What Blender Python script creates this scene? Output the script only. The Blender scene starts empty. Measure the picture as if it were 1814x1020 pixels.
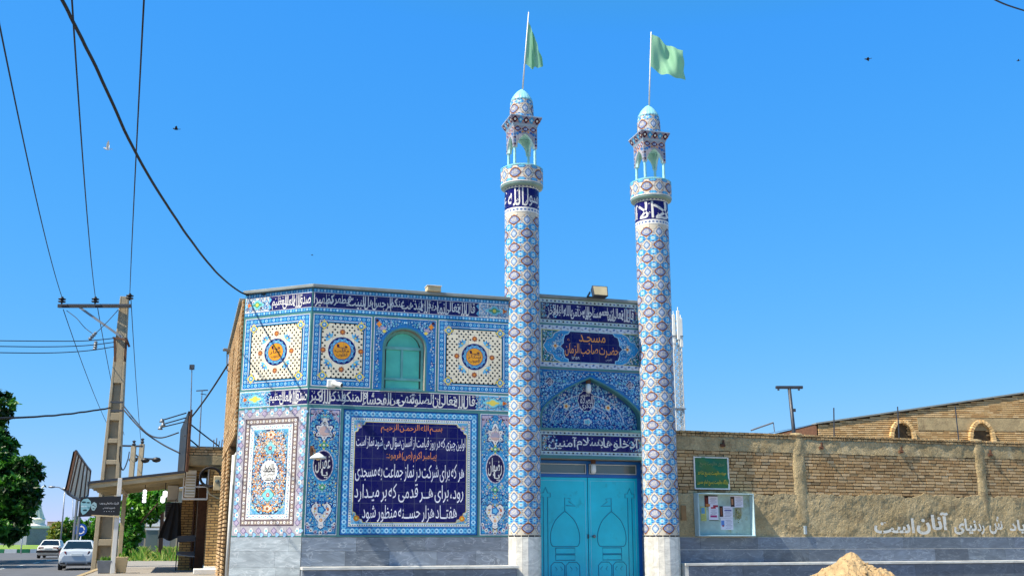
import bpy, bmesh, math, random, unicodedata
import numpy as np
from mathutils import Vector, Matrix, noise

PI = math.pi
S = bpy.context.scene
COL = S.collection
R = math.radians

# ------------------------------------------------------------------ camera, sky, sun
EYE = 1.6
FPX, PITCH = 1856.0, R(13.37)
cd = bpy.data.cameras.new('camera')
cd.sensor_width = 36.0
cd.lens = 36.0 * FPX / 1814.0
cd.clip_start = 0.1
cd.clip_end = 6000
cam = bpy.data.objects.new('camera', cd)
COL.objects.link(cam)
cam.location = (0, 0, EYE)
cam.rotation_euler = (PI / 2 + PITCH, 0, 0)
S.camera = cam

SUN_EL, SUN_TRAVEL = R(51.5), R(28.0)
w = bpy.data.worlds.new('World')
S.world = w
w.use_nodes = True
nt = w.node_tree
nt.nodes.clear()
sky = nt.nodes.new('ShaderNodeTexSky')
sky.sky_type = 'NISHITA'
sky.sun_disc = False
sky.sun_elevation = SUN_EL
sky.sun_rotation = math.atan2(-math.cos(SUN_TRAVEL), -math.sin(SUN_TRAVEL))
sky.air_density = 1.0
sky.dust_density = 0.0
sky.ozone_density = 10.0
# camera-like colour grade of the visible clear sky: deep saturated blue, gentle fall-off to the horizon
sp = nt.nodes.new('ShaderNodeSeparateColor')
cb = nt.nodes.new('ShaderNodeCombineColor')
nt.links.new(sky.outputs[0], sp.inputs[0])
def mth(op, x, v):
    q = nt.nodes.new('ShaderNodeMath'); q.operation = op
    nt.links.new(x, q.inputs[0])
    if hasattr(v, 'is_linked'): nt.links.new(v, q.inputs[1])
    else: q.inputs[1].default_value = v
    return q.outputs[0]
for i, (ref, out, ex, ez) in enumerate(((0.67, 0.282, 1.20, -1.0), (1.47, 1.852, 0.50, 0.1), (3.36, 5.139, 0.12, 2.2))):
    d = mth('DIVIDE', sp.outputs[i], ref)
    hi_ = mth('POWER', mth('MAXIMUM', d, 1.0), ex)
    lo_ = mth('POWER', mth('MINIMUM', d, 1.0), ez)  # unseen upper sky turned more neutral, added to make the ambient light less blue
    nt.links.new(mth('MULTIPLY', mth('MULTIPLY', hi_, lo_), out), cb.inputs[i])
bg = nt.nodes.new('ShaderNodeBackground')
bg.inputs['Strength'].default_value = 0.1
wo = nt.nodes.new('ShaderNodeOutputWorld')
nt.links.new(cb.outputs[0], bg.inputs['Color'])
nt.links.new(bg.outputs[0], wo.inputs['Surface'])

sl = bpy.data.lights.new('sun', 'SUN')
sl.energy = 5.0
sl.angle = R(0.5)
sl.color = (1.0, 0.90, 0.74)
so = bpy.data.objects.new('sun', sl)
COL.objects.link(so)
sdir = Vector((math.cos(SUN_TRAVEL) * math.cos(SUN_EL), math.sin(SUN_TRAVEL) * math.cos(SUN_EL), -math.sin(SUN_EL)))
so.rotation_euler = sdir.to_track_quat('-Z', 'Y').to_euler()
so.location = (-20, -20, 40)

S.view_settings.view_transform = 'Standard'
S.view_settings.look = 'None'
S.view_settings.gamma = 1.0
S.view_settings.exposure = 0.9
S.view_settings.use_curve_mapping = False
S.cycles.max_bounces = 6

# ------------------------------------------------------------------ helpers
def at(x, y, D):
    """a point of the place D metres ahead, seen at photo pixel x, y"""
    cx, cy = (x - 907) / FPX, (510 - y) / FPX
    d = Vector((cx, math.cos(PITCH) - cy * math.sin(PITCH), math.sin(PITCH) + cy * math.cos(PITCH)))
    return d * (D / d.y) + Vector((0, 0, EYE))

def lin(h):
    h = h.lstrip('#')
    o = []
    for i in (0, 2, 4):
        c = int(h[i:i + 2], 16) / 255
        o.append(c / 12.92 if c <= 0.04045 else ((c + 0.055) / 1.055) ** 2.4)
    return (o[0], o[1], o[2], 1.0)

def tag(o, label=None, cat=None, group=None, kind=None):
    if label: o['label'] = label
    if cat: o['category'] = cat
    if group: o['group'] = group
    if kind: o['kind'] = kind
    return o

def thing(name, label, cat, loc=(0, 0, 0), rz=0, group=None):
    o = bpy.data.objects.new(name, None)
    o.empty_display_size = 0.2
    COL.objects.link(o)
    o.location = loc
    o.rotation_euler = (0, 0, rz)
    return tag(o, label, cat, group)

def copy_tree(o, parent=None):
    c = o.copy()
    COL.objects.link(c)
    if parent is not None: c.parent = parent
    for ch in [q for q in o.children]:
        copy_tree(ch, c)
    return c

class MB:
    """collects shapes, links them as one mesh object"""
    def __init__(s):
        s.v, s.f, s.c, s.uv = [], [], [], []
    def add(s, vs, fs, c=(1, 1, 1, 1)):
        b = len(s.v)
        s.v.extend([tuple(p) for p in vs])
        for f in fs:
            s.f.append([b + i for i in f])
            s.c.append(c)
    def box(s, x0, x1, y0, y1, z0, z1, c=(1, 1, 1, 1)):
        s.add([(x0, y0, z0), (x1, y0, z0), (x1, y1, z0), (x0, y1, z0), (x0, y0, z1), (x1, y0, z1), (x1, y1, z1), (x0, y1, z1)],
              [(0, 3, 2, 1), (4, 5, 6, 7), (0, 1, 5, 4), (1, 2, 6, 5), (2, 3, 7, 6), (3, 0, 4, 7)], c)
    def bar(s, p, q, wx, wz, c=(1, 1, 1, 1), up=(0, 0, 1)):
        p, q = Vector(p), Vector(q)
        d = (q - p).normalized()
        u = Vector(up)
        if abs(d.dot(u)) > 0.98: u = Vector((0, 1, 0))
        a = d.cross(u).normalized() * wx / 2
        b = a.normalized().cross(d).normalized() * wz / 2
        vs = [p - a - b, p + a - b, p + a + b, p - a + b, q - a - b, q + a - b, q + a + b, q - a + b]
        s.add(vs, [(0, 3, 2, 1), (4, 5, 6, 7), (0, 1, 5, 4), (1, 2, 6, 5), (2, 3, 7, 6), (3, 0, 4, 7)], c)
    def tube(s, pts, r, n=8, c=(1, 1, 1, 1), cap=True):
        pts = [Vector(p) for p in pts]
        m = len(pts)
        rs = r if isinstance(r, (list, tuple)) else [r] * m
        vs, fs = [], []
        ref = None
        for i, p in enumerate(pts):
            d = (pts[min(i + 1, m - 1)] - pts[max(i - 1, 0)]).normalized()
            if ref is None:
                ref = Vector((0, 0, 1)) if abs(d.z) < 0.9 else Vector((1, 0, 0))
            a = (ref - d * ref.dot(d)).normalized()
            ref = a
            b = d.cross(a)
            for k in range(n):
                t = 2 * PI * k / n
                vs.append(p + (a * math.cos(t) + b * math.sin(t)) * rs[i])
        for i in range(m - 1):
            for k in range(n):
                fs.append((i * n + k, i * n + (k + 1) % n, (i + 1) * n + (k + 1) % n, (i + 1) * n + k))
        if cap:
            fs.append(tuple(range(n))[::-1])
            fs.append(tuple((m - 1) * n + k for k in range(n)))
        s.add(vs, fs, c)
    def lathe(s, prof, n=24, ctr=(0, 0, 0), c=(1, 1, 1, 1), wob=None):
        vs, fs = [], []
        for i, (r, z) in enumerate(prof):
            for k in range(n):
                t = 2 * PI * k / n
                rr = r * (wob(t, i) if wob else 1)
                vs.append((ctr[0] + rr * math.cos(t), ctr[1] + rr * math.sin(t), ctr[2] + z))
        for i in range(len(prof) - 1):
            for k in range(n):
                fs.append((i * n + k, i * n + (k + 1) % n, (i + 1) * n + (k + 1) % n, (i + 1) * n + k))
        fs.append(tuple(range(n))[::-1])
        fs.append(tuple((len(prof) - 1) * n + k for k in range(n)))
        s.add(vs, fs, c)
    def prism(s, poly, y0, y1, c=(1, 1, 1, 1)):
        """polygon in x, z pushed from y0 to y1"""
        n = len(poly)
        vs = [(x, y0, z) for x, z in poly] + [(x, y1, z) for x, z in poly]
        fs = [tuple(range(n)), tuple(range(2 * n - 1, n - 1, -1))]
        fs += [(i, n + i, n + (i + 1) % n, (i + 1) % n) for i in range(n)]
        s.add(vs, fs, c)
    def plan(s, poly, z0, z1, c=(1, 1, 1, 1)):
        """polygon in x, y raised from z0 to z1"""
        n = len(poly)
        vs = [(x, y, z0) for x, y in poly] + [(x, y, z1) for x, y in poly]
        fs = [tuple(range(n - 1, -1, -1)), tuple(range(n, 2 * n))]
        fs += [(i, (i + 1) % n, n + (i + 1) % n, n + i) for i in range(n)]
        s.add(vs, fs, c)
    def ball(s, ctr, r, n=10, c=(1, 1, 1, 1), sc=(1, 1, 1)):
        prof = []
        m = max(4, n // 2)
        vs, fs = [], []
        for i in range(m + 1):
            ph = PI * i / m - PI / 2
            for k in range(n):
                t = 2 * PI * k / n
                q = max(0.02, math.cos(ph))
                vs.append((ctr[0] + sc[0] * r * q * math.cos(t), ctr[1] + sc[1] * r * q * math.sin(t), ctr[2] + sc[2] * r * math.sin(ph)))
        for i in range(m):
            for k in range(n):
                fs.append((i * n + k, i * n + (k + 1) % n, (i + 1) * n + (k + 1) % n, (i + 1) * n + k))
        fs.append(tuple(range(n))[::-1])
        fs.append(tuple(m * n + k for k in range(n)))
        s.add(vs, fs, c)
    def build(s, name, m, parent=None, loc=(0, 0, 0), rot=(0, 0, 0), smooth=False, bevel=0, fix=True):
        me = bpy.data.meshes.new(name)
        me.from_pydata(s.v, [], s.f)
        a = me.attributes.new('Col', 'FLOAT_COLOR', 'FACE')
        a.data.foreach_set('color', np.array(s.c, dtype=np.float32).ravel())
        if fix:
            bm = bmesh.new()
            bm.from_mesh(me)
            bmesh.ops.recalc_face_normals(bm, faces=bm.faces)
            bm.to_mesh(me)
            bm.free()
        me.materials.append(m)
        o = bpy.data.objects.new(name, me)
        COL.objects.link(o)
        o.location = loc
        o.rotation_euler = rot
        if parent is not None: o.parent = parent
        if smooth:
            me.polygons.foreach_set('use_smooth', [True] * len(me.polygons))
        if bevel:
            b = o.modifiers.new('bevel', 'BEVEL')
            b.width = bevel
            b.segments = 2
            b.limit_method = 'ANGLE'
        return o

# ------------------------------------------------------------------ materials
def nmat(name):
    m = bpy.data.materials.new(name)
    m.use_nodes = True
    n = m.node_tree
    n.nodes.clear()
    o = n.nodes.new('ShaderNodeOutputMaterial')
    b = n.nodes.new('ShaderNodeBsdfPrincipled')
    n.links.new(b.outputs[0], o.inputs[0])
    return m, n, b

def N(n, t, **k):
    x = n.nodes.new(t)
    for a, v in k.items():
        if a in x.bl_rna.properties: setattr(x, a, v)
        else: x.inputs[a].default_value = v
    return x

def mix(n, a, b, f, mode='MIX'):
    x = n.nodes.new('ShaderNodeMix')
    x.data_type = 'RGBA'
    x.blend_type = mode
    for sock, v in ((0, f), (6, a), (7, b)):
        if hasattr(v, 'default_value') or hasattr(v, 'is_linked'): n.links.new(v, x.inputs[sock])
        else: x.inputs[sock].default_value = v
    return x.outputs[2]

def ramp(n, src, p0, p1, c0=(0, 0, 0, 1), c1=(1, 1, 1, 1)):
    r = n.nodes.new('ShaderNodeValToRGB')
    r.color_ramp.elements[0].position = p0
    r.color_ramp.elements[1].position = p1
    r.color_ramp.elements[0].color = c0
    r.color_ramp.elements[1].color = c1
    n.links.new(src, r.inputs[0])
    return r.outputs[0]

def plain(name, h, rough=0.6, var=0.25, scale=6.0, bump=0.15, metal=0.0, attr=False, spec=0.5, bscale=40.0, dist=0.01, emit=0, stain=None):
    """colour with mottling at two scales and a fine bump"""
    m, n, b = nmat(name)
    c = lin(h) if isinstance(h, str) else h
    tc = N(n, 'ShaderNodeTexCoord')
    n1 = N(n, 'ShaderNodeTexNoise', Scale=scale, Detail=5.0, Roughness=0.6)
    n.links.new(tc.outputs['Object'], n1.inputs['Vector'])
    base = None
    if attr:
        at_ = N(n, 'ShaderNodeAttribute', attribute_name='Col')
        base = at_.outputs['Color']
    dark = tuple(x * (1 - var) for x in c[:3]) + (1,)
    lite = tuple(min(1, x * (1 + var)) for x in c[:3]) + (1,)
    f = ramp(n, n1.outputs['Fac'], 0.3, 0.7)
    colr = mix(n, dark, lite, f)
    if stain:
        n3 = N(n, 'ShaderNodeTexNoise', Scale=stain[1], Detail=6.0, Roughness=0.7)
        n.links.new(tc.outputs['Object'], n3.inputs['Vector'])
        colr = mix(n, colr, lin(stain[0]), ramp(n, n3.outputs['Fac'], stain[2], stain[2] + 0.15))
    if base is not None:
        colr = mix(n, colr, base, 1.0, 'MULTIPLY')
    n.links.new(colr, b.inputs['Base Color'])
    b.inputs['Roughness'].default_value = rough
    b.inputs['Metallic'].default_value = metal
    b.inputs['Specular IOR Level'].default_value = spec
    if bump:
        n2 = N(n, 'ShaderNodeTexNoise', Scale=bscale, Detail=6.0, Roughness=0.65)
        n.links.new(tc.outputs['Object'], n2.inputs['Vector'])
        bp = N(n, 'ShaderNodeBump', Strength=bump, Distance=dist)
        n.links.new(n2.outputs['Fac'], bp.inputs['Height'])
        n.links.new(bp.outputs[0], b.inputs['Normal'])
    if emit:
        b.inputs['Emission Color'].default_value = c
        b.inputs['Emission Strength'].default_value = emit
    return m

def glazed(name, grid=0.2, rough=0.2):
    """glazed tile: face colours, thin pale joints every tile, slightly wavy glaze, a little dust"""
    m, n, b = nmat(name)
    a = N(n, 'ShaderNodeAttribute', attribute_name='Col')
    uv = N(n, 'ShaderNodeUVMap', uv_map='UVMap')
    br = N(n, 'ShaderNodeTexBrick', offset=0.0, squash=1.0)
    br.inputs['Scale'].default_value = 1.0
    br.inputs['Brick Width'].default_value = grid
    br.inputs['Row Height'].default_value = grid
    br.inputs['Mortar Size'].default_value = 0.0022
    br.inputs['Mortar Smooth'].default_value = 0.0
    br.inputs['Color1'].default_value = (0.86, 0.86, 0.86, 1)
    br.inputs['Color2'].default_value = (1.08, 1.08, 1.08, 1)
    n.links.new(uv.outputs[0], br.inputs['Vector'])
    tc = N(n, 'ShaderNodeTexCoord')
    ns = N(n, 'ShaderNodeTexNoise', Scale=1.7, Detail=6.0, Roughness=0.7)
    n.links.new(tc.outputs['Object'], ns.inputs['Vector'])
    col = mix(n, a.outputs['Color'], br.outputs['Color'], 0.8, 'MULTIPLY')
    col = mix(n, col, lin('#b5b2a6'), ramp(n, ns.outputs['Fac'], 0.45, 0.95, (0, 0, 0, 1), (0.10, 0.10, 0.10, 1)))
    j = N(n, 'ShaderNodeMath', operation='MULTIPLY')
    n.links.new(br.outputs['Fac'], j.inputs[0])
    j.inputs[1].default_value = 0.34
    col = mix(n, col, lin('#8d93a5'), j.outputs[0])
    n.links.new(col, b.inputs['Base Color'])
    b.inputs['Specular IOR Level'].default_value = 0.18
    rr = ramp(n, ns.outputs['Fac'], 0.3, 0.8, (rough, rough, rough, 1), (rough + .2, rough + .2, rough + .2, 1))
    n.links.new(rr, b.inputs['Roughness'])
    nb = N(n, 'ShaderNodeTexNoise', Scale=14.0, Detail=2.0)
    n.links.new(tc.outputs['Object'], nb.inputs['Vector'])
    bp = N(n, 'ShaderNodeBump', Strength=0.08, Distance=0.01)
    n.links.new(nb.outputs['Fac'], bp.inputs['Height'])
    n.links.new(bp.outputs[0], b.inputs['Normal'])
    return m

def marble(name, h, vein='#b9bcc0', rough=0.25):
    m, n, b = nmat(name)
    tc = N(n, 'ShaderNodeTexCoord')
    a = N(n, 'ShaderNodeAttribute', attribute_name='Col')
    wv = N(n, 'ShaderNodeTexNoise', Scale=1.6, Detail=8.0, Roughness=0.65, Distortion=2.2)
    mp = N(n, 'ShaderNodeMapping')
    mp.inputs['Rotation'].default_value = (0.3, 0.7, 0.2)
    mp.inputs['Scale'].default_value = (1, 2, 3.2)
    n.links.new(tc.outputs['Object'], mp.inputs[0])
    n.links.new(mp.outputs[0], wv.inputs['Vector'])
    c = lin(h)
    base = mix(n, tuple(x * 0.72 for x in c[:3]) + (1,), tuple(min(1, x * 1.3) for x in c[:3]) + (1,), ramp(n, wv.outputs['Fac'], 0.3, 0.7))
    v2 = N(n, 'ShaderNodeTexNoise', Scale=2.2, Detail=4.0, Distortion=1.2)
    n.links.new(mp.outputs[0], v2.inputs['Vector'])
    s1 = N(n, 'ShaderNodeMath', operation='SUBTRACT')
    n.links.new(v2.outputs['Fac'], s1.inputs[0]); s1.inputs[1].default_value = 0.5
    s2 = N(n, 'ShaderNodeMath', operation='ABSOLUTE')
    n.links.new(s1.outputs[0], s2.inputs[0])
    vn = ramp(n, s2.outputs[0], 0.0, 0.022, (0.42, 0.42, 0.42, 1), (0, 0, 0, 1))
    base = mix(n, base, lin(vein), vn)
    base = mix(n, base, a.outputs['Color'], 1.0, 'MULTIPLY')
    n.links.new(base, b.inputs['Base Color'])
    b.inputs['Roughness'].default_value = rough
    return m

def brickwork(name, c1, c2, mortar, ax='X', roww=0.067, bw=0.21):
    """laid brick on a flat wall, along local x or y"""
    m, n, b = nmat(name)
    tc = N(n, 'ShaderNodeTexCoord')
    sp = N(n, 'ShaderNodeSeparateXYZ')
    n.links.new(tc.outputs['Object'], sp.inputs[0])
    cb = N(n, 'ShaderNodeCombineXYZ')
    n.links.new(sp.outputs[ax], cb.inputs[0])
    n.links.new(sp.outputs['Z'], cb.inputs[1])
    br = N(n, 'ShaderNodeTexBrick')
    br.inputs['Scale'].default_value = 1.0
    br.inputs['Brick Width'].default_value = bw
    br.inputs['Row Height'].default_value = roww
    br.inputs['Mortar Size'].default_value = 0.011
    br.inputs['Mortar Smooth'].default_value = 0.3
    br.inputs['Color1'].default_value = lin(c1)
    br.inputs['Color2'].default_value = lin(c2)
    br.inputs['Mortar'].default_value = lin(mortar)
    n.links.new(cb.outputs[0], br.inputs['Vector'])
    ns = N(n, 'ShaderNodeTexNoise', Scale=3.0, Detail=6.0, Roughness=0.7)
    n.links.new(tc.outputs['Object'], ns.inputs['Vector'])
    col = mix(n, br.outputs['Color'], ramp(n, ns.outputs['Fac'], 0.3, 0.75, (0.6, 0.58, 0.55, 1), (1.1, 1.1, 1.1, 1)), 1.0, 'MULTIPLY')
    n.links.new(col, b.inputs['Base Color'])
    b.inputs['Roughness'].default_value = 0.9
    inv = N(n, 'ShaderNodeMath', operation='SUBTRACT')
    inv.inputs[0].default_value = 1.0
    n.links.new(br.outputs['Fac'], inv.inputs[1])
    bp = N(n, 'ShaderNodeBump', Strength=0.9, Distance=0.015)
    n.links.new(inv.outputs[0], bp.inputs['Height'])
    n.links.new(bp.outputs[0], b.inputs['Normal'])
    return m

def leafmat(name):
    m, n, b = nmat(name)
    a = N(n, 'ShaderNodeAttribute', attribute_name='Col')
    n.links.new(a.outputs['Color'], b.inputs['Base Color'])
    b.inputs['Roughness'].default_value = 0.45
    b.inputs['Specular IOR Level'].default_value = 0.35
    t = N(n, 'ShaderNodeBsdfTranslucent')
    n.links.new(mix(n, a.outputs['Color'], (1.3, 1.4, 0.6, 1), 1.0, 'MULTIPLY'), t.inputs['Color'])
    ms = N(n, 'ShaderNodeMixShader')
    ms.inputs[0].default_value = 0.35
    n.links.new(b.outputs[0], ms.inputs[1])
    n.links.new(t.outputs[0], ms.inputs[2])
    o = [x for x in n.nodes if x.type == 'OUTPUT_MATERIAL'][0]
    n.links.new(ms.outputs[0], o.inputs[0])
    return m

def cloth(name, h):
    m, n, b = nmat(name)
    c = lin(h)
    b.inputs['Base Color'].default_value = c
    b.inputs['Roughness'].default_value = 0.75
    t = N(n, 'ShaderNodeBsdfTranslucent')
    t.inputs['Color'].default_value = c
    ms = N(n, 'ShaderNodeMixShader')
    ms.inputs[0].default_value = 0.5
    n.links.new(b.outputs[0], ms.inputs[1]); n.links.new(t.outputs[0], ms.inputs[2])
    o = [x for x in n.nodes if x.type == 'OUTPUT_MATERIAL'][0]
    n.links.new(ms.outputs[0], o.inputs[0])
    return m

def glass(name, h, rough=0.05):
    m, n, b = nmat(name)
    b.inputs['Base Color'].default_value = lin(h)
    b.inputs['Roughness'].default_value = rough
    b.inputs['Specular IOR Level'].default_value = 0.9
    return m

def plaster(name):
    m, n, b = nmat(name)
    tc = N(n, 'ShaderNodeTexCoord')
    def nz(sc, det, ro, off):
        mp = N(n, 'ShaderNodeMapping'); mp.inputs['Location'].default_value = (off, off * .3, off * .7)
        n.links.new(tc.outputs['Object'], mp.inputs[0])
        q = N(n, 'ShaderNodeTexNoise', Scale=sc, Detail=det, Roughness=ro)
        n.links.new(mp.outputs[0], q.inputs['Vector'])
        return q.outputs['Fac']
    c = mix(n, lin('#97845f'), lin('#c3b089'), ramp(n, nz(1.1, 7.0, .7, 0), .36, .64))
    c = mix(n, c, lin('#6e5f48'), ramp(n, nz(2.6, 6.0, .7, 5), .55, .68, (0, 0, 0, 1), (.75, .75, .75, 1)))
    c = mix(n, c, lin('#d3c5a4'), ramp(n, nz(3.4, 8.0, .75, 11), .58, .70, (0, 0, 0, 1), (.7, .7, .7, 1)))
    c = mix(n, c, ramp(n, nz(26, 4.0, .7, 3), .3, .7, (.72, .72, .7, 1), (1.14, 1.14, 1.12, 1)), 1.0, 'MULTIPLY')
    n.links.new(c, b.inputs['Base Color'])
    b.inputs['Roughness'].default_value = .95
    bp = N(n, 'ShaderNodeBump', Strength=1.0, Distance=.035)
    n.links.new(nz(20, 8.0, .7, 2), bp.inputs['Height'])
    n.links.new(bp.outputs[0], b.inputs['Normal'])
    return m

M = {}
M['tile'] = glazed('glazed_tile')
M['tile_s'] = glazed('glazed_tile_small', 0.15, 0.28)
M['teal'] = plain('teal_trim_stone', '#417a7a', 0.4, 0.12, 4, 0.05)
M['marble_g'] = marble('grey_marble', '#747d88', '#c3c9cf')
M['marble_d'] = marble('dark_marble', '#65717f', '#a0acb6', 0.2)
M['marble_w'] = marble('white_marble', '#cfcdc4', '#a8a69e', 0.35)
M['stone_l'] = marble('pale_marble', '#8c969b', '#c6cccf', 0.3)
M['white'] = plain('white_paint', '#d6d6d0', 0.5, 0.08, 5, 0.05)
M['coping'] = plain('grey_coping', '#7f8785', 0.6, 0.2, 3, 0.1)
M['shell'] = plain('wall_render', '#8d8a80', 0.85, 0.2, 2, 0.2)
M['brick_side'] = brickwork('yellow_brick_side', '#d2a86c', '#bd9155', '#4e3c24', 'Y', .078, .24)
M['brick_front'] = brickwork('yellow_brick_front', '#dcb474', '#c2965a', '#6e5a3c', 'X')
M['brick'] = plain('loose_brick', '#ffffff', 0.92, 0.12, 12, 0.5, attr=True, dist=0.006, bscale=60)
M['mortar'] = plain('mud_mortar', '#54442e', 0.95, 0.25, 8, 0.5)
M['plaster'] = plaster('mud_plaster')
M['plaster_old'] = plain('mud_plaster', '#a8946c', 0.95, 0.22, 3.5, 1.0, stain=('#766144', 1.1, 0.5), dist=0.03, bscale=24)
M['conc'] = plain('weathered_concrete', '#a2906c', 0.92, 0.25, 3, 0.7, stain=('#7d6c50', 1.3, 0.5), dist=.02, bscale=25)
M['cyan'] = plain('cyan_gloss_paint', '#f4f4f4', 0.36, 0.10, 2.2, 0.12, attr=True, bscale=3.0, dist=.03, stain=('#b5c2c4', 2.6, .6))
M['cyan'].node_tree.nodes
M['blue'] = plain('blue_gloss_paint', '#1565b0', 0.4, 0.08, 3, 0.05)
M['greenpaint'] = plain('green_window_paint', '#74b8ae', 0.5, 0.2, 4, 0.1)
M['paneteal'] = plain('painted_pane', '#62cfb4', 0.2, 0.16, 2.5, 0.02, attr=True)
M['darkglass'] = glass('dark_glass', '#5d6a66', 0.1)
M['black'] = plain('black_metal', '#1a1a1c', 0.5, 0.2, 8, 0.1)
M['steel'] = plain('grey_steel', '#7c8288', 0.45, 0.15, 8, 0.1, metal=0.4)
M['darksteel'] = plain('dark_steel', '#3a3f47', 0.5, 0.2, 8, 0.1, metal=0.3)
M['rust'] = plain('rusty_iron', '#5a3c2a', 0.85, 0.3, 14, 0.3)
M['lamp'] = plain('lamp_white', '#e2e2da', 0.35, 0.05, 5, 0)
M['lampbeige'] = plain('lamp_beige', '#c9b48a', 0.5, 0.1, 5, 0.05)
M['bulb'] = plain('lit_led', '#f4f8ff', 0.4, 0, 5, 0, emit=0.9)
M['sand'] = plain('building_sand', '#ad926a', 0.97, 0.28, 7, 0.8, dist=0.03, bscale=35)
M['asphalt'] = plain('asphalt', '#55565a', 0.9, 0.2, 1.2, 0.4, bscale=60)
M['ground'] = plain('dry_ground', '#8a7d66', 0.95, 0.25, 0.4, 0.4)
M['paving'] = plain('pavement_slabs', '#89837a', 0.9, 0.18, 1.5, 0.3)
M['polec'] = plain('pole_concrete', '#a2957c', 0.9, 0.12, 5, 0.4, bscale=30)
M['flag'] = cloth('green_flag_cloth', '#93c9a4')
M['leaf'] = leafmat('leaf')
M['bark'] = plain('bark', '#4d3b2b', 0.95, 0.3, 9, 0.6)
M['col'] = plain('painted_colours', '#ffffff', 0.5, 0.06, 6, 0.05, attr=True)
M['matte'] = plain('matte_colours', '#ffffff', 0.9, 0.12, 4, 0.2, attr=True)
M['carw'] = plain('white_car_paint', '#aab1b7', 0.25, 0.03, 2, 0)
M['carglass'] = glass('car_glass', '#12161c', 0.06)
M['tyre'] = plain('tyre_rubber', '#17171a', 0.85, 0.2, 10, 0.2)
M['taill'] = plain('tail_light_red', '#5e1418', 0.2, 0.1, 10, 0)
M['sheet'] = plain('sheet_metal', '#b3a684', 0.6, 0.2, 2.5, 0.1)
M['grass'] = leafmat('grass_blades')
M['rubber'] = plain('cable_black', '#16171b', 0.7, 0.1, 5, 0)
M['statue'] = plain('white_statue_stone', '#d8d6cc', 0.7, 0.08, 2, 0.1)
M['aquapale'] = plain('pale_glaze', '#9fd0d2', 0.4, 0.15, 8, 0.05)
M['aqua'] = plain('aqua_glaze', '#8cc6d2', 0.35, 0.12, 6, 0.05)
M['plaqb'] = marble('statue_base_stone', '#6b7683', '#9aa6b0', 0.2)

# ------------------------------------------------------------------ lettering
FORMS = {}
LIGA = {}
for cp in list(range(0xFB50, 0xFC00)) + list(range(0xFE80, 0xFEFD)):
    d = unicodedata.decomposition(chr(cp)).split()
    if not d or d[0] not in ('<isolated>', '<final>', '<initial>', '<medial>'): continue
    k = {'<isolated>': 0, '<final>': 1, '<initial>': 2, '<medial>': 3}[d[0]]
    key = ''.join(chr(int(x, 16)) for x in d[1:])
    (FORMS if len(key) == 1 else LIGA).setdefault(key, {})[k] = chr(cp)

def shape_text(t):
    """join the letters of each word and turn the line round, for a left-to-right typesetter"""
    u = []
    i = 0
    while i < len(t):
        if t[i:i + 2] in LIGA and t[i] == '\u0644':
            u.append(t[i:i + 2]); i += 2
        else:
            u.append(t[i]); i += 1
    TAT = {0: '\u0640', 1: '\u0640', 2: '\u0640', 3: '\u0640'}
    def tab(x): return TAT if x == '\u0640' else LIGA.get(x) or FORMS.get(x)
    o = []
    for i, x in enumerate(u):
        f = tab(x)
        if not f:
            o.append(x); continue
        pv = tab(u[i - 1]) if i else None
        nx = tab(u[i + 1]) if i + 1 < len(u) else None
        jp = bool(pv and 2 in pv and 1 in f)
        jn = bool(nx and 1 in nx and 2 in f)
        k = 3 if jp and jn and 3 in f else 2 if jn else 1 if jp else 0
        o.append(f.get(k, f.get(0)))
    o = [{'(': ')', ')': '('}.get(x, x) for x in reversed(o)]
    i = 0
    while i < len(o):            # numbers still run left to right
        j = i
        while j < len(o) and o[j].isdigit(): j += 1
        o[i:j] = o[i:j][::-1]
        i = max(j, i + 1)
    return ''.join(o)

GL = {}
def glyphs(t, bold=0.0, res=3):
    k = (t, bold, res)
    if k in GL: return GL[k]
    c = bpy.data.curves.new('lettering', 'FONT')
    c.body = shape_text(t)
    c.resolution_u = res
    c.offset = bold
    o = bpy.data.objects.new('lettering', c)
    me = o.to_mesh()
    co = np.array([v.co[:2] for v in me.vertices]) if len(me.vertices) else np.zeros((0, 2))
    ps = [co[list(p.vertices)] for p in me.polygons]
    o.to_mesh_clear()
    bpy.data.objects.remove(o)
    bpy.data.curves.remove(c)
    GL[k] = ps
    return ps

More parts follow.
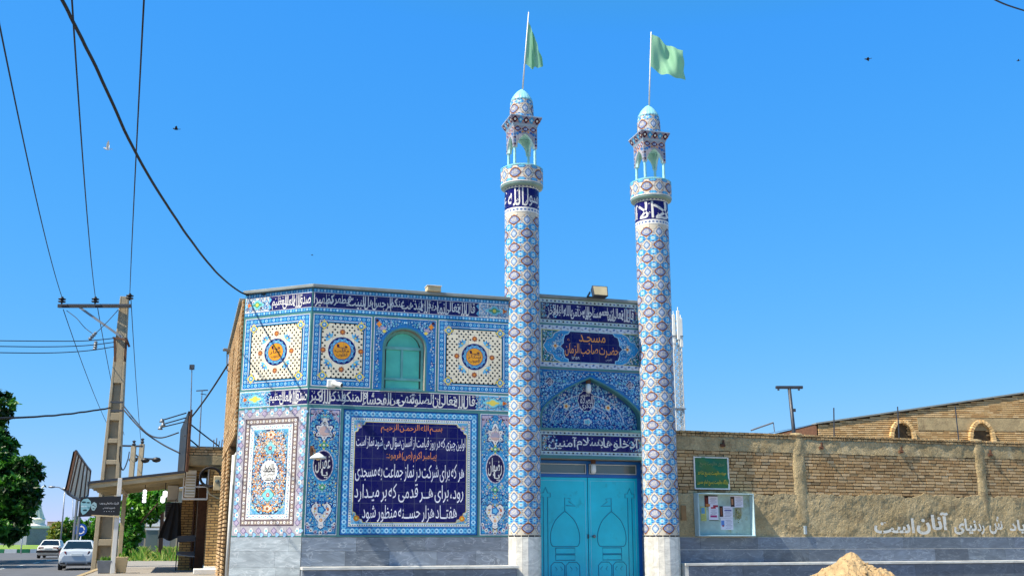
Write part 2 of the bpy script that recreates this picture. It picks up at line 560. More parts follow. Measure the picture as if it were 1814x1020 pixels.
class Art:
    """flat inlay work: coloured pieces laid in layers on a sheet of tile, x across and y up in metres"""
    def __init__(s):
        s.p, s.k = [], 0
    def poly(s, pts, c, l=1):
        s.k += 1
        s.p.append((np.asarray(pts, dtype=float), c, l * 0.0006 + (s.k % 45) * 1e-5))
    def rect(s, x0, y0, x1, y1, c, l=1):
        s.poly([(x0, y0), (x1, y0), (x1, y1), (x0, y1)], c, l)
    def ell(s, x, y, a, b, c, l=1, n=12, t0=0.0):
        t = np.arange(n) * 2 * PI / n + t0
        s.poly(np.c_[x + a * np.cos(t), y + b * np.sin(t)], c, l)
    def frame(s, x0, y0, x1, y1, w, c, l=1):
        s.rect(x0, y0, x1, y0 + w, c, l); s.rect(x0, y1 - w, x1, y1, c, l)
        s.rect(x0, y0 + w, x0 + w, y1 - w, c, l); s.rect(x1 - w, y0 + w, x1, y1 - w, c, l)
    def lobed(s, x, y, a, b, nl, dep, c, l=1, t0=0.0, n=None):
        n = n or nl * 6
        t = np.arange(n) * 2 * PI / n
        r = 1 - dep * (0.5 - 0.5 * np.cos(nl * (t - t0)))
        s.poly(np.c_[x + a * r * np.cos(t), y + b * r * np.sin(t)], c, l)
    def leaf(s, x, y, L, W, ang, c, l=1):
        ca, sa = math.cos(ang), math.sin(ang)
        q = [(0, 0), (.25, .8), (.55, 1), (1, 0), (.55, -1), (.25, -.8)]
        s.poly([(x + L * u * ca - W / 2 * v * sa, y + L * u * sa + W / 2 * v * ca) for u, v in q], c, l)
    def ribbon(s, pts, wd, c, l=1):
        pts = np.asarray(pts, float)
        d = np.gradient(pts, axis=0)
        d /= np.maximum(1e-9, np.linalg.norm(d, axis=1))[:, None]
        nn = np.c_[-d[:, 1], d[:, 0]] * wd / 2
        for i in range(len(pts) - 1):
            s.poly([pts[i] - nn[i], pts[i + 1] - nn[i + 1], pts[i + 1] + nn[i + 1], pts[i] + nn[i]], c, l)
    def flower(s, x, y, r, co, ci, l=3, np_=6):
        if r > 0.028:
            for k in range(np_):
                t = 2 * PI * k / np_
                s.ell(x + r * .58 * math.cos(t), y + r * .58 * math.sin(t), r * .42, r * .42, co, l, 7)
            s.ell(x, y, r * .5, r * .5, co, l, 8)
        else:
            s.ell(x, y, r, r, co, l, 8)
        s.ell(x, y, r * .4, r * .4, ci, l + 1, 6)
    def text(s, t, x0, y0, x1, y1, c, l=6, bold=0.0, res=3):
        ps = glyphs(t, bold, res)
        if not ps: return
        al = np.concatenate(ps)
        mn, mx = al.min(0), al.max(0)
        sc = np.array([(x1 - x0) / (mx[0] - mn[0]), (y1 - y0) / (mx[1] - mn[1])])
        for p in ps:
            s.poly((p - mn) * sc + (x0, y0), c, l)
    def line(s, t, x0, x1, base, size, c, l=6, bold=0.0, res=3, tilt=.1, gap=.2):
        """one line of writing, word by word from the right, each word falling to the left as in hanging script"""
        ws = []
        for w_ in t.split():
            ps = glyphs(w_, bold, res)
            al = np.concatenate(ps)
            ws.append((ps, al[:, 0].min(), al[:, 0].max()))
        tot = sum(b_ - a_ for _, a_, b_ in ws) + gap * (len(ws) - 1)
        sx = (x1 - x0) / tot
        x = x1
        for ps, a_, b_ in ws:
            W = (b_ - a_) * sx
            tl = tilt * min(1, .5 / max(.2, b_ - a_))
            for p in ps:
                u = p[:, 0] - a_
                s.poly(np.c_[x - W + u * sx, base + (p[:, 1] + tl * (u - (b_ - a_) * .4) - .05 * np.sin((u / (b_ - a_)) * PI)) * size], c, l)
            x -= W + gap * sx
    def script(s, words, x0, x1, y0, y1, c, l=6, seed=1, bold=0.012, over=0.84, marks=True):
        """a calligraphic band: words run from the right, stacked high and low so that they interlock"""
        rng = random.Random(seed)
        H = y1 - y0
        ws = []
        for t in words:
            al = np.concatenate(glyphs(t, bold, 2))
            ws.append((al[:, 0].min(), al[:, 0].max(), al[:, 1].min(), al[:, 1].max()))
        tot = sum(b - a for a, b, _, _ in ws) * over
        sx = (x1 - x0) / tot
        x = x1
        for i, t in enumerate(words):
            a, b, mn, mx = ws[i]
            W = (b - a) * sx
            tall = mx > .6
            hh = H * (.97 if tall else .50)
            yb = y0 + (0 if tall else H * (.06, .22, .42)[i % 3])
            s.text(t, max(x0, x - W), yb, x if x - W > x0 else x0 + W, yb + hh, c, l, bold, 2)
            x -= W * over
        if marks:
            for k in range(int((x1 - x0) / H * 3)):
                mx_, my_ = rng.uniform(x0, x1), rng.uniform(y0 + H * .55, y1 - H * .12)
                s.leaf(mx_, my_, H * .13, H * .045, rng.choice([.6, .6, 2.5, 1.4]), c, l)
    def build(s, name, m, parent=None, base=0.012, loc=(0, 0, 0), rot=(0, 0, 0), outline=None, oc=None, cyl=None, nseg=96):
        """flat: x, y -> local x, z facing local -y. cyl = (radius function of height): wraps x round the z axis"""
        V, F, C, U = [], [], [], []
        def put(pts3, c, uv):
            b = len(V)
            V.extend(pts3); F.append(range(b, b + len(pts3))); C.append(c); U.extend(uv)
        if cyl is None:
            if outline is not None:
                n = len(outline)
                put([(x, -base, y) for x, y in outline], oc, outline)
                for i in range(n):
                    (xa, ya), (xb, yb) = outline[i], outline[(i + 1) % n]
                    put([(xa, 0, ya), (xb, 0, yb), (xb, -base, yb), (xa, -base, ya)], oc, [(xa, ya), (xb, yb), (xb, yb), (xa, ya)])
            for p, c, z in s.p:
                put([(x, -base - z, y) for x, y in p], c, [tuple(q) for q in p])
        else:
            R0, full = cyl
            per = 2 * PI * full
            st = per / nseg
            def clip(p, a, keep_gt):
                o = []
                n = len(p)
                for i in range(n):
                    q, r = p[i], p[(i + 1) % n]
                    iq = q[0] >= a if keep_gt else q[0] <= a
                    ir = r[0] >= a if keep_gt else r[0] <= a
                    if iq: o.append(q)
                    if iq != ir:
                        t = (a - q[0]) / (r[0] - q[0])
                        o.append((a, q[1] + t * (r[1] - q[1])))
                return o
            for p, c, z in s.p:
                lo, hi = p[:, 0].min(), p[:, 0].max()
                k0, k1 = int(math.floor(lo / st + 1e-6)), int(math.ceil(hi / st - 1e-6))
                for k in range(k0, k1):
                    q = [tuple(v) for v in p]
                    if lo < k * st - 1e-9: q = clip(q, k * st, True)
                    if len(q) >= 3 and hi > (k + 1) * st + 1e-9: q = clip(q, (k + 1) * st, False)
                    if len(q) < 3: continue
                    t0, t1 = k * st / full, (k + 1) * st / full
                    out = []
                    for x, y in q:
                        r = (R0(y) if callable(R0) else R0) + z
                        f = (x / full - t0) / (t1 - t0)
                        out.append((r * ((1 - f) * math.sin(t0) + f * math.sin(t1)), -r * ((1 - f) * math.cos(t0) + f * math.cos(t1)), y))
                    put(out, c, q)
        me = bpy.data.meshes.new(name)
        me.from_pydata(V, [], [list(f) for f in F])
        a = me.attributes.new('Col', 'FLOAT_COLOR', 'FACE')
        a.data.foreach_set('color', np.array(C, dtype=np.float32).ravel())
        ul = me.uv_layers.new(name='UVMap')
        ul.data.foreach_set('uv', np.array(U, dtype=np.float32).ravel())
        me.materials.append(m)
        o = bpy.data.objects.new(name, me)
        COL.objects.link(o)
        o.location = loc
        o.rotation_euler = rot
        if parent is not None: o.parent = parent
        return o

# glaze colours
K = {k: lin(v) for k, v in dict(
    navy='#110e5e', cobalt='#1d4796', mid='#2170b0', blue='#3593c8', sky='#66b6dc', pale='#a4d2e6', white='#dcdbd6', cream='#e6dcc2',
    teal='#447f80', aqua='#7cc9d4', yellow='#e2cd5c', gold='#e09a26', orange='#dd8a2e', brown='#9c5c3c', maroon='#3b1634', pink='#aca0b6',
    purple='#6f688c', black='#15151c', green='#4f9a74', red='#b8402f', grey='#9aa0ad', slate='#4a689c').items()}

def field(A, x0, y0, x1, y1, seed, dens=240, l=2, cols=None, inside=None, fl=None, sc=1.0, sym=True):
    """scrolling vines, leaves and small flowers, mirrored about the middle"""
    rng = random.Random(seed)
    xm = (x0 + x1) / 2
    cols = cols or [K['cobalt'], K['mid'], K['navy'], K['pale'], K['sky'], K['cobalt']]
    fl = fl or [(K['pale'], K['cobalt']), (K['sky'], K['navy']), (K['white'], K['cobalt']), (K['sky'], K['white']), (K['aqua'], K['green']), (K['pale'], K['navy']), (K['sky'], K['orange'])]
    area = (x1 - x0) * (y1 - y0)
    k_dark = seed % 2
    ok = inside or (lambda x, y: True)
    def m(f, x, y, *a):
        if not ok(x, y): return
        f(x, y, False)
        if sym: f(2 * xm - x, y, True)
    xr = (x0, xm) if sym else (x0, x1)
    n = int(dens * area * (0.5 if sym else 1))
    for k in range(n // 6 + 1):
        x, y = rng.uniform(*xr), rng.uniform(y0, y1)
        r = rng.uniform(.05, .11) * sc
        t0 = rng.uniform(0, 6.28)
        sg = rng.choice((-1, 1))
        c = rng.choice([K['pale'], K['sky'], K['navy'], K['navy'], K['cobalt']])
        def f(x, y, mir):
            q = -1 if mir else 1
            pts = []
            for i in range(14):
                t = i / 13
                a = t0 + sg * t * 6.5
                pts.append((x + q * r * (1 - t * .8) * math.cos(a), y + r * (1 - t * .8) * math.sin(a)))
            if all(x0 + .01 < px < x1 - .01 and y0 + .01 < py < y1 - .01 and ok(px, py) for px, py in pts):
                A.ribbon(pts, .009, c, l)
        m(f, x, y)
    for k in range(n * 2):
        x, y = rng.uniform(*xr), rng.uniform(y0 + .03, y1 - .03)
        a = rng.uniform(0, 6.28)
        L, W = rng.uniform(.035, .085) * sc, rng.uniform(.016, .034) * sc
        c = rng.choice(cols)
        def f(x, y, mir):
            aa = PI - a if mir else a
            ex, ey = x + L * math.cos(aa), y + L * math.sin(aa)
            if x0 < min(x, ex) and max(x, ex) < x1 and y0 < min(y, ey) and max(y, ey) < y1 and ok(ex, ey):
                A.leaf(x, y, L, W, aa, c, l + 1)
        m(f, x, y)
    pts, tries = [], 0
    while len(pts) < n and tries < n * 12:
        tries += 1
        r = rng.choice([.014, .018, .021, .025, .031]) * sc
        if xr[1] - xr[0] < 2.5 * r or y1 - y0 < 2.5 * r: break
        x, y = rng.uniform(xr[0] + r, xr[1]), rng.uniform(y0 + r, y1 - r)
        if any((x - px) ** 2 + (y - py) ** 2 < (r + pr + .012 * sc) ** 2 for px, py, pr in pts): continue
        pts.append((x, y, r))
        co, ci = rng.choice(fl)
        m(lambda x, y, mir: (A.ell(x, y, r * 1.25, r * 1.25, K['navy'] if k_dark else K['cobalt'], l + 2, 8), A.flower(x, y, r, co, ci, l + 3)), x, y)

def dotted_border(A, x0, y0, x1, y1, w, c, d1, d2, l=1, pitch=.085, r=None):
    """strip of colour round a panel with a row of ringed dots"""
    A.frame(x0, y0, x1, y1, w, c, l)
    r = r or w * .3
    def dot(x, y, k):
        A.ell(x, y, r, r, d1 if k % 2 == 0 else d2, l + 1, 8)
        A.ell(x, y, r * .45, r * .45, c, l + 2, 6)
    nx = max(2, int((x1 - x0 - w) / pitch)); ny = max(2, int((y1 - y0 - w) / pitch))
    for k in range(nx + 1):
        x = x0 + w / 2 + (x1 - x0 - w) * k / nx
        dot(x, y0 + w / 2, k); dot(x, y1 - w / 2, k)
    for k in range(1, ny):
        y = y0 + w / 2 + (y1 - y0 - w) * k / ny
        dot(x0 + w / 2, y, k); dot(x1 - w / 2, y, k)

def strip(A, x0, y0, x1, y1, c, d1, d2, l=1, pitch=.06):
    """narrow ornamental strip along x: scallops and dots"""
    A.rect(x0, y0, x1, y1, c, l)
    h = y1 - y0
    n = max(2, int((x1 - x0) / pitch))
    for k in range(n):
        x = x0 + (x1 - x0) * (k + .5) / n
        A.leaf(x - pitch * .42, (y0 + y1) / 2, pitch * .84, h * .7, 0, d1 if k % 2 else d2, l + 1)

def square_panel(A, x0, y0, x1, y1, words, seed):
    A.frame(x0, y0, x1, y1, .014, K['white'], 1)
    dotted_border(A, x0 + .014, y0 + .014, x1 - .014, y1 - .014, .105, K['mid'], K['sky'], K['pale'], 1, .08, .03)
    a, b, c, d = x0 + .119, y0 + .119, x1 - .119, y1 - .119
    A.frame(a, b, c, d, .012, K['white'], 2)
    a += .012; b += .012; c -= .012; d -= .012
    A.rect(a, b, c, d, K['blue'], 1)
    k = .15
    oct_ = [(a + k, b + .02), (c - k, b + .02), (c - k, b + .06), (c - .06, b + k), (c - .02, b + k), (c - .02, d - k), (c - .06, d - k), (c - k, d - .06), (c - k, d - .02), (a + k, d - .02), (a + k, d - .06), (a + .06, d - k), (a + .02, d - k), (a + .02, b + k), (a + .06, b + k), (a + k, b + .06)]
    A.poly(oct_, K['black'], 2)
    cx, cy = (a + c) / 2, (b + d) / 2
    A.poly([(cx + (x - cx) * .965, cy + (y - cy) * .965) for x, y in oct_], K['cream'], 3)
    for sx in (-1, 1):
        for sy in (-1, 1):
            ux, uy = cx + sx * ((c - a) / 2 - .07), cy + sy * ((d - b) / 2 - .07)
            A.lobed(ux, uy, .085, .085, 4, .4, K['yellow'], 4, PI / 4)
            A.flower(ux, uy, .05, K['blue'], K['white'], 5)
            for t in (0, .5, 1, 1.5):
                A.leaf(ux, uy, .11, .035, t * PI + PI / 4 * 0, K['yellow'], 4)
                A.ell(ux + .08 * math.cos(t * PI + .78), uy + .08 * math.sin(t * PI + .78), .018, .018, K['cobalt'], 5, 7)
    mr = .265
    rows = int((d - b) / .052)
    for i in range(rows):
        for j in range(int((c - a) / .09) + 1):
            x = a + .05 + j * .09 + (.045 if i % 2 else 0)
            y = b + .05 + i * .052
            if x > c - .05 or y > d - .05: continue
            dx, dy = abs(x - cx), abs(y - cy)
            if math.hypot(dx, dy) < mr + .05: continue
            if dx > (c - a) / 2 - .19 and dy > (d - b) / 2 - .19: continue
            if (dx < .07 or dy < .07) and math.hypot(dx, dy) < mr + .17: continue
            if abs(dx - dy) < .1 and math.hypot(dx, dy) < mr + .18: continue
            A.ell(x, y, .019, .019, K['black'], 4, 7)
    for t in range(4):
        an = t * PI / 2
        px, py = cx + (mr + .085) * math.cos(an), cy + (mr + .085) * math.sin(an)
        A.lobed(px, py, .058, .058, 8, .22, K['brown'], 4)
        A.ell(px, py, .022, .022, K['orange'], 5, 8)
        an += PI / 4
        px, py = cx + (mr + .05) * math.cos(an), cy + (mr + .05) * math.sin(an)
        for q, cc in ((-.6, K['blue']), (.6, K['blue']), (0, K['slate']), (-1.2, K['sky']), (1.2, K['sky'])):
            A.leaf(px, py, .12, .045, an + q, cc, 4)
        A.ell(px + .03 * math.cos(an), py + .03 * math.sin(an), .02, .02, K['yellow'], 5, 7)
    A.ell(cx, cy, mr, mr, K['white'], 4, 36)
    A.ell(cx, cy, mr * .965, mr * .965, K['navy'], 5, 36)
    A.lobed(cx, cy, mr * .89, mr * .89, 14, .12, K['sky'], 6)
    for t in range(14):
        an = t * 2 * PI / 14
        A.flower(cx + mr * .77 * math.cos(an), cy + mr * .77 * math.sin(an), .022, K['mid'] if t % 2 else K['cobalt'], K['white'], 7)
    A.ell(cx, cy, mr * .66, mr * .66, K['cobalt'], 9, 28)
    A.ell(cx, cy, mr * .62, mr * .62, K['gold'], 10, 28)
    g = mr * .62
    n = len(words)
    for i, t in enumerate(words):
        y1_ = cy + g * .72 - i * g * 1.44 / n
        wd = g * (.62 if i in (0, n - 1) and n > 2 else .8)
        A.text(t, cx - wd, y1_ - g * 1.5 / n, cx + wd, y1_, K['maroon'], 11, .012)

def end_ornament(A, x0, x1, y0, y1, flip, light, seed):
    """arabesque at the end of an inscription band"""
    A.rect(x0, y0, x1, y1, K['white'] if light else K['sky'], 2)
    cols = [K['slate'], K['grey'], K['maroon'], K['mid']] if light else [K['mid'], K['cobalt'], K['aqua'], K['white']]
    field(A, x0, y0, x1, y1, seed, 420, 3, cols, sc=.8, sym=False, fl=[(K['pale'], K['mid']), (K['sky'], K['white'])] if light else None)
    ym = (y0 + y1) / 2
    f = -1 if flip else 1
    xa = (x0 + x1) / 2
    A.lobed(xa, ym, (x1 - x0) * .3, (y1 - y0) * .34, 4, .35, K['aqua'], 7, 0)
    A.lobed(xa, ym, (x1 - x0) * .2, (y1 - y0) * .22, 4, .4, K['green'] if light else K['yellow'], 8, 0)
    A.ell(xa, ym, .035, .035, K['yellow'], 9, 8)
    A.lobed(xa - f * (x1 - x0) * .33, ym, .05, .04, 3, .4, K['orange'], 8, 0)
    A.ell(xa - f * (x1 - x0) * .33, ym, .02, .02, K['red'], 9, 8)

# ------------------------------------------------------------------ ground, road, pavement
def sheet(name, poly, z, m, thick=None):
    b = MB()
    if thick: b.plan(poly, z - thick, z)
    else: b.add([(x, y, z) for x, y in poly], [tuple(range(len(poly)))])
    return tag(b.build(name, m), kind='structure')

sheet('ground', [(-2500, -600), (2500, -600), (2500, 4500), (-2500, 4500)], 0.0, M['ground'])
RZ = R(17)
UX, UY = Vector((math.cos(RZ), math.sin(RZ))), Vector((-math.sin(RZ), math.cos(RZ)))
CORN = Vector((-3.705, 19.0))
def mq(s, b):      # along the facade, back from it -> the place
    q = CORN + UX * s + UY * b
    return (q.x, q.y)
# pavement edge runs along the street, 2.6 m left of the shop fronts
EDGE = -4.25
sheet('road', [mq(-40, -60), mq(EDGE, -60), mq(EDGE, 110), mq(-60, 110)], 0.004, M['asphalt'])
sheet('pavement', [mq(EDGE + .15, -6), mq(60, -6), mq(60, 120), mq(EDGE + .15, 120)], 0.75, M['paving'], 0.75)
kb = MB()
for k in range(64):
    y0 = -6 + k * 2.0
    kb.box(EDGE, EDGE + .148, y0, y0 + 1.985, 0, .765)
tag(kb.build('kerb', M['conc'], None, (CORN.x, CORN.y, 0), (0, 0, RZ), bevel=.01), kind='structure')
# road markings
mk = MB()
for k in range(12):
    mk.add([(x, y, .009) for x, y in (mq(-11, 20 + k * 7), mq(-10.87, 20 + k * 7), mq(-10.87, 23 + k * 7), mq(-11, 23 + k * 7))], [(0, 1, 2, 3)])
tag(mk.build('road_marking', M['white']), kind='structure')

# ------------------------------------------------------------------ brick laying
def brickrow(b, x0, x1, z0, z1, y, dep, L, rng, cols, gap=.007, skip=0.0, vg=.008):
    x = x0 - rng.uniform(0, L)
    while x < x1:
        l = L * rng.uniform(.82, 1.08)
        if rng.random() < .12: l *= .5
        a, c = max(x0, x + vg), min(x1, x + l - vg)
        if c - a > .03 and rng.random() >= skip:
            dy = rng.gauss(0, .0022 if vg > .004 else .0008)
            g = rng.uniform(.9, 1.05) * (.92 + .22 * noise.noise((x * .9, z0 * 2.1, 3)))
            cc = rng.choice(cols)
            h0, h1 = z0 + gap + rng.uniform(-.002, .002), z1 - gap + rng.uniform(-.003, .002)
            sh = rng.uniform(-.004, .004)
            b.add([(a, y + dy, h0), (c, y + dy, h0 + sh), (c, y + dy + dep, h0 + sh), (a, y + dy + dep, h0), (a, y + dy, h1), (c, y + dy, h1 + sh), (c, y + dy + dep, h1 + sh), (a, y + dy + dep, h1)],
                  [(0, 3, 2, 1), (4, 5, 6, 7), (0, 1, 5, 4), (1, 2, 6, 5), (2, 3, 7, 6), (3, 0, 4, 7)], (cc[0] * g, cc[1] * g, cc[2] * g, 1))
        x += l
BC = [lin(x) for x in ('#c9a97b', '#c2a172', '#b99667', '#cfb186', '#b08d61', '#c4a477')]
BCd = [lin(x) for x in ('#b89a6c', '#a98b60', '#9f8258', '#bfa274')]

# ------------------------------------------------------------------ the mosque
mosque = thing('mosque', 'two-storey corner mosque faced with blue tile panels, cyan double door between its minarets', 'mosque', (CORN.x, CORN.y, 0), RZ)
CHX, CHY, CHL = -1.164, .992, 1.529
CHR = math.atan2(-CHY, -CHX)
CHR = R(-23.42 - 17)
b = MB()
# wing behind the tiles: piers round the arched window, core behind
WX0, WX1, WZ0, WSP, WAP = 1.36, 2.15, 4.275, 5.08, 5.43
wcx = (WX0 + WX1) / 2
def arch_pts(x0, x1, zs, za, n=14):
    cx, hw = (x0 + x1) / 2, (x1 - x0) / 2
    return [(cx - hw * math.cos(PI * i / n), zs + (za - zs) * math.sin(PI * i / n)) for i in range(n + 1)]
warc = arch_pts(WX0, WX1, WSP, WAP)
b.plan([(CHX, CHY), (0, 0), (.0, .24), (CHX + .2, CHY + .1)], .7, 6.12)
b.box(.0, WX0, 0, .24, .7, 6.12)
b.box(WX1, 3.87, 0, .24, .7, 6.12)
b.box(WX0, WX1, 0, .24, .7, WZ0)
b.prism([(WX0, 6.12), (WX0, WSP)] + warc[1:-1] + [(WX1, WSP), (WX1, 6.12)], 0, .24)
b.plan([(0.0, .24), (3.87, .24), (3.87, 6), (CHX + .29, 6), (CHX + .29, CHY + .1)], .7, 6.10)
# portal: jambs, lintel, head, back
b.box(3.87, 4.42, .28, .9, .7, 3.1)
b.box(6.78, 7.2, .28, .9, .7, 3.1)
b.box(3.87, 7.2, .62, .9, 3.085, 3.7)
b.box(3.87, 7.2, .47, 6, 3.7, 6.3)
b.box(3.87, 7.2, .9, 6, .7, 3.7)
b.box(3.87, 7.2, .28, .47, 4.86, 6.3)
b.box(4.3, 7.0, .26, .62, 3.10, 3.665)
AX0, AX1, APX = 4.5, 6.80, 5.60
aoff = [(1.06, -1.05), (1.058, -.78), (1.02, -.665), (.93, -.555), (.78, -.425), (.56, -.272), (.28, -.125), (0, 0)]
ASC = 4.735
parc = [(APX - x, ASC + z) for x, z in aoff] + [(APX + x * 1.04, ASC + z) for x, z in aoff[-2::-1]]
spand = [(4.3, 4.862), (4.3, 3.69)] + parc + [(7.0, 3.69), (7.0, 4.862)]
b.prism(spand, .28, .468)
b.build('wall', M['shell'], mosque)
# the brick side wall along the street, upper storey overhanging
b = MB()
b.box(CHX - .02, CHX + .3, CHY, 1.35, 3.45, 6.05)
for y0, y1 in ((1.35, 1.75), (1.75, 3.9), (3.9, 4.45), (4.45, 7.6)):
    if y1 - y0 < .6:
        b.box(CHX + .2, CHX + .3, y0, y1, 4.35, 5.6)
        b.box(CHX - .02, CHX + .3, y0, y1, 3.45, 4.35)
        b.box(CHX - .02, CHX + .3, y0, y1, 5.6, 6.05)
    else:
        b.box(CHX - .02, CHX + .3, y0, y1, 3.45, 6.05)
b.build('side_wall', M['mortar'], mosque)
b = MB()
b.box(CHX + .12, CHX + .3, CHY + .12, 1.35, .7, 3.45)
b.box(CHX + .2, CHX + .3, 1.35, 3.6, .7, 3.45)
b.box(CHX - .02, CHX + .3, 3.6, 4.6, .7, 3.45)
b.box(CHX + .05, CHX + .3, 4.6, 5.6, .7, 3.45)
b.box(CHX - .02, CHX + .3, 5.6, 7.6, .7, 3.45)
b.build('side_wall', M['mortar'], mosque)
b = MB()
rng = random.Random(23)
for r_ in range(31):
    z = 3.45 + r_ * .084
    spans = [(0, 6.6)] if not 4.35 < z + .03 < 5.6 else [(0, 3.15), (3.7, 5.85), (6.25, 6.6)]
    for x0, x1 in spans: brickrow(b, x0, x1, z, z + .084, 0, .05, .5, rng, BC, .017, vg=.001)
for r_ in range(32):
    z = .71 + r_ * .084
    for x0, x1 in ((0, 2.0), (3.0, 4.0)): brickrow(b, x0, x1, z, z + .084, 0, .05, .5, rng, BC, .017, vg=.001)
b.build('brickwork', M['brick'], mosque, (CHX - .055, 7.6, 0), (0, 0, -PI / 2))
sd = MB()
sd.box(CHX + .02, CHX + .1, 1.4, 1.48, .75, 3.2); sd.box(CHX + .02, CHX + .1, 3.4, 3.48, .75, 3.2)
sd.box(CHX + .02, CHX + .1, 1.48, 3.4, 3.12, 3.2); sd.box(CHX + .03, CHX + .09, 2.4, 2.46, .75, 3.12)
sdo = sd.build('side_door', M['white'], mosque, bevel=.006)
b = MB(); b.box(CHX + .06, CHX + .08, 1.48, 3.4, .75, 3.12); b.build('pane', M['darkglass'], sdo)
b = MB()
b.tube([(CHX - .03, CHY + .3, .8), (CHX - .03, CHY + .3, 3.1)], .035, 8)
b.build('drain_pipe', M['white'], mosque, smooth=True)
# copings
b = MB()
b.plan([(CHX - .06, CHY - .06), (-.01, -.07), (3.9, -.07), (3.9, .3), (.05, .3), (CHX + .3, CHY + .3)], 6.125, 6.185)
b.box(3.9, 7.2, .215, .6, 6.3, 6.36)
b.box(CHX - .11, CHX + .3, CHY + .3, 7.62, 6.052, 6.12)
b.build('coping', M['coping'], mosque, bevel=.008)
# teal stone trim carrying the panels
b = MB()
b.box(.0, WX0 - .001, -.012, 0, 1.61, 6.12); b.box(WX1 + .001, 3.87, -.012, 0, 1.61, 6.12)
b.box(WX0 - .001, WX1 + .001, -.012, 0, 1.61, WZ0 - .03)
b.prism([(WX0 - .001, 6.12), (WX0 - .001, WSP)] + [(wcx + (x - wcx) * 1.003, z + .001) for x, z in warc[1:-1]] + [(WX1 + .001, WSP), (WX1 + .001, 6.12)], -.012, 0)
b.box(3.87, 4.5, .268, .28, 1.61, 6.3); b.box(6.75, 7.1, .268, .28, 1.61, 3.1); b.box(4.3, 7.0, .268, .28, 4.862, 6.3)
b.box(3.8705, 3.882, -.012, .268, 1.61, 6.12)
b.box(4.4, 6.8, .24, .26, 3.10, 3.16)
b.box(4.4, 6.8, .22, .26, 3.64, 3.69)
b.build('trim', M['teal'], mosque)
b = MB(); b.box(0, CHL, -.012, 0.03, 1.61, 6.12)
b.build('trim', M['teal'], mosque, (CHX, CHY, 0), (0, 0, CHR))

LOC0 = (0, 0, 0)
LCH = ((CHX, CHY, 0), (0, 0, CHR))
HAQ = 'قال الله تعالی انما یرید الله لیذهب عنکم الرجس اهل البیت و یطهرکم تطهیرا'.split()
SADAQ = 'صدق الله العلی العظیم'.split()
SALAT = 'قال الله تعالی ان الصلوة تنهی عن الفحشاء و المنکر و لذکر الله اکبر'.split()

def band(A, x0, x1, z0, z1, e=.07, top=True):
    A.rect(x0, z0, x1, z1, K['sky'], 1)
    strip(A, x0, z0, x1, z0 + e, K['mid'], K['pale'], K['sky'], 2)
    strip(A, x0, z1 - e, x1, z1, K['mid'], K['pale'], K['sky'], 2)
    A.rect(x0, z0 + e, x1, z0 + e + .01, K['white'], 3); A.rect(x0, z1 - e - .01, x1, z1 - e, K['white'], 3)

# upper band, main face
A = Art()
band(A, .01, 3.83, 5.68, 6.11)
A.poly([(.01, 5.76), (3.2, 5.76), (3.14, 5.82), (3.2, 5.895), (3.14, 5.97), (3.2, 6.03), (.01, 6.03)], K['navy'], 4)
end_ornament(A, 3.2, 3.82, 5.76, 6.03, True, True, 3)
A.script(HAQ, .02, 3.12, 5.765, 6.025, K['white'], 6, 3)
A.build('inscription_band', M['tile'], mosque, .013)
A = Art()
band(A, .01, CHL - .01, 5.68, 6.11)
A.poly([(.56, 5.76), (CHL - .01, 5.76), (CHL - .01, 6.03), (.56, 6.03), (.62, 5.97), (.56, 5.895), (.62, 5.82)], K['navy'], 4)
end_ornament(A, .02, .56, 5.76, 6.03, False, True, 4)
A.script(SADAQ, .63, CHL - .03, 5.765, 6.025, K['white'], 6, 4)
A.build('inscription_band', M['tile'], mosque, .013, *LCH)
# middle band
A = Art()
A.rect(.01, 3.945, 3.84, 4.245, K['white'], 1)
A.poly([(.01, 3.96), (3.14, 3.96), (3.2, 4.03), (3.2, 4.16), (3.14, 4.23), (.01, 4.23)], K['navy'], 4)
end_ornament(A, 3.14, 3.83, 3.96, 4.23, True, False, 5)
A.script(SALAT, .02, 3.13, 3.965, 4.225, K['white'], 6, 5)
A.build('inscription_band', M['tile'], mosque, .013)
A = Art()
A.rect(.01, 3.945, CHL - .01, 4.245, K['white'], 1)
A.poly([(.70, 3.96), (CHL - .01, 3.96), (CHL - .01, 4.23), (.70, 4.23), (.62, 4.16), (.62, 4.03)], K['navy'], 4)
end_ornament(A, .02, .70, 3.96, 4.23, False, False, 6)
A.script(SADAQ, .68, CHL - .02, 3.965, 4.225, K['white'], 6, 6)
A.build('inscription_band', M['tile'], mosque, .013, *LCH)
# square medallion panels
A = Art(); square_panel(A, .03, 4.285, 1.12, 5.635, 'یا|مقلب|القلوب'.split('|'), 7)
A.build('medallion_panel', M['tile'], mosque, .013)
A = Art(); square_panel(A, 2.40, 4.285, 3.83, 5.655, 'یا|ستار|العیوب'.split('|'), 8)
A.build('medallion_panel', M['tile'], mosque, .013)
A = Art(); square_panel(A, .04, 4.285, CHL - .03, 5.635, 'یا|غفار|الذنوب'.split('|'), 9)
A.build('medallion_panel', M['tile'], mosque, .013, *LCH)
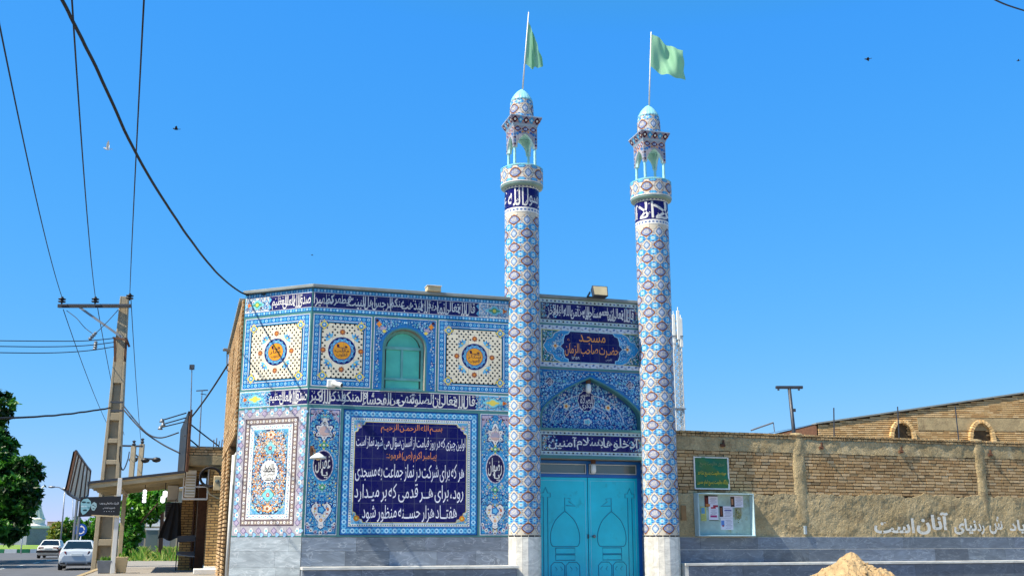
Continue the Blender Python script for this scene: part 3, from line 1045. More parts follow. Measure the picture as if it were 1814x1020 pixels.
# window surround
A = Art()
def out_arch(x, z, g=.07):
    if z > WSP:
        return ((x - wcx) / ((WX1 - WX0) / 2 + g)) ** 2 + ((z - WSP) / (WAP - WSP + g)) ** 2 > 1
    return abs(x - wcx) > (WX1 - WX0) / 2 + g
xa, xb = 1.16, 2.36
wo_ = [(xa, 5.64), (xa, 4.275), (WX0 - .03, 4.275), (WX0 - .03, WSP)] + [(wcx + (x - wcx) * 1.08, WSP + (z - WSP) * 1.09) for x, z in warc[1:-1]] + [(WX1 + .03, WSP), (WX1 + .03, 4.275), (xb, 4.275), (xb, 5.64)]
field(A, xa + .03, 4.3, xb - .03, 5.61, 10, 420, 2, inside=lambda x, z: out_arch(x, z, .08), sc=.75)
A.rect(xa, 4.275, xa + .012, 5.64, K['white'], 2); A.rect(xb - .012, 4.275, xb, 5.64, K['white'], 2); A.rect(xa + .012, 5.628, xb - .012, 5.64, K['white'], 2)
for sx in (-1, 1):
    A.lobed(wcx + sx * .5, 5.5, .05, .06, 4, .4, K['orange'], 6); A.ell(wcx + sx * .54, 5.57, .03, .03, K['maroon'], 7)
    A.lobed(wcx + sx * .43, 5.42, .06, .05, 5, .3, K['pink'], 6); A.ell(wcx + sx * .4, 5.37, .035, .03, K['yellow'], 7)
A.build('window_surround', M['tile'], mosque, .013, outline=wo_, oc=K['mid'])
# arched window
b = MB()
def ringp(g0, g1):
    hw = (WX1 - WX0) / 2
    return g0, g1
outer = [(WX0 + .002, WZ0)] + [(wcx + (x - wcx) * .995, z - .002) for x, z in warc] + [(WX1 - .002, WZ0)]
inner = [(wcx + (x - wcx) * .88, WZ0 + .05 + (z - WZ0 - .05) * .955 if i not in (0, len(outer) - 1) else WZ0 + .05) for i, (x, z) in enumerate(outer)]
n_ = len(outer)
for i in range(n_):
    j = (i + 1) % n_
    (x0, z0), (x1, z1), (x2, z2), (x3, z3) = outer[i], outer[j], inner[j], inner[i]
    vs = [(x0, .14, z0), (x1, .14, z1), (x2, .14, z2), (x3, .14, z3), (x0, .2, z0), (x1, .2, z1), (x2, .2, z2), (x3, .2, z3)]
    b.add(vs, [(0, 1, 2, 3), (7, 6, 5, 4), (0, 4, 5, 1), (3, 2, 6, 7)])
b.box(WX0 + .05, WX1 - .05, .137, .19, 5.06, 5.115)
b.box(wcx - .04, wcx + .0, .137, .19, 4.52, 5.06)
b.box(WX0 + .05, WX1 - .05, .137, .19, 4.475, 4.52)
win = b.build('window', M['greenpaint'], mosque)
b = MB()
b.prism([(wcx + (x - wcx) * .92, z) for x, z in inner], .172, .18)
b.build('pane', M['paneteal'], win)
b = MB(); b.box(WX0 - .06, WX1 + .06, -.04, .2, WZ0 - .03, WZ0 - .001); b.build('sill', M['teal'], win)
# jamb reveal
# flank panels
def flank(x0, x1, words, seed, nm):
    A = Art()
    z0, z1 = 1.64, 3.885
    xm = (x0 + x1) / 2
    A.rect(x0, z0, x1, z1, K['white'], 1)
    A.rect(x0 + .012, z0 + .012, x1 - .012, z1 - .012, K['blue'], 2)
    hx = (x1 - x0) / 2
    ov = lambda x, z: ((x - xm) / .22) ** 2 + ((z - 2.86) / .3) ** 2 > 1
    field(A, x0 + .02, z0 + .02, x1 - .02, z1 - .02, seed, 380, 3, inside=ov, sc=.85,
          cols=[K['mid'], K['cobalt'], K['sky'], K['aqua'], K['mid'], K['yellow'], K['navy']])
    for sx in (-1, 1):      # corner spandrels
        A.poly([(xm + sx * (hx - .02), z1 - .02), (xm + sx * (hx - .02), z1 - .3), (xm + sx * (hx - .06), z1 - .22), (xm + sx * (hx - .14), z1 - .13), (xm + sx * .04, z1 - .03), (xm + sx * .04, z1 - .02)], K['pink'], 6)
        for q in range(5):
            A.leaf(xm + sx * (hx - .05 - q * .04), z1 - .05 - (4 - q) * .02, .06, .02, 2.2 + q, K['maroon'], 7)
    # palmette
    A.lobed(xm, 3.47, .2, .2, 6, .35, K['navy'], 6, PI / 2)
    A.lobed(xm, 3.47, .17, .17, 6, .35, K['white'], 7, PI / 2)
    A.lobed(xm, 3.47, .13, .13, 6, .35, lin('#c9a9a0'), 8, PI / 2)
    for q in range(6): A.flower(xm + .12 * math.cos(q * PI / 3 + PI / 2), 3.47 + .12 * math.sin(q * PI / 3 + PI / 2), .03, K['white'], K['maroon'], 9)
    for q in range(8): A.leaf(xm, 3.45, .13, .03, PI / 2 + (q - 3.5) * .42, [K['grey'], K['pink']][q % 2], 8)
    A.lobed(xm, 3.62, .07, .09, 3, .3, K['white'], 7, PI / 2)
    A.ell(xm, 3.6, .03, .04, K['maroon'], 8)
    for zz in (3.22, 2.47):
        for q in range(4): A.leaf(xm, zz, .1, .05, q * PI / 2, K['yellow'] if zz > 3 else K['aqua'], 7)
        A.lobed(xm, zz, .06, .06, 4, .3, K['green'], 8); A.ell(xm, zz, .02, .02, K['white'], 9)
    # medallion
    A.ell(xm, 2.86, .185, .275, K['white'], 7, 32)
    A.lobed(xm, 2.86, .18, .27, 20, .06, lin('#8f7f9c'), 8, n=80)
    A.ell(xm, 2.86, .165, .25, lin('#1d1446'), 9, 32)
    A.text(words[0], xm - .03, 2.64, xm + .09, 2.80, K['white'], 10, .01)
    A.text(words[1], xm - .14, 2.72, xm + .13, 3.06, K['white'], 10, .008)
    # vase
    A.lobed(xm, 2.1, .05, .06, 4, .3, K['cobalt'], 7)
    va = [(.0, 1.75), (.05, 1.78), (.04, 1.86), (.12, 1.96), (.175, 2.06), (.16, 2.15), (.1, 2.2), (0, 2.14)]
    for sc_, c, l in ((1.08, K['navy'], 6), (1, K['white'], 7)):
        A.poly([(xm + x * sc_, 1.97 + (z - 1.97) * sc_) for x, z in va] + [(xm - x * sc_, 1.97 + (z - 1.97) * sc_) for x, z in va[-2:0:-1]], c, l)
    for q in range(10): A.leaf(xm + .1 * math.cos(q * .628), 2.06 + .08 * math.sin(q * .628), .05, .022, q * .628 + .6, [K['red'], K['mid'], K['yellow']][q % 3], 8)
    A.lobed(xm, 2.08, .08, .08, 5, .25, K['mid'], 9); A.lobed(xm, 2.08, .05, .05, 5, .25, K['sky'], 10)
    A.flower(xm, 1.9, .03, K['orange'], K['white'], 8)
    for sx in (-1, 1): A.flower(xm + sx * .11, 2.1, .022, K['red'], K['yellow'], 8)
    for k in range(9):
        t = PI + k * PI / 8
        A.flower(xm + .24 * math.cos(t), 1.83 + .15 * math.sin(t), .035, K['pink'] if k % 2 else K['white'], K['maroon'], 7)
    A.frame(x0 + .02, z0 + .02, x1 - .02, z1 - .02, .008, K['navy'], 8)
    return A.build(nm, M['tile'], mosque, .013)
flank(.03, .60, ('یا', 'غفران'), 11, 'floral_panel')
flank(3.245, 3.83, ('یا', 'رضوان'), 12, 'floral_panel')

# the large text panel
A = Art()
x0, z0, x1, z1 = .65, 1.64, 3.195, 3.885
dotted_border(A, x0, z0, x1, z1, .15, K['mid'], K['pale'], K['sky'], 1, .075, .045)
A.frame(x0, z0, x1, z1, .012, K['navy'], 4)
A.frame(x0 + .15, z0 + .15, x1 - .15, z1 - .15, .045, K['white'], 3)
nx, ny = 52, 44
for k in range(nx):
    for zz in (z0 + .172, z1 - .172):
        A.ell(x0 + .17 + (x1 - x0 - .34) * (k + .5) / nx, zz, .011, .014, K['slate'] if k % 2 else K['green'], 4, 6)
for k in range(ny):
    for xx in (x0 + .172, x1 - .172):
        A.ell(xx, z0 + .17 + (z1 - z0 - .34) * (k + .5) / ny, .014, .011, K['slate'] if k % 2 else K['green'], 4, 6)
a, b_, c, d = x0 + .195, z0 + .195, x1 - .195, z1 - .195
A.rect(a, b_, c, d, K['sky'], 2)
for xx, zz in ((a, b_), (c - .3, b_), (a, d - .3), (c - .3, d - .3)):
    field(A, xx, zz, xx + .3, zz + .3, 13 + int(xx * 10), 600, 3, sc=.8, sym=False, cols=[K['pale'], K['white'], K['mid'], K['yellow'], K['aqua']], inside=lambda x, z: True)
k = .22
nv = [(a + k, b_ + .03), (c - k, b_ + .03), (c - k + .02, b_ + .08), (c - .13, b_ + .1), (c - .1, b_ + .13), (c - .08, b_ + k - .02), (c - .03, b_ + k), (c - .03, d - k), (c - .08, d - k + .02), (c - .1, d - .13), (c - .13, d - .1), (c - k + .02, d - .08), (c - k, d - .03), (a + k, d - .03), (a + k - .02, d - .08), (a + .13, d - .1), (a + .1, d - .13), (a + .08, d - k + .02), (a + .03, d - k), (a + .03, b_ + k), (a + .08, b_ + k - .02), (a + .1, b_ + .13), (a + .13, b_ + .1), (a + k - .02, b_ + .08)]
mx_, mz_ = (a + c) / 2, (b_ + d) / 2
A.poly([(mx_ + (x - mx_) * 1.02, mz_ + (z - mz_) * 1.02) for x, z in nv], K['white'], 6)
A.poly([(mx_ + (x - mx_) * 1.008, mz_ + (z - mz_) * 1.008) for x, z in nv], K['yellow'], 7)
A.poly(nv, lin('#0c0a58'), 8)
for xx, zz in ((a + .1, b_ + .1), (c - .1, b_ + .1), (a + .1, d - .1), (c - .1, d - .1)):
    A.flower(xx, zz, .055, K['orange'] if zz < 2.5 else K['pink'], K['yellow'], 9, 8)
W_, O_ = lin('#eceaf2'), lin('#e08a52')
A.line('بسـم الله الرحمـن الرحیـم', a + .5, c - .5, 3.53, .15, O_, 10, .004, tilt=.05)
A.line('اولین چیزی که در روز قیامت از انسان سؤال می شود نماز است', a + .05, c - .05, 3.235, .24, W_, 10, .002)
A.line('پیـامبر اکرم (ص) فرمود:', a + .62, c - .6, 3.02, .17, O_, 10, .004)
A.line('هر که برای شرکت در نماز جماعت به مسجدی', a + .05, c - .07, 2.68, .34, W_, 10, .002)
A.line('رود، برای هــر قدمی که بر میـدارد', a + .05, c - .08, 2.31, .34, W_, 10, .002)
A.line('هفتــاد هزار حســنه منظور شود', a + .2, c - .2, 1.95, .33, W_, 10, .002)
A.build('text_panel', M['tile'], mosque, .013)

# carpet panel on the corner face
A = Art()
x0, z0, x1, z1 = .01, 1.63, CHL - .01, 3.90
xm = (x0 + x1) / 2
A.rect(x0, z0, x1, z1, lin('#a9a5ab'), 1)
n1 = 9; n2 = 15
def motif(x, z, k, hor, sgn):
    wv = .075
    if k % 2:
        A.lobed(x, z, .062, .062, 4, .3, K['purple'], 3); A.lobed(x, z, .045, .045, 4, .3, K['pink'], 4)
    else:
        A.lobed(x, z, .06, .07, 6, .25, K['grey'], 3); A.lobed(x, z, .048, .056, 6, .25, K['white'], 4); A.ell(x, z, .02, .024, K['sky'], 5)
    ex, ez = (x + wv, z + sgn * .07) if hor else (x + sgn * .07, z + wv)
    A.lobed(ex, ez, .055, .055, 3, .3, K['purple'], 3); A.lobed(ex, ez, .042, .042, 3, .3, lin('#86b9dc'), 4)
for k in range(n1):
    xx = x0 + .09 + (x1 - x0 - .18) * k / (n1 - 1)
    motif(xx, z0 + .085, k, True, -1 if k < n1 - 1 else 0); motif(xx, z1 - .085, k, True, 1 if k < n1 - 1 else 0)
for k in range(1, n2):
    zz = z0 + .085 + (z1 - z0 - .17) * k / n2
    motif(x0 + .09, zz, k, False, -.6); motif(x1 - .09, zz, k, False, .6)
A.frame(x0 + .17, z0 + .17, x1 - .17, z1 - .17, .012, K['maroon'], 4)
A.frame(x0 + .185, z0 + .185, x1 - .185, z1 - .185, .085, lin('#827572'), 3)
for k in range(16):
    xx = x0 + .23 + (x1 - x0 - .46) * k / 15
    for zz in (z0 + .228, z1 - .228): A.flower(xx, zz, .027 if k % 2 else .02, K['white'] if k % 2 else K['cream'], K['purple'], 5)
for k in range(1, 26):
    zz = z0 + .23 + (z1 - z0 - .46) * k / 26
    for xx in (x0 + .228, x1 - .228): A.flower(xx, zz, .027 if k % 2 else .02, K['white'] if k % 2 else K['cream'], K['purple'], 5)
A.frame(x0 + .272, z0 + .272, x1 - .272, z1 - .272, .012, K['maroon'], 4)
A.rect(x0 + .285, z0 + .285, x1 - .285, z1 - .285, K['white'], 2)
for k in range(20):
    xx = x0 + .32 + (x1 - x0 - .64) * k / 19
    for zz in (z0 + .33, z1 - .33): A.leaf(xx - .02, zz, .04, .02, .5 if k % 2 else -.5, K['sky'] if k % 3 else K['purple'], 4)
for k in range(36):
    zz = z0 + .33 + (z1 - z0 - .66) * k / 35
    for xx in (x0 + .33, x1 - .33): A.leaf(xx, zz - .02, .04, .02, 2.0 if k % 2 else 1.1, K['sky'] if k % 3 else K['purple'], 4)
a, b_, c, d = x0 + .375, z0 + .375, x1 - .375, z1 - .375
A.rect(a, b_, c, d, K['sky'], 4)
field(A, a, b_, c, d, 20, 500, 5, sc=.7, cols=[K['white'], K['mid'], K['yellow']])
zm = (b_ + d) / 2
hw, hh = (c - a) / 2, (d - b_) / 2
loz = lambda x, z: (abs(x - xm) / hw) ** 3.0 + (abs(z - zm) / hh) ** 3.0 < .93
tt = [2 * PI * k / 60 for k in range(60)]
se = lambda t, e: (xm + hw * e * math.copysign(abs(math.cos(t)) ** .62, math.cos(t)), zm + hh * e * math.copysign(abs(math.sin(t)) ** .62, math.sin(t)))
A.poly([se(t, 1.0) for t in tt], lin('#37324a'), 8)
md = lambda x, z: loz(x, z) and ((x - xm) / .2) ** 2 + ((z - zm) / .22) ** 2 > 1
field(A, a, b_, c, d, 21, 900, 9, sc=.8, inside=md, cols=[K['orange'], K['orange'], K['brown'], K['sky'], K['cream'], K['gold']],
      fl=[(K['white'], K['pink']), (K['sky'], K['white']), (K['cream'], K['orange']), (K['white'], K['purple']), (K['blue'], K['white'])])
for zz in (zm + .42, zm - .42):
    A.lobed(xm, zz, .14, .13, 4, .25, K['teal'], 12); A.lobed(xm, zz, .12, .11, 4, .25, K['aqua'], 13); A.flower(xm, zz, .04, K['red'], K['white'], 14)
for zz, s_ in ((zm + .66, 1), (zm - .66, -1)):
    A.lobed(xm, zz, .12, .08, 5, .3, K['orange'], 12); A.lobed(xm, zz, .09, .06, 5, .3, K['cream'], 13); A.ell(xm, zz, .03, .03, K['brown'], 14)
A.lobed(xm, zm, .205, .225, 18, .1, K['slate'], 12, n=90); A.lobed(xm, zm, .195, .215, 18, .1, K['white'], 13, n=90)
for t, q0, q1, q2, q3 in (('الله', -.02, .02, .1, .14), ('محمد', -.1, -.02, .13, .09), ('اللهم صل علی', -.13, -.1, .13, -.01), ('وآل', -.14, .0, -.04, .12), ('محمد', -.08, -.17, .1, -.09)):
    A.text(t, xm + q0, zm + q1, xm + q2, zm + q3, K['black'], 14, .01)
A.build('carpet_panel', M['tile'], mosque, .013, *LCH)

# portal: upper band, name panel, spandrel, tympanum, lower band
def portal_band(x0, x1, z0, z1, words, seed, y, e=.075, over=.8, small=False):
    A = Art()
    A.rect(x0, z0, x1, z1, lin('#b9cdd0'), 1)
    n = int((x1 - x0) / .085)
    for k in range(n):
        xx = x0 + (x1 - x0) * (k + .5) / n
        for zz in (z0 + .04, z1 - .04):
            A.leaf(xx - .028, zz, .056, .036, 0, K['slate'] if k % 2 else K['black'], 3)
    for k in range(int((z1 - z0) / .09)):
        zz = z0 + .08 + k * .085
        for xx in (x0 + .04, x1 - .04): A.leaf(xx, zz - .028, .056, .03, PI / 2, K['slate'] if k % 2 else K['black'], 3)
    A.frame(x0 + .075, z0 + e, x1 - .075, z1 - e, .01, K['black'], 4)
    A.rect(x0 + .085, z0 + e + .01, x1 - .085, z1 - e - .01, lin('#54506a'), 4)
    field(A, x0 + .09, z0 + e + .015, x0 + .4, z1 - e - .015, seed, 700, 5, sc=.7, sym=False, cols=[K['yellow'], K['orange'], K['green'], K['white'], K['aqua']])
    field(A, x1 - .4, z0 + e + .015, x1 - .09, z1 - e - .015, seed + 1, 700, 5, sc=.7, sym=False, cols=[K['yellow'], K['orange'], K['green'], K['white'], K['aqua']])
    a, b_, c, d = x0 + .14, z0 + e + .015, x1 - .14, z1 - e - .015
    zm = (b_ + d) / 2
    A.poly([(a + .16, b_), (c - .16, b_), (c - .1, b_ + .05), (c - .04, b_ + .07), (c - .03, zm), (c - .04, d - .07), (c - .1, d - .05), (c - .16, d), (a + .16, d), (a + .1, d - .05), (a + .04, d - .07), (a + .03, zm), (a + .04, b_ + .07), (a + .1, b_ + .05)], K['navy'], 8)
    A.script(words, a + .08, c - .08, b_ + .02, d - .015, K['white'], 9, seed, over=over)
    return A.build('inscription_band', M['tile'], mosque, 0, (0, y, 0))
portal_band(4.48, 6.80, 5.785, 6.285, 'قال الله تعالی انما یعمر مساجد الله من آمن بالله والیوم الآخر'.split(), 31, .267)
portal_band(4.48, 6.80, 3.165, 3.635, 'ادخلوها بسلام آمنین'.split(), 33, .259, over=1.0)
A = Art()
x0, z0, x1, z1 = 4.48, 4.905, 6.80, 5.745
A.rect(x0, z0, x1, z1, lin('#c3cdd8'), 1)
n = 30
for k in range(n):
    xx = x0 + (x1 - x0) * (k + .5) / n
    for zz in (z0 + .045, z1 - .045): A.leaf(xx - .034, zz, .068, .04, .5 if k % 2 else -.5, K['slate'] if k % 2 else K['grey'], 2)
for k in range(9):
    zz = z0 + .1 + k * .08
    for xx in (x0 + .045, x1 - .045): A.leaf(xx, zz - .03, .06, .035, 1.2 if k % 2 else 1.9, K['slate'] if k % 2 else K['grey'], 2)
a, b_, c, d = x0 + .09, z0 + .09, x1 - .09, z1 - .09
A.rect(a, b_, c, d, K['yellow'], 2); A.rect(a + .012, b_ + .012, c - .012, d - .012, lin('#2f6d72'), 3)
field(A, a + .02, b_ + .02, c - .02, d - .02, 41, 420, 4, sc=.9, cols=[K['aqua'], K['cream'], K['green'], K['navy'], K['yellow']], inside=lambda x, z: abs(x - (a + c) / 2) > .7)
xm, zm = (a + c) / 2, (b_ + d) / 2
HX = [(.66, .325), (.78, .27), (.84, .17), (.95, .13), (1.03, 0)]
hexp = [(x, z) for x, z in HX] + [(x, -z) for x, z in HX[-2::-1]]
hexp = hexp + [(-x, z) for x, z in hexp[::-1]]
A.poly([(xm + x * 1.012, zm + z * 1.01) for x, z in hexp], K['cream'], 7)
def sup(e, hw, hh, n=48):
    o = []
    for k in range(n):
        t = 2 * PI * k / n
        o.append((xm + hw * math.copysign(abs(math.cos(t)) ** e, math.cos(t)), zm + hh * math.copysign(abs(math.sin(t)) ** e, math.sin(t))))
    return o
A.poly([(xm + x, zm + z * .985) for x, z in hexp], K['blue'], 8)
field(A, a + .1, b_ + .03, c - .1, d - .03, 42, 420, 9, sc=.8, cols=[K['mid'], K['cobalt'], K['sky'], K['white'], K['pale']],
      inside=lambda x, z: .60 < abs(x - xm) < .93 - abs(z - zm) * .9)
for sx in (-1, 1):
    for q in range(4): A.leaf(xm + sx * .78, zm, .09, .05, q * PI / 2, K['cream'], 12)
    A.ell(xm + sx * .78, zm, .03, .03, K['orange'], 13)
pl = [(-.5, -.27), (.5, -.27), (.5, -.22), (.57, -.2), (.6, -.12), (.6, -.06), (.67, 0), (.6, .06), (.6, .12), (.57, .2), (.5, .22), (.46, .27), (-.46, .27), (-.5, .22), (-.57, .2), (-.6, .12), (-.6, .06), (-.67, 0), (-.6, -.06), (-.6, -.12), (-.57, -.2), (-.5, -.22)]
A.poly([(xm + x * 1.03, zm + z * 1.19) for x, z in pl], K['pale'], 12)
A.poly([(xm + x, zm + z * 1.14) for x, z in pl], lin('#0c0a58'), 13)
O2 = lin('#f0a050')
A.text('مسجـد', xm - .27, zm + .06, xm + .30, zm + .26, O2, 15, .006)
A.line('حضـرت صاحب الزمان', xm - .58, xm + .58, zm - .12, .27, O2, 15, .004, tilt=.06)
A.text('ع', xm - .52, zm + .06, xm - .45, zm + .16, O2, 15, .01)
A.text('۱۳۵۹', xm - .43, zm - .255, xm - .27, zm - .195, K['white'], 15, .01)
A.text('تاسیس', xm + .3, zm - .26, xm + .43, zm - .2, K['white'], 15, .0)
A.build('name_panel', M['tile'], mosque, 0, (0, .267, 0))
# spandrel and tympanum
def under(x, z, g=0):
    q = parc
    for i in range(len(q) - 1):
        if q[i][0] <= x <= q[i + 1][0] and q[i + 1][0] > q[i][0]:
            t = (x - q[i][0]) / (q[i + 1][0] - q[i][0])
            return z < q[i][1] + t * (q[i + 1][1] - q[i][1]) - g
    return False
A = Art()
field(A, 4.48, 3.72, 6.80, 4.84, 51, 620, 1, inside=lambda x, z: not under(x, z, -.035) and 4.5 < x < 6.78, sc=.95,
      cols=[K['cobalt'], K['navy'], K['sky'], K['mid'], K['pale'], K['cobalt']])
for sx in (-1, 1):
    A.lobed(APX + sx * .86, 4.6, .09, .09, 4, .3, K['white'], 6); A.lobed(APX + sx * .86, 4.6, .08, .08, 4, .3, K['navy'], 7)
    A.text('الله', APX + sx * .86 - .05, 4.55, APX + sx * .86 + .05, 4.65, K['white'], 8, .02)
A.build('spandrel_panel', M['tile'], mosque, .002, (0, .28, 0), outline=[(4.45, 4.85), (4.45, 3.69)] + [(APX + (x - APX) * 1.0, z) for x, z in parc] + [(6.83, 3.69), (6.83, 4.85)], oc=K['mid'])
A = Art()
field(A, APX - 1.1, 3.70, APX + 1.12, ASC, 52, 640, 1, inside=lambda x, z: under(x, z, .05), sc=.95,
      cols=[K['cobalt'], K['navy'], K['sky'], K['mid'], K['pale'], K['cobalt']])
for r0 in (.52, .8):
    A.ribbon([(APX + r0 * math.cos(t), 3.75 + r0 * .8 * math.sin(t)) for t in np.linspace(.15, PI - .15, 30)], .012, K['white'], 5)
A.lobed(APX - .02, 4.27, .19, .22, 10, .08, K['white'], 6); A.lobed(APX - .02, 4.27, .18, .21, 10, .08, K['navy'], 7)
A.text('اقم', APX - .12, 4.33, APX + .05, 4.42, K['white'], 8, .01)
A.text('الصلاة', APX - .15, 4.22, APX + .13, 4.38, K['white'], 9, .012)
A.text('لذکری', APX - .15, 4.1, APX + .12, 4.24, K['white'], 9, .012)
for xx in (-.45, .45): A.lobed(APX + xx, 4.15, .07, .07, 5, .3, K['cream'], 6); A.ell(APX + xx, 4.15, .03, .03, K['orange'], 7)
A.lobed(APX, 3.85, .1, .08, 5, .3, K['white'], 6); A.lobed(APX, 3.85, .07, .05, 5, .3, K['aqua'], 7)
A.build('tympanum', M['tile'], mosque, .002, (0, .468, 0), outline=[(APX + (x - APX) * .999, z) for x, z in parc], oc=K['cobalt'])
b = MB()
for i in range(len(parc) - 1):
    (x0, z0), (x1, z1) = parc[i], parc[i + 1]
    s0, s1 = .955, .955
    f = lambda x, z: (APX + (x - APX) * .972, 3.69 + (z - 3.69) * .962)
    (x2, z2), (x3, z3) = f(x1, z1), f(x0, z0)
    b.add([(x0, .262, z0), (x1, .262, z1), (x2, .262, z2), (x3, .262, z3), (x0, .46, z0), (x1, .46, z1), (x2, .46, z2), (x3, .46, z3)], [(0, 1, 2, 3), (3, 2, 6, 7), (0, 4, 5, 1), (4, 7, 6, 5)])
b.build('arch_moulding', M['teal'], mosque)

# door
DY = .62
door = MB()
door.box(4.42, 6.78, DY - .06, DY + .02, 3.03, 3.085); door.box(4.42, 6.78, DY - .06, DY + .02, 2.76, 2.82)
door.box(4.42, 4.56, DY - .06, DY + .02, .75, 3.03); door.box(6.69, 6.78, DY - .06, DY + .02, .75, 3.03)
door.box(5.60, 5.64, DY - .06, DY + .02, 2.82, 3.03)
dr = door.build('door', M['blue'], mosque, bevel=.004)
b = MB()
for x0, x1 in ((4.585, 5.585), (5.655, 6.67)):
    b.box(x0, x1, DY - .07, DY - .06, 2.83, 2.842); b.box(x0, x1, DY - .07, DY - .06, 3.005, 3.017)
    b.box(x0, x0 + .012, DY - .07, DY - .06, 2.842, 3.005); b.box(x1 - .012, x1, DY - .07, DY - .06, 2.842, 3.005)
b.build('glazing_bead', M['white'], dr)
b = MB(); b.box(4.56, 5.60, DY - .03, DY - .02, 2.82, 3.03); b.box(5.64, 6.69, DY - .03, DY - .02, 2.82, 3.03)
b.build('transom_pane', M['darkglass'], dr)
CY, CYD, CYL = lin('#0fd0e4'), lin('#0b86a6'), lin('#8fdcf0')
def leaf_door(x0, x1, mirror):
    b = MB()
    b.box(x0, x1, DY - .05, DY, .75, 2.755, CY)
    yf = DY - .05
    # edge beads
    b.box(x0 + .05, x1 - .05, yf - .004, yf, 2.69, 2.697, CYL)
    e = x1 - .05 if not mirror else x0 + .045
    b.box(e, e + .007, yf - .004, yf, .8, 2.69, CYL)
    e = x0 + .05 if not mirror else x1 - .055
    b.box(e, e + .007, yf - .004, yf, .8, 2.69, CYL)
    W = x1 - x0
    def X(u): return x0 + u if not mirror else x1 - u
    def line(pts, r=.008): b.tube([(X(u), yf - .002, z) for u, z in pts], r, 6, CYD, False)
    dc = .57
    dome = [(0, .0), (-.08, -.06), (-.2, -.18), (-.28, -.35), (-.305, -.5), (-.29, -.62), (-.25, -.67)]
    fine = []
    for i in range(len(dome) - 1):
        p0, p1, p2, p3 = dome[max(i - 1, 0)], dome[i], dome[i + 1], dome[min(i + 2, len(dome) - 1)]
        for q in range(5):
            v = q / 5
            fine.append(tuple(.5 * (2 * p1[c] + (p2[c] - p0[c]) * v + (2 * p0[c] - 5 * p1[c] + 4 * p2[c] - p3[c]) * v * v + (3 * p1[c] - p0[c] - 3 * p2[c] + p3[c]) * v ** 3) for c in (0, 1)))
    dome = fine + [dome[-1]]
    L = [(dc + u, 2.1 + z) for u, z in dome]
    Rr = [(dc - u, 2.1 + z) for u, z in dome]
    line(L); line(Rr); line([L[-1], Rr[-1]])
    line([(dc, 2.1), (dc, 2.36), (dc + .12, 2.34), (dc + .08, 2.29), (dc + .22, 2.2), (dc + .02, 2.21)])
    for za, zb, hw in ((1.40, 1.29, .2), (1.27, 1.17, .2)):
        line([(dc - hw, za), (dc + hw, za), (dc + hw, zb), (dc - hw, zb), (dc - hw, za)])
    for cx_ in (dc - .155, dc + .155):
        line([(cx_ - .14, .8), (cx_ - .14, 1.07), (cx_ - .08, 1.13), (cx_ + .08, 1.13), (cx_ + .14, 1.07), (cx_ + .14, .8)])
        for q in (-.055, .055):
            line([(cx_ + q, 1.05), (cx_ + q + .04, 1.0), (cx_ + q, .95), (cx_ + q - .04, 1.0), (cx_ + q, 1.05)], .006)
    mx = .17
    line([(mx - .045, .8), (mx - .045, 2.37), (mx - .1, 2.37), (mx - .1, 2.45), (mx - .045, 2.45), (mx, 2.56), (mx + .045, 2.45), (mx + .1, 2.45), (mx + .1, 2.37), (mx + .045, 2.37), (mx + .045, .8)])
    o = b.build('leaf', M['cyan'], dr)
    return o
leaf_door(4.565, 5.612, False)
leaf_door(5.628, 6.688, True)
b = MB()
b.tube([(5.72, DY - .05, 1.62), (5.72, DY - .11, 1.62)], .025, 10); b.ball((5.72, DY - .12, 1.62), .035, 10)
b.build('handle', M['steel'], dr, smooth=True)
b = MB(); b.box(5.60, 5.625, DY - .075, DY - .05, 1.58, 1.66); b.build('lock', M['darksteel'], dr)
# right reveal of the doorway, patterned
A = Art()
A.rect(0, 1.63, .33, 3.1, K['cream'], 1)
rng = random.Random(5)
for i in range(11):
    z = 1.70 + i * .132
    A.lobed(.08, z, .06, .05, 4, .4, K['slate'], 2); A.lobed(.21, z + .06, .06, .05, 4, .4, K['maroon'], 2); A.leaf(.12, z, .1, .04, .8, K['orange'], 3); A.ell(.3, z, .025, .025, K['mid'], 3)
A.build('door_reveal', M['tile_s'], mosque, .004, (6.78, .61, 0), (0, 0, -PI / 2))

# marble foot and ledge
def slabs(b, x0, x1, z0, z1, y0, y1, w0, rng, lo=.75, hi=1.2):
    x = x0
    while x < x1 - .01:
        e = min(x1, x + w0 * rng.uniform(.75, 1.3))
        if x1 - e < .2: e = x1
        g = rng.uniform(lo, hi)
        b.box(x + .0015, e - .0015, y0, y1, z0 + .0015, z1 - .0015, (g, g, g * rng.uniform(.98, 1.04), 1))
        x = e
rng = random.Random(8)
b = MB()
slabs(b, 0.0, 3.87, 1.355, 1.60, -.018, .0, 1.1, rng)
slabs(b, 0.0, 3.87, 1.10, 1.355, -.018, .0, .9, rng)
b.build('marble_cladding', M['marble_g'], mosque, bevel=.002)
b = MB(); slabs(b, 0.02, 3.86, .75, 1.045, -.33, -.30, .9, rng, .8, 1.0)
b.box(3.85, 3.88, -.30, .0, .75, 1.045, (.9, .9, .9, 1)); b.box(.0, .02, -.30, .0, .75, 1.045, (.9, .9, .9, 1))
b.build('bench_front', M['marble_g'], mosque, bevel=.002)
b = MB(); b.box(3.87, 4.45, .262, .28, .75, 1.6); b.build('marble_cladding', M['marble_g'], mosque)
b = MB(); b.box(6.76, 6.78, .3, .56, .75, 1.6); b.build('marble_cladding', M['marble_g'], mosque)
b = MB()
slabs(b, 0, CHL, 1.355, 1.605, -.018, .01, 1.0, rng, .9, 1.1); slabs(b, 0, CHL, 1.08, 1.355, -.018, .01, .8, rng, .9, 1.1); slabs(b, 0, CHL, .75, 1.08, -.018, .01, .8, rng, .9, 1.1)
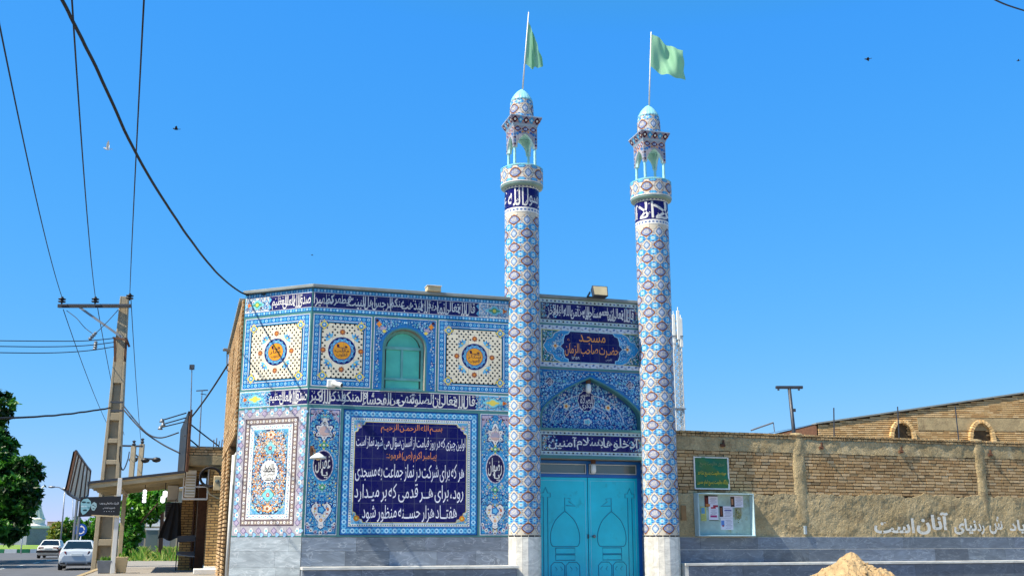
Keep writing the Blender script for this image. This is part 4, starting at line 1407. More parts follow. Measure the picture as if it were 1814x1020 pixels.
b.build('marble_cladding', M['stone_l'], mosque, (CHX, CHY, 0), (0, 0, CHR))
b = MB(); b.box(-.01, 3.90, -.36, -.018, 1.05, 1.10)
b.build('ledge', M['marble_w'], mosque, bevel=.006)

# ------------------------------------------------------------------ minarets
MR = .345
DZ = -.135
def minaret_pattern(A, per, ncol, z0, z1, zoff=0.0, vs=.285, sc=1.0):
    """interlaced medallions: lettered cartouches and four-point stars on a cream ground, blue flowers between"""
    w_ = per / ncol
    def clipz(pts):
        return pts
    cut = lambda z, h: z - h > z0 and z + h < z1
    rows = int((z1 - z0) / vs) + 2
    hx, hz = w_ / 2, vs / 2
    for j in range(-1, rows):
        for i in range(ncol):
            xb, zb = (i + .5) * w_ - per / 2, z0 + zoff + (j + .5) * vs
            if cut(zb, .035):
                k = min(1, (min(zb - z0, z1 - zb) - .003) / (hz * .8))
                q = lambda a: a * k
                A.ell(xb, zb, hx * 1.0, q(hz * .84), lin('#8d95a6'), 1, 20)
                A.ell(xb, zb, hx * .985, q(hz * .80), lin('#cdc6b6'), 1.5, 20)
                A.ell(xb, zb, hx * .97, q(hz * .765), lin('#bb8440'), 2, 20)
                A.ell(xb, zb, hx * .925, q(hz * .655), lin('#d3cec4'), 3, 20)
                A.lobed(xb, zb, hx * .93, q(hz * .56), 6, .14, lin('#3f86bf'), 4)
                A.lobed(xb, zb, hx * .88, q(hz * .51), 6, .14, lin('#5cabd6'), 5)
                for sx in (-1, 1):
                    for sz in (-1, 1): A.ell(xb + sx * hx * .58, zb + sz * q(hz * .13), hx * .2, q(hz * .085), lin('#2a66b0'), 6, 8)
                    A.ell(xb, zb + sx * q(hz * .43), .02, .012, K['cobalt'], 6, 8)
                    A.ell(xb, zb + sx * q(hz * .70), .016, .014, lin('#5aa6d6'), 4, 6)
                A.lobed(xb, zb, hx * .38, q(hz * .3), 6, .2, K['pale'], 7, n=18); A.ell(xb, zb, .019, .019, lin('#cdc6b6'), 8, 6)
                A.ell(xb, zb, .009, .009, lin('#b0623a'), 9, 5)
            xa, za = i * w_ - per / 2, z0 + zoff + j * vs
            txt = (i + j) % 2 == 0
            if not cut(za, hz * .75): continue
            t = np.arange(28) * 2 * PI / 28
            def ogee(a_, h_, e, c, l):
                A.poly(np.c_[xa + a_ * np.sign(np.cos(t)) * np.abs(np.cos(t)) ** e, za + h_ * np.sign(np.sin(t)) * np.abs(np.sin(t)) ** e], c, l)
            if txt:
                ogee(hx * 1.0, hz * .78, 1.45, lin('#b5793a'), 5)
                ogee(hx * .92, hz * .67, 1.4, lin('#4e3038'), 6)
                for sx in (-1, 1):
                    for sz in (-1, 1): A.leaf(xa + sx * hx * .28, za + sz * hz * .56, .05, .013, math.atan2(sz * .5, sx), lin('#4a6a98'), 7)
                ogee(hx * .80, hz * .54, 1.35, lin('#7c8ab0'), 7)
                A.text('الله', xa - hx * .42, za - hz * .06, xa + hx * .36, za + hz * .40, lin('#cdc6b6'), 8, .03, 1)
                A.text('سبحان', xa - hx * .55, za - hz * .30, xa + hx * .5, za + hz * .1, lin('#cdc6b6'), 9, .03, 1)
            else:
                ogee(hx * .99, hz * .97, 1.7, lin('#7f8aa0'), 5)
                ogee(hx * .90, hz * .87, 1.7, lin('#cdc6b6'), 5.5)
                ogee(hx * .56, hz * .64, 1.7, lin('#4a6a98'), 6)
                ogee(hx * .42, hz * .48, 1.6, lin('#9db2cf'), 7)
                A.lobed(xa, za, .028, .028, 4, .3, lin('#dfe3ea'), 8, n=12); A.ell(xa, za, .011, .011, K['mid'], 9, 5)
                for sx in (-1, 1):
                    A.leaf(xa + sx * hx * .62, za, .035, .016, 0 if sx > 0 else PI, lin('#8a6a4e'), 7)
                    for sz in (-1, 1): A.leaf(xa + sx * hx * .3, za + sz * hz * .5, .045, .014, math.atan2(sz, sx), lin('#c9923f'), 7)

PER = 2 * PI * MR
minaret = thing('minaret', 'tiled minaret left of the cyan door, beside the large text panel', 'minaret', (*mq(4.12, .12), 0), RZ, 'twin minarets')
# marble foot: a ring of upright white slabs
b = MB()
rng = random.Random(2)
nf = 20
for k in range(nf):
    t0, t1 = 2 * PI * k / nf + .004, 2 * PI * (k + 1) / nf - .004
    r = MR + .006
    q = [(r * math.cos(t), r * math.sin(t)) for t in (t0, t1)] + [(.2 * math.cos(t), .2 * math.sin(t)) for t in (t1, t0)]
    g = rng.uniform(.86, 1.08)
    b.plan(q, .7, 1.61, (g, g, g, 1))
b.build('base', M['marble_w'], minaret)
A = Art()
P2 = PER / 2
A.rect(-P2, 1.61, P2, 1.64, K['black'], 0)
for k in range(16): A.rect(-P2 + PER * k / 16, 1.612, -P2 + PER * k / 16 + .012, 1.638, K['cream'], 1)
A.rect(-P2, 1.64, P2, 8.05 + DZ, lin('#cbc3b2'), 0)
minaret_pattern(A, PER, 8, 1.645, 8.045 + DZ, .12)
A.build('shaft', M['tile'], minaret, cyl=(MR, MR))
A = Art()
A.rect(-P2, 8.05, P2, 8.15, K['white'], 0); A.rect(-P2, 8.56, P2, 8.62, K['cream'], 0)
for k in range(28):
    x = -P2 + PER * (k + .5) / 28
    A.leaf(x - .03, 8.10, .06, .04, 0, K['slate'], 1); A.leaf(x - .03, 8.59, .06, .035, 0, K['purple'], 1)
A.rect(-P2, 8.15, P2, 8.56, K['navy'], 0)
B_ = A
import copy as _cp
def bandtext(parts):
    a = Art()
    a.p, a.k = list(B_.p), B_.k
    for t, x0, z0, x1, z1 in parts: a.text(t, x0, z0, x1, z1, K['white'], 2, .008)
    r_ = random.Random(len(parts))
    for k in range(22): a.leaf(r_.uniform(-P2, P2), r_.uniform(8.2, 8.5), .05, .018, r_.choice((.6, 2.4)), K['white'], 2)
    return a
bandtext([('رسول', -.1, 8.17, .36, 8.54), ('الله', -.42, 8.18, -.07, 8.55), ('محمد', .34, 8.2, .8, 8.45), ('علی', -.85, 8.2, -.5, 8.5)]).build('inscription_band', M['tile'], minaret, loc=(0, 0, DZ), cyl=(MR + .004, MR))
# gallery collar
b = MB()
b.lathe([(MR + .01, 8.60), (MR + .078, 8.632), (MR + .085, 8.66), (MR + .085, 9.03), (MR + .06, 9.05), (.05, 9.05)], 48)
collar = b.build('gallery_collar', plain('olive_glaze', '#7d9a94', .4, .15, 6, .05), minaret, (0, 0, DZ), smooth=False)
A = Art()
RC = MR + .086
PC = 2 * PI * RC
A.rect(-PC / 2, 8.67, PC / 2, 9.03, lin('#d9d2c6'), 0)
minaret_pattern(A, PC, 10, 8.68, 9.02, .17, .30)
for i in range(10):
    x = (i + .5) * PC / 10 - PC / 2
    for zz, up in ((8.715, 1), (8.985, -1)):
        A.lobed(x, zz, .09, .04, 6, .2, lin('#2a66b0'), 5); A.lobed(x, zz, .07, .03, 6, .2, lin('#64b8e2'), 6); A.leaf(x - .1, zz + up * .03, .09, .02, up * .6, lin('#cf8a2e'), 5); A.leaf(x + .1, zz + up * .03, .09, .02, PI - up * .6, lin('#cf8a2e'), 5)
A.rect(-PC / 2, 8.67, PC / 2, 8.69, K['white'], 9); A.rect(-PC / 2, 9.01, PC / 2, 9.03, K['aqua'], 9)
A.build('tile_ring', M['tile_s'], collar, cyl=(RC, RC))
# lantern: four corner posts, arched box, flared cornice
HB = .25
for sx in (-1, 1):
    for sy in (-1, 1):
        b = MB()
        b.lathe([(.035, 9.05), (.03, 9.1), (.028, 9.5), (.034, 9.56)], 10, (sx * (HB - .035), sy * (HB - .035), 0))
        b.build('lantern_post', M['aquapale'], minaret, (0, 0, DZ), smooth=True)
b = MB()
la = [(-.19, 9.44), (-.18, 9.52), (-.13, 9.62), (-.06, 9.70), (0, 9.74), (.06, 9.70), (.13, 9.62), (.18, 9.52), (.19, 9.44)]
face = [(-HB, 9.92), (-HB, 9.44)] + la + [(HB, 9.44), (HB, 9.92)]
n = len(face)
for k in range(4):
    ca, sa = math.cos(k * PI / 2), math.sin(k * PI / 2)
    rot = lambda x, y: (x * ca - y * sa, x * sa + y * ca)
    o0 = [(*rot(x, -HB), z) for x, z in face]
    i0 = [(*rot(x * .82, -HB + .045), z) for x, z in face]
    b.add(o0 + i0, [tuple(range(n)), tuple(range(2 * n - 1, n - 1, -1))] + [(i, n + i, n + (i + 1) % n, (i + 1) % n) for i in range(n)])
b.box(-HB + .04, HB - .04, -HB + .04, HB - .04, 9.80, 9.9)
lantern = b.build('lantern', plain('lantern_plaster', '#b9ddd8', .5, .1, 6, .05), minaret, (0, 0, DZ), fix=False)
for k in range(4):
    A = Art()
    xs = [x for x, z in la]
    minA = lambda x: np.interp(x, xs, [z for x, z in la])
    for i in range(3):
        x = (i - 1) * .165
        A.lobed(x, 9.835, .078, .062, 4, .25, K['orange'], 1); A.lobed(x, 9.835, .07, .055, 4, .25, K['maroon'], 2); A.ell(x, 9.835, .045, .034, lin('#5a6aa0'), 3)
        A.text('الله', x - .03, 9.815, x + .03, 9.855, K['white'], 4, .03, 1)
    for sx in (-1, 1):
        for zz in (9.5, 9.57, 9.64, 9.71):
            A.lobed(sx * .222, zz, .024, .03, 4, .3, K['slate'] if int(zz * 100) % 2 else K['maroon'], 1)
            A.ell(sx * .222, zz + .035, .012, .012, K['blue'], 2, 6)
        A.lobed(sx * .17, 9.73, .035, .04, 4, .3, K['mid'], 1); A.lobed(sx * .12, 9.76, .03, .03, 4, .3, K['cobalt'], 2)
        A.lobed(sx * .06, 9.775, .024, .022, 4, .3, K['orange'], 1)
    a_ = k * PI / 2
    A.build('tile_face', M['tile_s'], lantern, .004, (HB * math.sin(a_), -HB * math.cos(a_), 0), (0, 0, a_), outline=face, oc=lin('#a29fa4'))
b = MB()
H1 = .335
vs = []
for h, z in ((HB + .006, 9.90), (HB + .02, 9.94), (H1, 10.085), (H1, 10.105)):
    vs += [(-h, -h, z), (h, -h, z), (h, h, z), (-h, h, z)]
fs = [(3, 2, 1, 0), (12, 13, 14, 15)]
for i in range(3):
    for k in range(4): fs.append((i * 4 + k, i * 4 + (k + 1) % 4, i * 4 + 4 + (k + 1) % 4, i * 4 + 4 + k))
b.add(vs, fs)
cor = b.build('cornice', plain('cornice_glaze', '#8fa3b4', .4, .2, 12, .05), minaret, (0, 0, DZ))
for k in range(4):
    A = Art()
    sl = math.hypot(H1 - HB - .02, .13)
    A.poly([(-HB - .02, 0), (HB + .02, 0), (H1, sl), (-H1, sl)], lin('#8f8a9c'), 0)
    for i in range(5):
        x = (i - 2) * .118
        A.lobed(x, sl * .5, .06, .072, 4, .25, [K['maroon'], K['blue']][i % 2], 1); A.ell(x, sl * .5, .024, .026, [K['white'], K['pale']][i % 2], 2, 8)
        A.leaf(x + .035, sl * .25, .05, .02, .7, K['orange'], 1)
    a_ = k * PI / 2
    tilt = math.atan2(H1 - HB - .02, .13)
    d0 = HB + .02
    o = A.build('tile_face', M['tile_s'], cor, .004, (d0 * math.sin(a_), -d0 * math.cos(a_), 9.95), (0, 0, 0))
    o.rotation_mode = 'XYZ'
    o.rotation_euler = (Matrix.Rotation(a_, 3, 'Z') @ Matrix.Rotation(tilt, 3, 'X')).to_euler()
# dome: tiled drum and ribbed blue cap
RD = .232
def rdome(z): return RD + .004 if z < 10.27 else RD + .004 - .30 * (z - 10.27) ** 2
b = MB(); b.lathe([(RD, 10.10)] + [(rdome(10.12 + k * .04), 10.12 + k * .04) for k in range(11)] + [(.02, 10.53)], 48)
dome = b.build('dome', M['aqua'], minaret, (0, 0, DZ), smooth=True)
A = Art()
PD = 2 * PI * RD
NZ = 10
for k in range(NZ):
    z0_ = 10.12 + .40 * k / NZ
    A.rect(-PD / 2, z0_, PD / 2, z0_ + .40 / NZ, lin('#c3beb8'), 0)
minaret_pattern(A, PD, 6, 10.11, 10.53, .20, .30)
for i in range(6):
    x = (i + .5) * PD / 6 - PD / 2
    for zz in (10.15, 10.49): A.lobed(x, zz, .085, .03, 6, .2, lin('#2a66b0'), 5); A.lobed(x, zz, .06, .02, 6, .2, lin('#64b8e2'), 6)
A.build('tile_ring', M['tile_s'], dome, cyl=(lambda z: rdome(z) + .009, RD))
b = MB()
b.lathe([(rdome(10.52) + .014, 10.515), (rdome(10.52) - .004, 10.57), (RD - .058, 10.645), (RD - .1, 10.71), (RD - .15, 10.765), (.045, 10.795), (.015, 10.815)], 60, wob=lambda t, i: 1 + .035 * math.cos(20 * t))
b.build('dome_cap', M['aqua'], minaret, (0, 0, DZ), smooth=True)
m2 = copy_tree(minaret)
m2.location = (*mq(6.99, .12), 0)
m2['label'] = 'tiled minaret right of the cyan door, standing beside the brick wall'
for ch in m2.children:
    if ch.name.startswith('inscription_band'):
        me = bandtext([('لا', -.12, 8.17, .26, 8.55), ('اله', .22, 8.18, .55, 8.5), ('الا', -.45, 8.18, -.1, 8.54), ('الله', -.9, 8.2, -.5, 8.5)]).build('inscription_band', M['tile'], None, cyl=(MR + .004, MR))
        ch.data = me.data
        bpy.data.objects.remove(me)

# flags
def flag(base, top, c4, seed, label, amp, freq, nu=26, nv=20, tail=0):
    t = thing('flag', label, 'flag', base, 0, 'green flags on the minarets')
    bs, tp = Vector(base), Vector(top)
    b = MB()
    b.tube([Vector((0, 0, -.05)), tp - bs], [.016, .011], 8)
    b.build('flagpole', M['white'], t, smooth=True)
    tl, tr, br, bl = [Vector(q) - bs for q in c4]
    rng = random.Random(seed)
    ph = rng.uniform(0, 6)
    vs = []
    for j in range(nv + 1):
        v = j / nv
        for i in range(nu + 1):
            u = i / nu
            p = tl.lerp(tr, u).lerp(bl.lerp(br, u), v)
            wv = amp * min(1, u * 2.2) * (math.sin(u * freq + v * 2.6 + ph) + .45 * math.sin(u * freq * 1.9 - v * 4 + ph * 2))
            p = p + Vector((wv * .12, wv, .05 * math.sin(v * 3 + u * 5) * u))
            p.z -= .06 * math.sin(u * PI) * (1 if v > .02 else .6)
            if u > .97: p.x += .012 * math.sin(v * 11 + 2 * seed)
            vs.append(p)
    fs = [(j * (nu + 1) + i, j * (nu + 1) + i + 1, (j + 1) * (nu + 1) + i + 1, (j + 1) * (nu + 1) + i) for j in range(nv) for i in range(nu)]
    b = MB(); b.add(vs, fs)
    b.build('flag_cloth', M['flag'], t, smooth=True, fix=False)
    return t
flag(at(925.5, 158, 20.3), at(936.5, 22, 20.36), [at(936, 38, 20.35), at(948, 64, 20.6), at(963, 119, 20.7), at(929.5, 113, 20.33)], 3,
     'pale green flag hanging furled from the pole of the left minaret', .07, 12)
flag(at(1149.5, 190, 21.17), at(1153.5, 57, 21.2), [at(1153, 60, 21.2), at(1210, 90, 21.3), at(1214, 143, 21.1), at(1151, 117, 21.18)], 5,
     'pale green flag spread out from the pole of the right minaret', .10, 8)

# ------------------------------------------------------------------ fittings on the mosque
def mloc(s, y, z):
    q = mq(s, y)
    return (q[0], q[1], z)
# floodlight on the portal
t = thing('floodlight', 'grey floodlight tilted forward on the parapet above the door', 'floodlight', mloc(5.72, .2, 6.36), RZ)
b = MB()
b.add([(-.16, -.30, -.03), (.16, -.30, -.03), (.13, -.16, -.06), (-.13, -.16, -.06), (-.17, -.24, .19), (.17, -.24, .19), (.14, -.08, .13), (-.14, -.08, .13)], [(0, 3, 2, 1), (4, 5, 6, 7), (0, 1, 5, 4), (1, 2, 6, 5), (2, 3, 7, 6), (3, 0, 4, 7)])
b.build('housing', M['darksteel'], t, bevel=.01)
b = MB(); b.add([(-.14, -.302, -.012), (.14, -.302, -.012), (.15, -.25, .172), (-.15, -.25, .172)], [(0, 1, 2, 3)]); b.build('lens', M['sheet'], t)
b = MB(); b.bar((-.18, -.16, .06), (-.18, 0, 0), .02, .04); b.bar((.18, -.16, .06), (.18, 0, 0), .02, .04); b.bar((-.19, 0, .0), (.19, 0, .0), .04, .02)
b.build('bracket', M['darksteel'], t)
# lamp box on the wing
t = thing('floodlight', 'cream floodlight box lying on the roof edge of the left wing', 'floodlight', mloc(2.28, -.02, 6.185), RZ)
b = MB(); b.prism([(-.14, .0), (.14, .0), (.13, .1), (-.13, .1)], -.10, .12); b.build('housing', M['lampbeige'], t, bevel=.012)
b = MB(); b.box(-.145, .145, -.12, .13, .1, .115); b.build('lid', M['white'], t, bevel=.004)
# camera
t = thing('security_camera', 'white security camera under the left medallion panel', 'camera', mloc(.40, -.03, 4.32), RZ)
b = MB(); b.box(-.08, .08, -.06, .03, -.06, .09); b.build('mount', M['white'], t, bevel=.02)
b = MB(); b.tube([(.02, -.06, .02), (.17, -.16, -.03)], [.045, .05], 12); b.build('camera_body', M['lamp'], t, smooth=False, bevel=.006)
b = MB(); b.tube([(.17, -.16, -.03), (.178, -.166, -.033)], .032, 10); b.build('lens', M['black'], t)
# wall lamp with a dish
t = thing('wall_lamp', 'wall lamp with white dish shade on curved arm beside the left oval medallion', 'lamp', mloc(.1, -.03, 3.0), RZ)
b = MB(); b.tube([(.0, 0, .12), (.0, -.05, .18), (.01, -.14, .16), (.04, -.2, .05)], .014, 8); b.box(-.03, .03, -.01, .02, .02, .2); b.build('arm', M['rust'], t)
b = MB(); b.lathe([(.02, .06), (.06, .04), (.14, -.02), (.15, -.045), (.12, -.03), (.03, .0)], 20, (.09, -.24, .0)); b.build('lamp_shade', M['lamp'], t, smooth=True)
b = MB(); b.ball((.09, -.24, -.03), .045, 10); b.build('bulb', M['lampbeige'], t, smooth=True)
def bulb(s, y, z, label):
    t = thing('hanging_bulb', label, 'bulb', mloc(s, y, z), RZ, 'bulbs of the doorway')
    b = MB(); b.lathe([(.02, .17), (.05, .15), (.05, .09), (.03, .08)], 12); b.build('holder', M['rust'], t)
    b = MB(); b.lathe([(.03, .08), (.052, .05), (.055, -.06), (.04, -.1), (.01, -.11)], 14); b.build('lamp_tube', M['lamp'], t, smooth=True)
bulb(5.58, .33, 4.52, 'small white bulb at the point of the tiled arch')
bulb(5.70, .44, 2.94, 'white tube bulb under the lintel in front of the door glass')
t = thing('junction_box', 'small dark fitting at the edge of the right floral panel by the minaret', 'fitting', mloc(3.86, -.015, 3.07), RZ)
b = MB(); b.box(-.025, .03, -.06, 0, -.1, .04); b.build('case', M['darksteel'], t, bevel=.012)
b = MB(); b.ball((-.02, -.05, .1), .035, 8); b.build('sensor', M['lamp'], t, smooth=True)

# ------------------------------------------------------------------ wall on the right
WRZ = R(18.5)
WO = (2.57, 21.04)
wall = thing('boundary_wall', 'long wall of yellow brick over mud plaster and dark marble, right of the mosque', 'wall', (*WO, 0), WRZ)
WXa, WXb = .35, 15.0
b = MB(); b.box(WXa, WXb, .034, .33, .7, 3.6); b.build('core', M['mortar'], wall)
rng = random.Random(12)
b = MB()
for i in range(13):
    z = 2.46 + i * .0655
    brickrow(b, WXa, WXb, z, z + .0655, 0, .06, .215, rng, BC)
b.build('brickwork', M['brick'], wall)
b = MB()
for i in range(2):
    brickrow(b, WXa, WXb, 3.60 + i * .058, 3.655 + i * .058, -.02 - .005 * i, .37, .115, rng, BCd)
b.build('brick_coping', M['brick'], wall)
# rough concrete band and plaster as uneven sheets
def rough_sheet(b, x0, x1, z0, z1, y, amp, seed, dx=.045, top=0.0, bot=0.0, sc=3.0):
    nx, nz = int((x1 - x0) / dx), max(3, int((z1 - z0) / dx))
    vs = []
    for j in range(nz + 1):
        for i in range(nx + 1):
            x = x0 + (x1 - x0) * i / nx
            v = j / nz
            zt = z1 + top * (noise.noise((x * 2.3, seed, 1)) + .6 * noise.noise((x * 9, seed, 2)))
            zb = z0 + bot * (noise.noise((x * 2.3, seed, 5)) + .6 * noise.noise((x * 9, seed, 6)))
            z = zb + (zt - zb) * v
            yy = y + amp * (noise.noise((x * sc, z * sc, seed)) + .5 * noise.noise((x * sc * 3, z * sc * 3, seed + 4)) + .3 * noise.noise((x * sc * 7, z * sc * 7, seed + 8)))
            vs.append((x, yy, z))
    o = len(vs)
    fs = [(j * (nx + 1) + i, j * (nx + 1) + i + 1, (j + 1) * (nx + 1) + i + 1, (j + 1) * (nx + 1) + i) for j in range(nz) for i in range(nx)]
    # edge back to the wall at the top
    vs += [(vs[nz * (nx + 1) + i][0], .03, vs[nz * (nx + 1) + i][2] + .004) for i in range(nx + 1)]
    fs += [(nz * (nx + 1) + i, nz * (nx + 1) + i + 1, o + i + 1, o + i) for i in range(nx)]
    b.add(vs, fs)
b = MB(); rough_sheet(b, WXa, WXb, 3.315, 3.605, -.006, .016, 3.1, dx=.04, top=.004, bot=.014)
b.build('concrete_band', M['plaster'], wall, smooth=True, fix=False)
b = MB(); rough_sheet(b, WXa, WXb, 1.60, 2.47, -.018, .015, 7.7, dx=.035, top=.06, bot=0)
b.build('plaster', M['plaster'], wall, smooth=False, fix=False)
for x0, x1, sd_ in ((3.46, 3.79, 1.5), (8.17, 8.46, 2.5), (12.9, 13.2, 3.5)):
    b = MB()
    n_ = 34
    vs, fs = [], []
    for j in range(n_ + 1):
        z = 1.9 + (3.62 - 1.9) * j / n_
        for i, (u, yy) in enumerate(((0, .03), (.08, -.008), (.3, -.024), (.55, -.028), (.8, -.022), (.95, -.008), (1.0, .03))):
            q = .035 * noise.noise((u * 3, z * 4, sd_)) + .02 * noise.noise((u * 9, z * 13, sd_))
            vs.append((x0 + (x1 - x0) * u + q * .9, yy + q * .5, z))
    for j in range(n_):
        for i in range(6): fs.append((j * 7 + i, j * 7 + i + 1, (j + 1) * 7 + i + 1, (j + 1) * 7 + i))
    b.add(vs, fs)
    b.ball(((x0 + x1) / 2 + .03, .1, 3.69), .16, 9, sc=(1.1, .9, .4))
    b.build('mortar_pier', M['plaster'], wall, smooth=True, fix=False)
b = MB()
rng = random.Random(31)
slabs(b, WXa, WXb, 1.365, 1.60, -.035, -.003, 1.15, rng, .8, 1.2); slabs(b, WXa, WXb, 1.10, 1.362, -.035, -.003, .95, rng, .55, 1.1)
b.build('marble_cladding', M['marble_d'], wall, bevel=.002)
b = MB(); slabs(b, .80, WXb, .75, 1.06, -.30, -.27, 1.05, rng, .6, 1.0)
b.build('bench_front', M['marble_d'], wall, bevel=.002)
b = MB()
for z in (1.3635, 1.606): b.box(WXa, WXb, -.036, -.004, z - .003, z + .003)
b.build('pale_joint', M['marble_w'], wall)
b = MB(); b.box(.72, WXb, -.33, -.035, 1.065, 1.112); b.box(.72, .80, -.305, -.0355, .75, 1.064)
b.build('ledge', M['marble_w'], wall, bevel=.005)
for x, z in ((1.83, 3.45), (4.18, 3.46), (6.2, 3.43), (8.6, 3.42)):
    b = MB(); b.box(x - .05, x + .04, -.05, .01, z - .05, z + .01); b.box(x + .0, x + .03, -.045, -.015, z - .02, z + .09); b.bar((x - .04, -.04, z), (x + .03, -.08, z - .03), .02, .02)
    b.build('iron_bracket', M['rust'], wall)
b = MB(); b.box(3.62, 3.67, -.075, -.02, 1.66, 1.83); b.build('meter_plate', plain('dull_plate', '#8d9ba3', .5, .2, 9, .1), wall, bevel=.006)
b = MB(); b.box(.82, .93, -.04, -.02, 1.93, 2.22); b.build('cardboard_patch', plain('cardboard', '#8f6f4a', .9, .1), wall)
# painted lettering on the plaster
A = Art()
GW = lin('#dddbd0')
A.text('است', 5.34, 1.68, 6.37, 2.0, GW, 1, .03); A.text('آنان', 6.42, 1.66, 7.28, 2.13, GW, 1, .035)
A.text('نیای', 7.4, 1.66, 8.03 - .02, 2.0, GW, 1, .035); A.text('رد', 8.02 - .0, 1.66, 8.12 + .1, 1.9, GW, 1, .035); A.text('ش', 8.40 - .05, 1.67, 8.72, 2.05, GW, 1, .03)
A.text('یاد', 8.62 + .28, 1.68, 9.35, 1.98, GW, 1, .03); A.text('نرو', 9.42, 1.66, 10.1, 1.97, GW, 1, .03); A.text('کسی', 10.2, 1.66, 11.3, 2.02, GW, 1, .03)
A.build('painted_lettering', plain('worn_wall_paint', '#ffffff', .9, .12, 5, .3, attr=True, stain=('#a39273', 7, .54)), wall, .042)

# banner
t = thing('banner', 'green vinyl banner with yellow writing and white edge on the brick wall', 'banner', (*WO, 0), WRZ)
vs = []
for j in range(13):
    for i in range(13):
        u, v = i / 12, j / 12
        vs.append((1.155 + .765 * u, -.03 - .012 * noise.noise((u * 3, v * 3, 2)) - .02 * math.exp(-((u + v - 1.25) * 7) ** 2), 2.56 + .62 * v - .01 * u))
b = MB(); b.add(vs, [(j * 13 + i, j * 13 + i + 1, (j + 1) * 13 + i + 1, (j + 1) * 13 + i) for j in range(12) for i in range(12)])
b.build('banner_sheet', plain('green_vinyl', '#17643a', .3, .15, 3, .05), t, smooth=True, fix=False)
b = MB()
for q in ((1.14, 1.165, 2.545, 3.19), (1.905, 1.935, 2.535, 3.18), (1.165, 1.905, 2.538, 2.565), (1.165, 1.905, 3.165, 3.185)): b.box(q[0], q[1], -.045, -.02, q[2], q[3])
b.build('border', M['white'], t)
A = Art()
Y_ = lin('#c3b03a')
A.text('نیروی مقاومت بسیج', 1.26, 2.98, 1.82, 3.1, lin('#7f8f62'), 1, .005)
A.text('حوزه مقاومت بسیج شاهد', 1.21, 2.79, 1.86, 2.91, Y_, 1, .02); A.text('پایگاه مقاومت بسیج امام حسین', 1.19, 2.61, 1.885, 2.74, Y_, 1, .02)
A.build('lettering', M['matte'], t, .062)

# notice board
t = thing('notice_board', 'deep pale blue notice board with posters pinned inside, on the plaster wall', 'notice board', (*WO, 0), WRZ)
bx0, bx1, bz0, bz1, bd = 1.13, 2.36, 1.64, 2.44, .21
b = MB(); b.box(bx0, bx1, -.06, -.03, bz0, bz1)
b.build('back_panel', plain('board_backing', '#9db3ab', .7, .25, 5, .1, stain=('#8c8a5e', 4, .55)), t)
b = MB()
b.box(bx0 - .02, bx0, -bd, -.03, bz0 - .02, bz1 + .02); b.box(bx1, bx1 + .02, -bd, -.03, bz0 - .02, bz1 + .02)
b.box(bx0, bx1, -bd, -.03, bz1, bz1 + .02); b.box(bx0, bx1, -bd, -.03, bz0 - .02, bz0)
b.build('frame', plain('pale_blue_paint', '#a9c3c8', .5, .1, 4, .05), t, bevel=.004)
pw = lin('#dcdae6')
def paper(x0, z0, x1, z1, base, deco, y=-.068):
    A = Art()
    for q in deco: A.rect(*q[:4], q[4], q[5] if len(q) > 5 else 1)
    A.build('poster', M['matte'], t, -y + .002, outline=[(x0, z0), (x1, z0), (x1, z1), (x0, z1)], oc=base)
def lines(x0, z0, x1, z1, n, c):
    return [(x0 + (0.02 if k % 2 else 0), z0 + (z1 - z0) * (k + .3) / n, x1 - (.03 if k % 3 == 0 else 0), z0 + (z1 - z0) * (k + .55) / n, c) for k in range(n)]
D_, P_ = lin('#6b6788'), lin('#a83a72')
paper(1.33, 2.19, 1.63, 2.42, pw, [(1.33, 2.19, 1.42, 2.42, lin('#3a1d1e')), (1.35, 2.25, 1.41, 2.37, lin('#6a2a22'), 2), (1.35, 2.2, 1.45, 2.25, lin('#b8763e'), 3), (1.52, 2.19, 1.63, 2.23, lin('#9b2f45')), (1.33, 2.40, 1.63, 2.42, lin('#2c1b20'), 2)] + lines(1.45, 2.25, 1.6, 2.37, 6, D_))
paper(1.42, 1.92, 1.63, 2.19, pw, [(1.47, 2.16, 1.58, 2.19, lin('#a82a40')), (1.45, 1.99, 1.6, 2.03, P_), (1.42, 1.92, 1.63, 1.94, lin('#5d6b5a'))] + lines(1.46, 2.04, 1.6, 2.15, 5, lin('#3f4668')), -.066)
paper(1.66, 1.98, 1.96, 2.21, pw, [(1.66, 2.0, 1.74, 2.21, lin('#2a1818')), (1.68, 2.03, 1.72, 2.18, lin('#7d4a38'), 2), (1.77, 2.12, 1.93, 2.135, lin('#4a4f9a'), 2)] + lines(1.77, 2.0, 1.93, 2.18, 7, D_))
paper(1.68, 1.75, 1.96, 1.975, pw, [(1.69, 1.83, 1.76, 1.93, lin('#5d86c9')), (1.71, 1.81, 1.75, 1.84, lin('#a83a3e'), 2)] + lines(1.79, 1.77, 1.94, 1.95, 7, D_), -.064)
paper(1.92, 2.19, 2.21, 2.42, pw, [(1.92, 2.2, 2.01, 2.40, lin('#3a2a26')), (1.94, 2.24, 1.98, 2.36, lin('#a87a5e'), 2)] + lines(2.04, 2.22, 2.19, 2.40, 7, D_))
paper(1.24, 1.92, 1.36, 2.2, lin('#b9bb6e'), [(1.25, 2.06, 1.33, 2.18, lin('#5f98bb'))] + lines(1.25, 1.94, 1.35, 2.04, 4, lin('#6a8f6a')))
b = MB()
rng = random.Random(4)
b.add([(2.0, -.0605, 1.95), (2.16, -.0605, 1.97), (2.17, -.0605, 2.2), (2.01, -.0605, 2.18)], [(0, 1, 2, 3)], lin('#8f9076'))
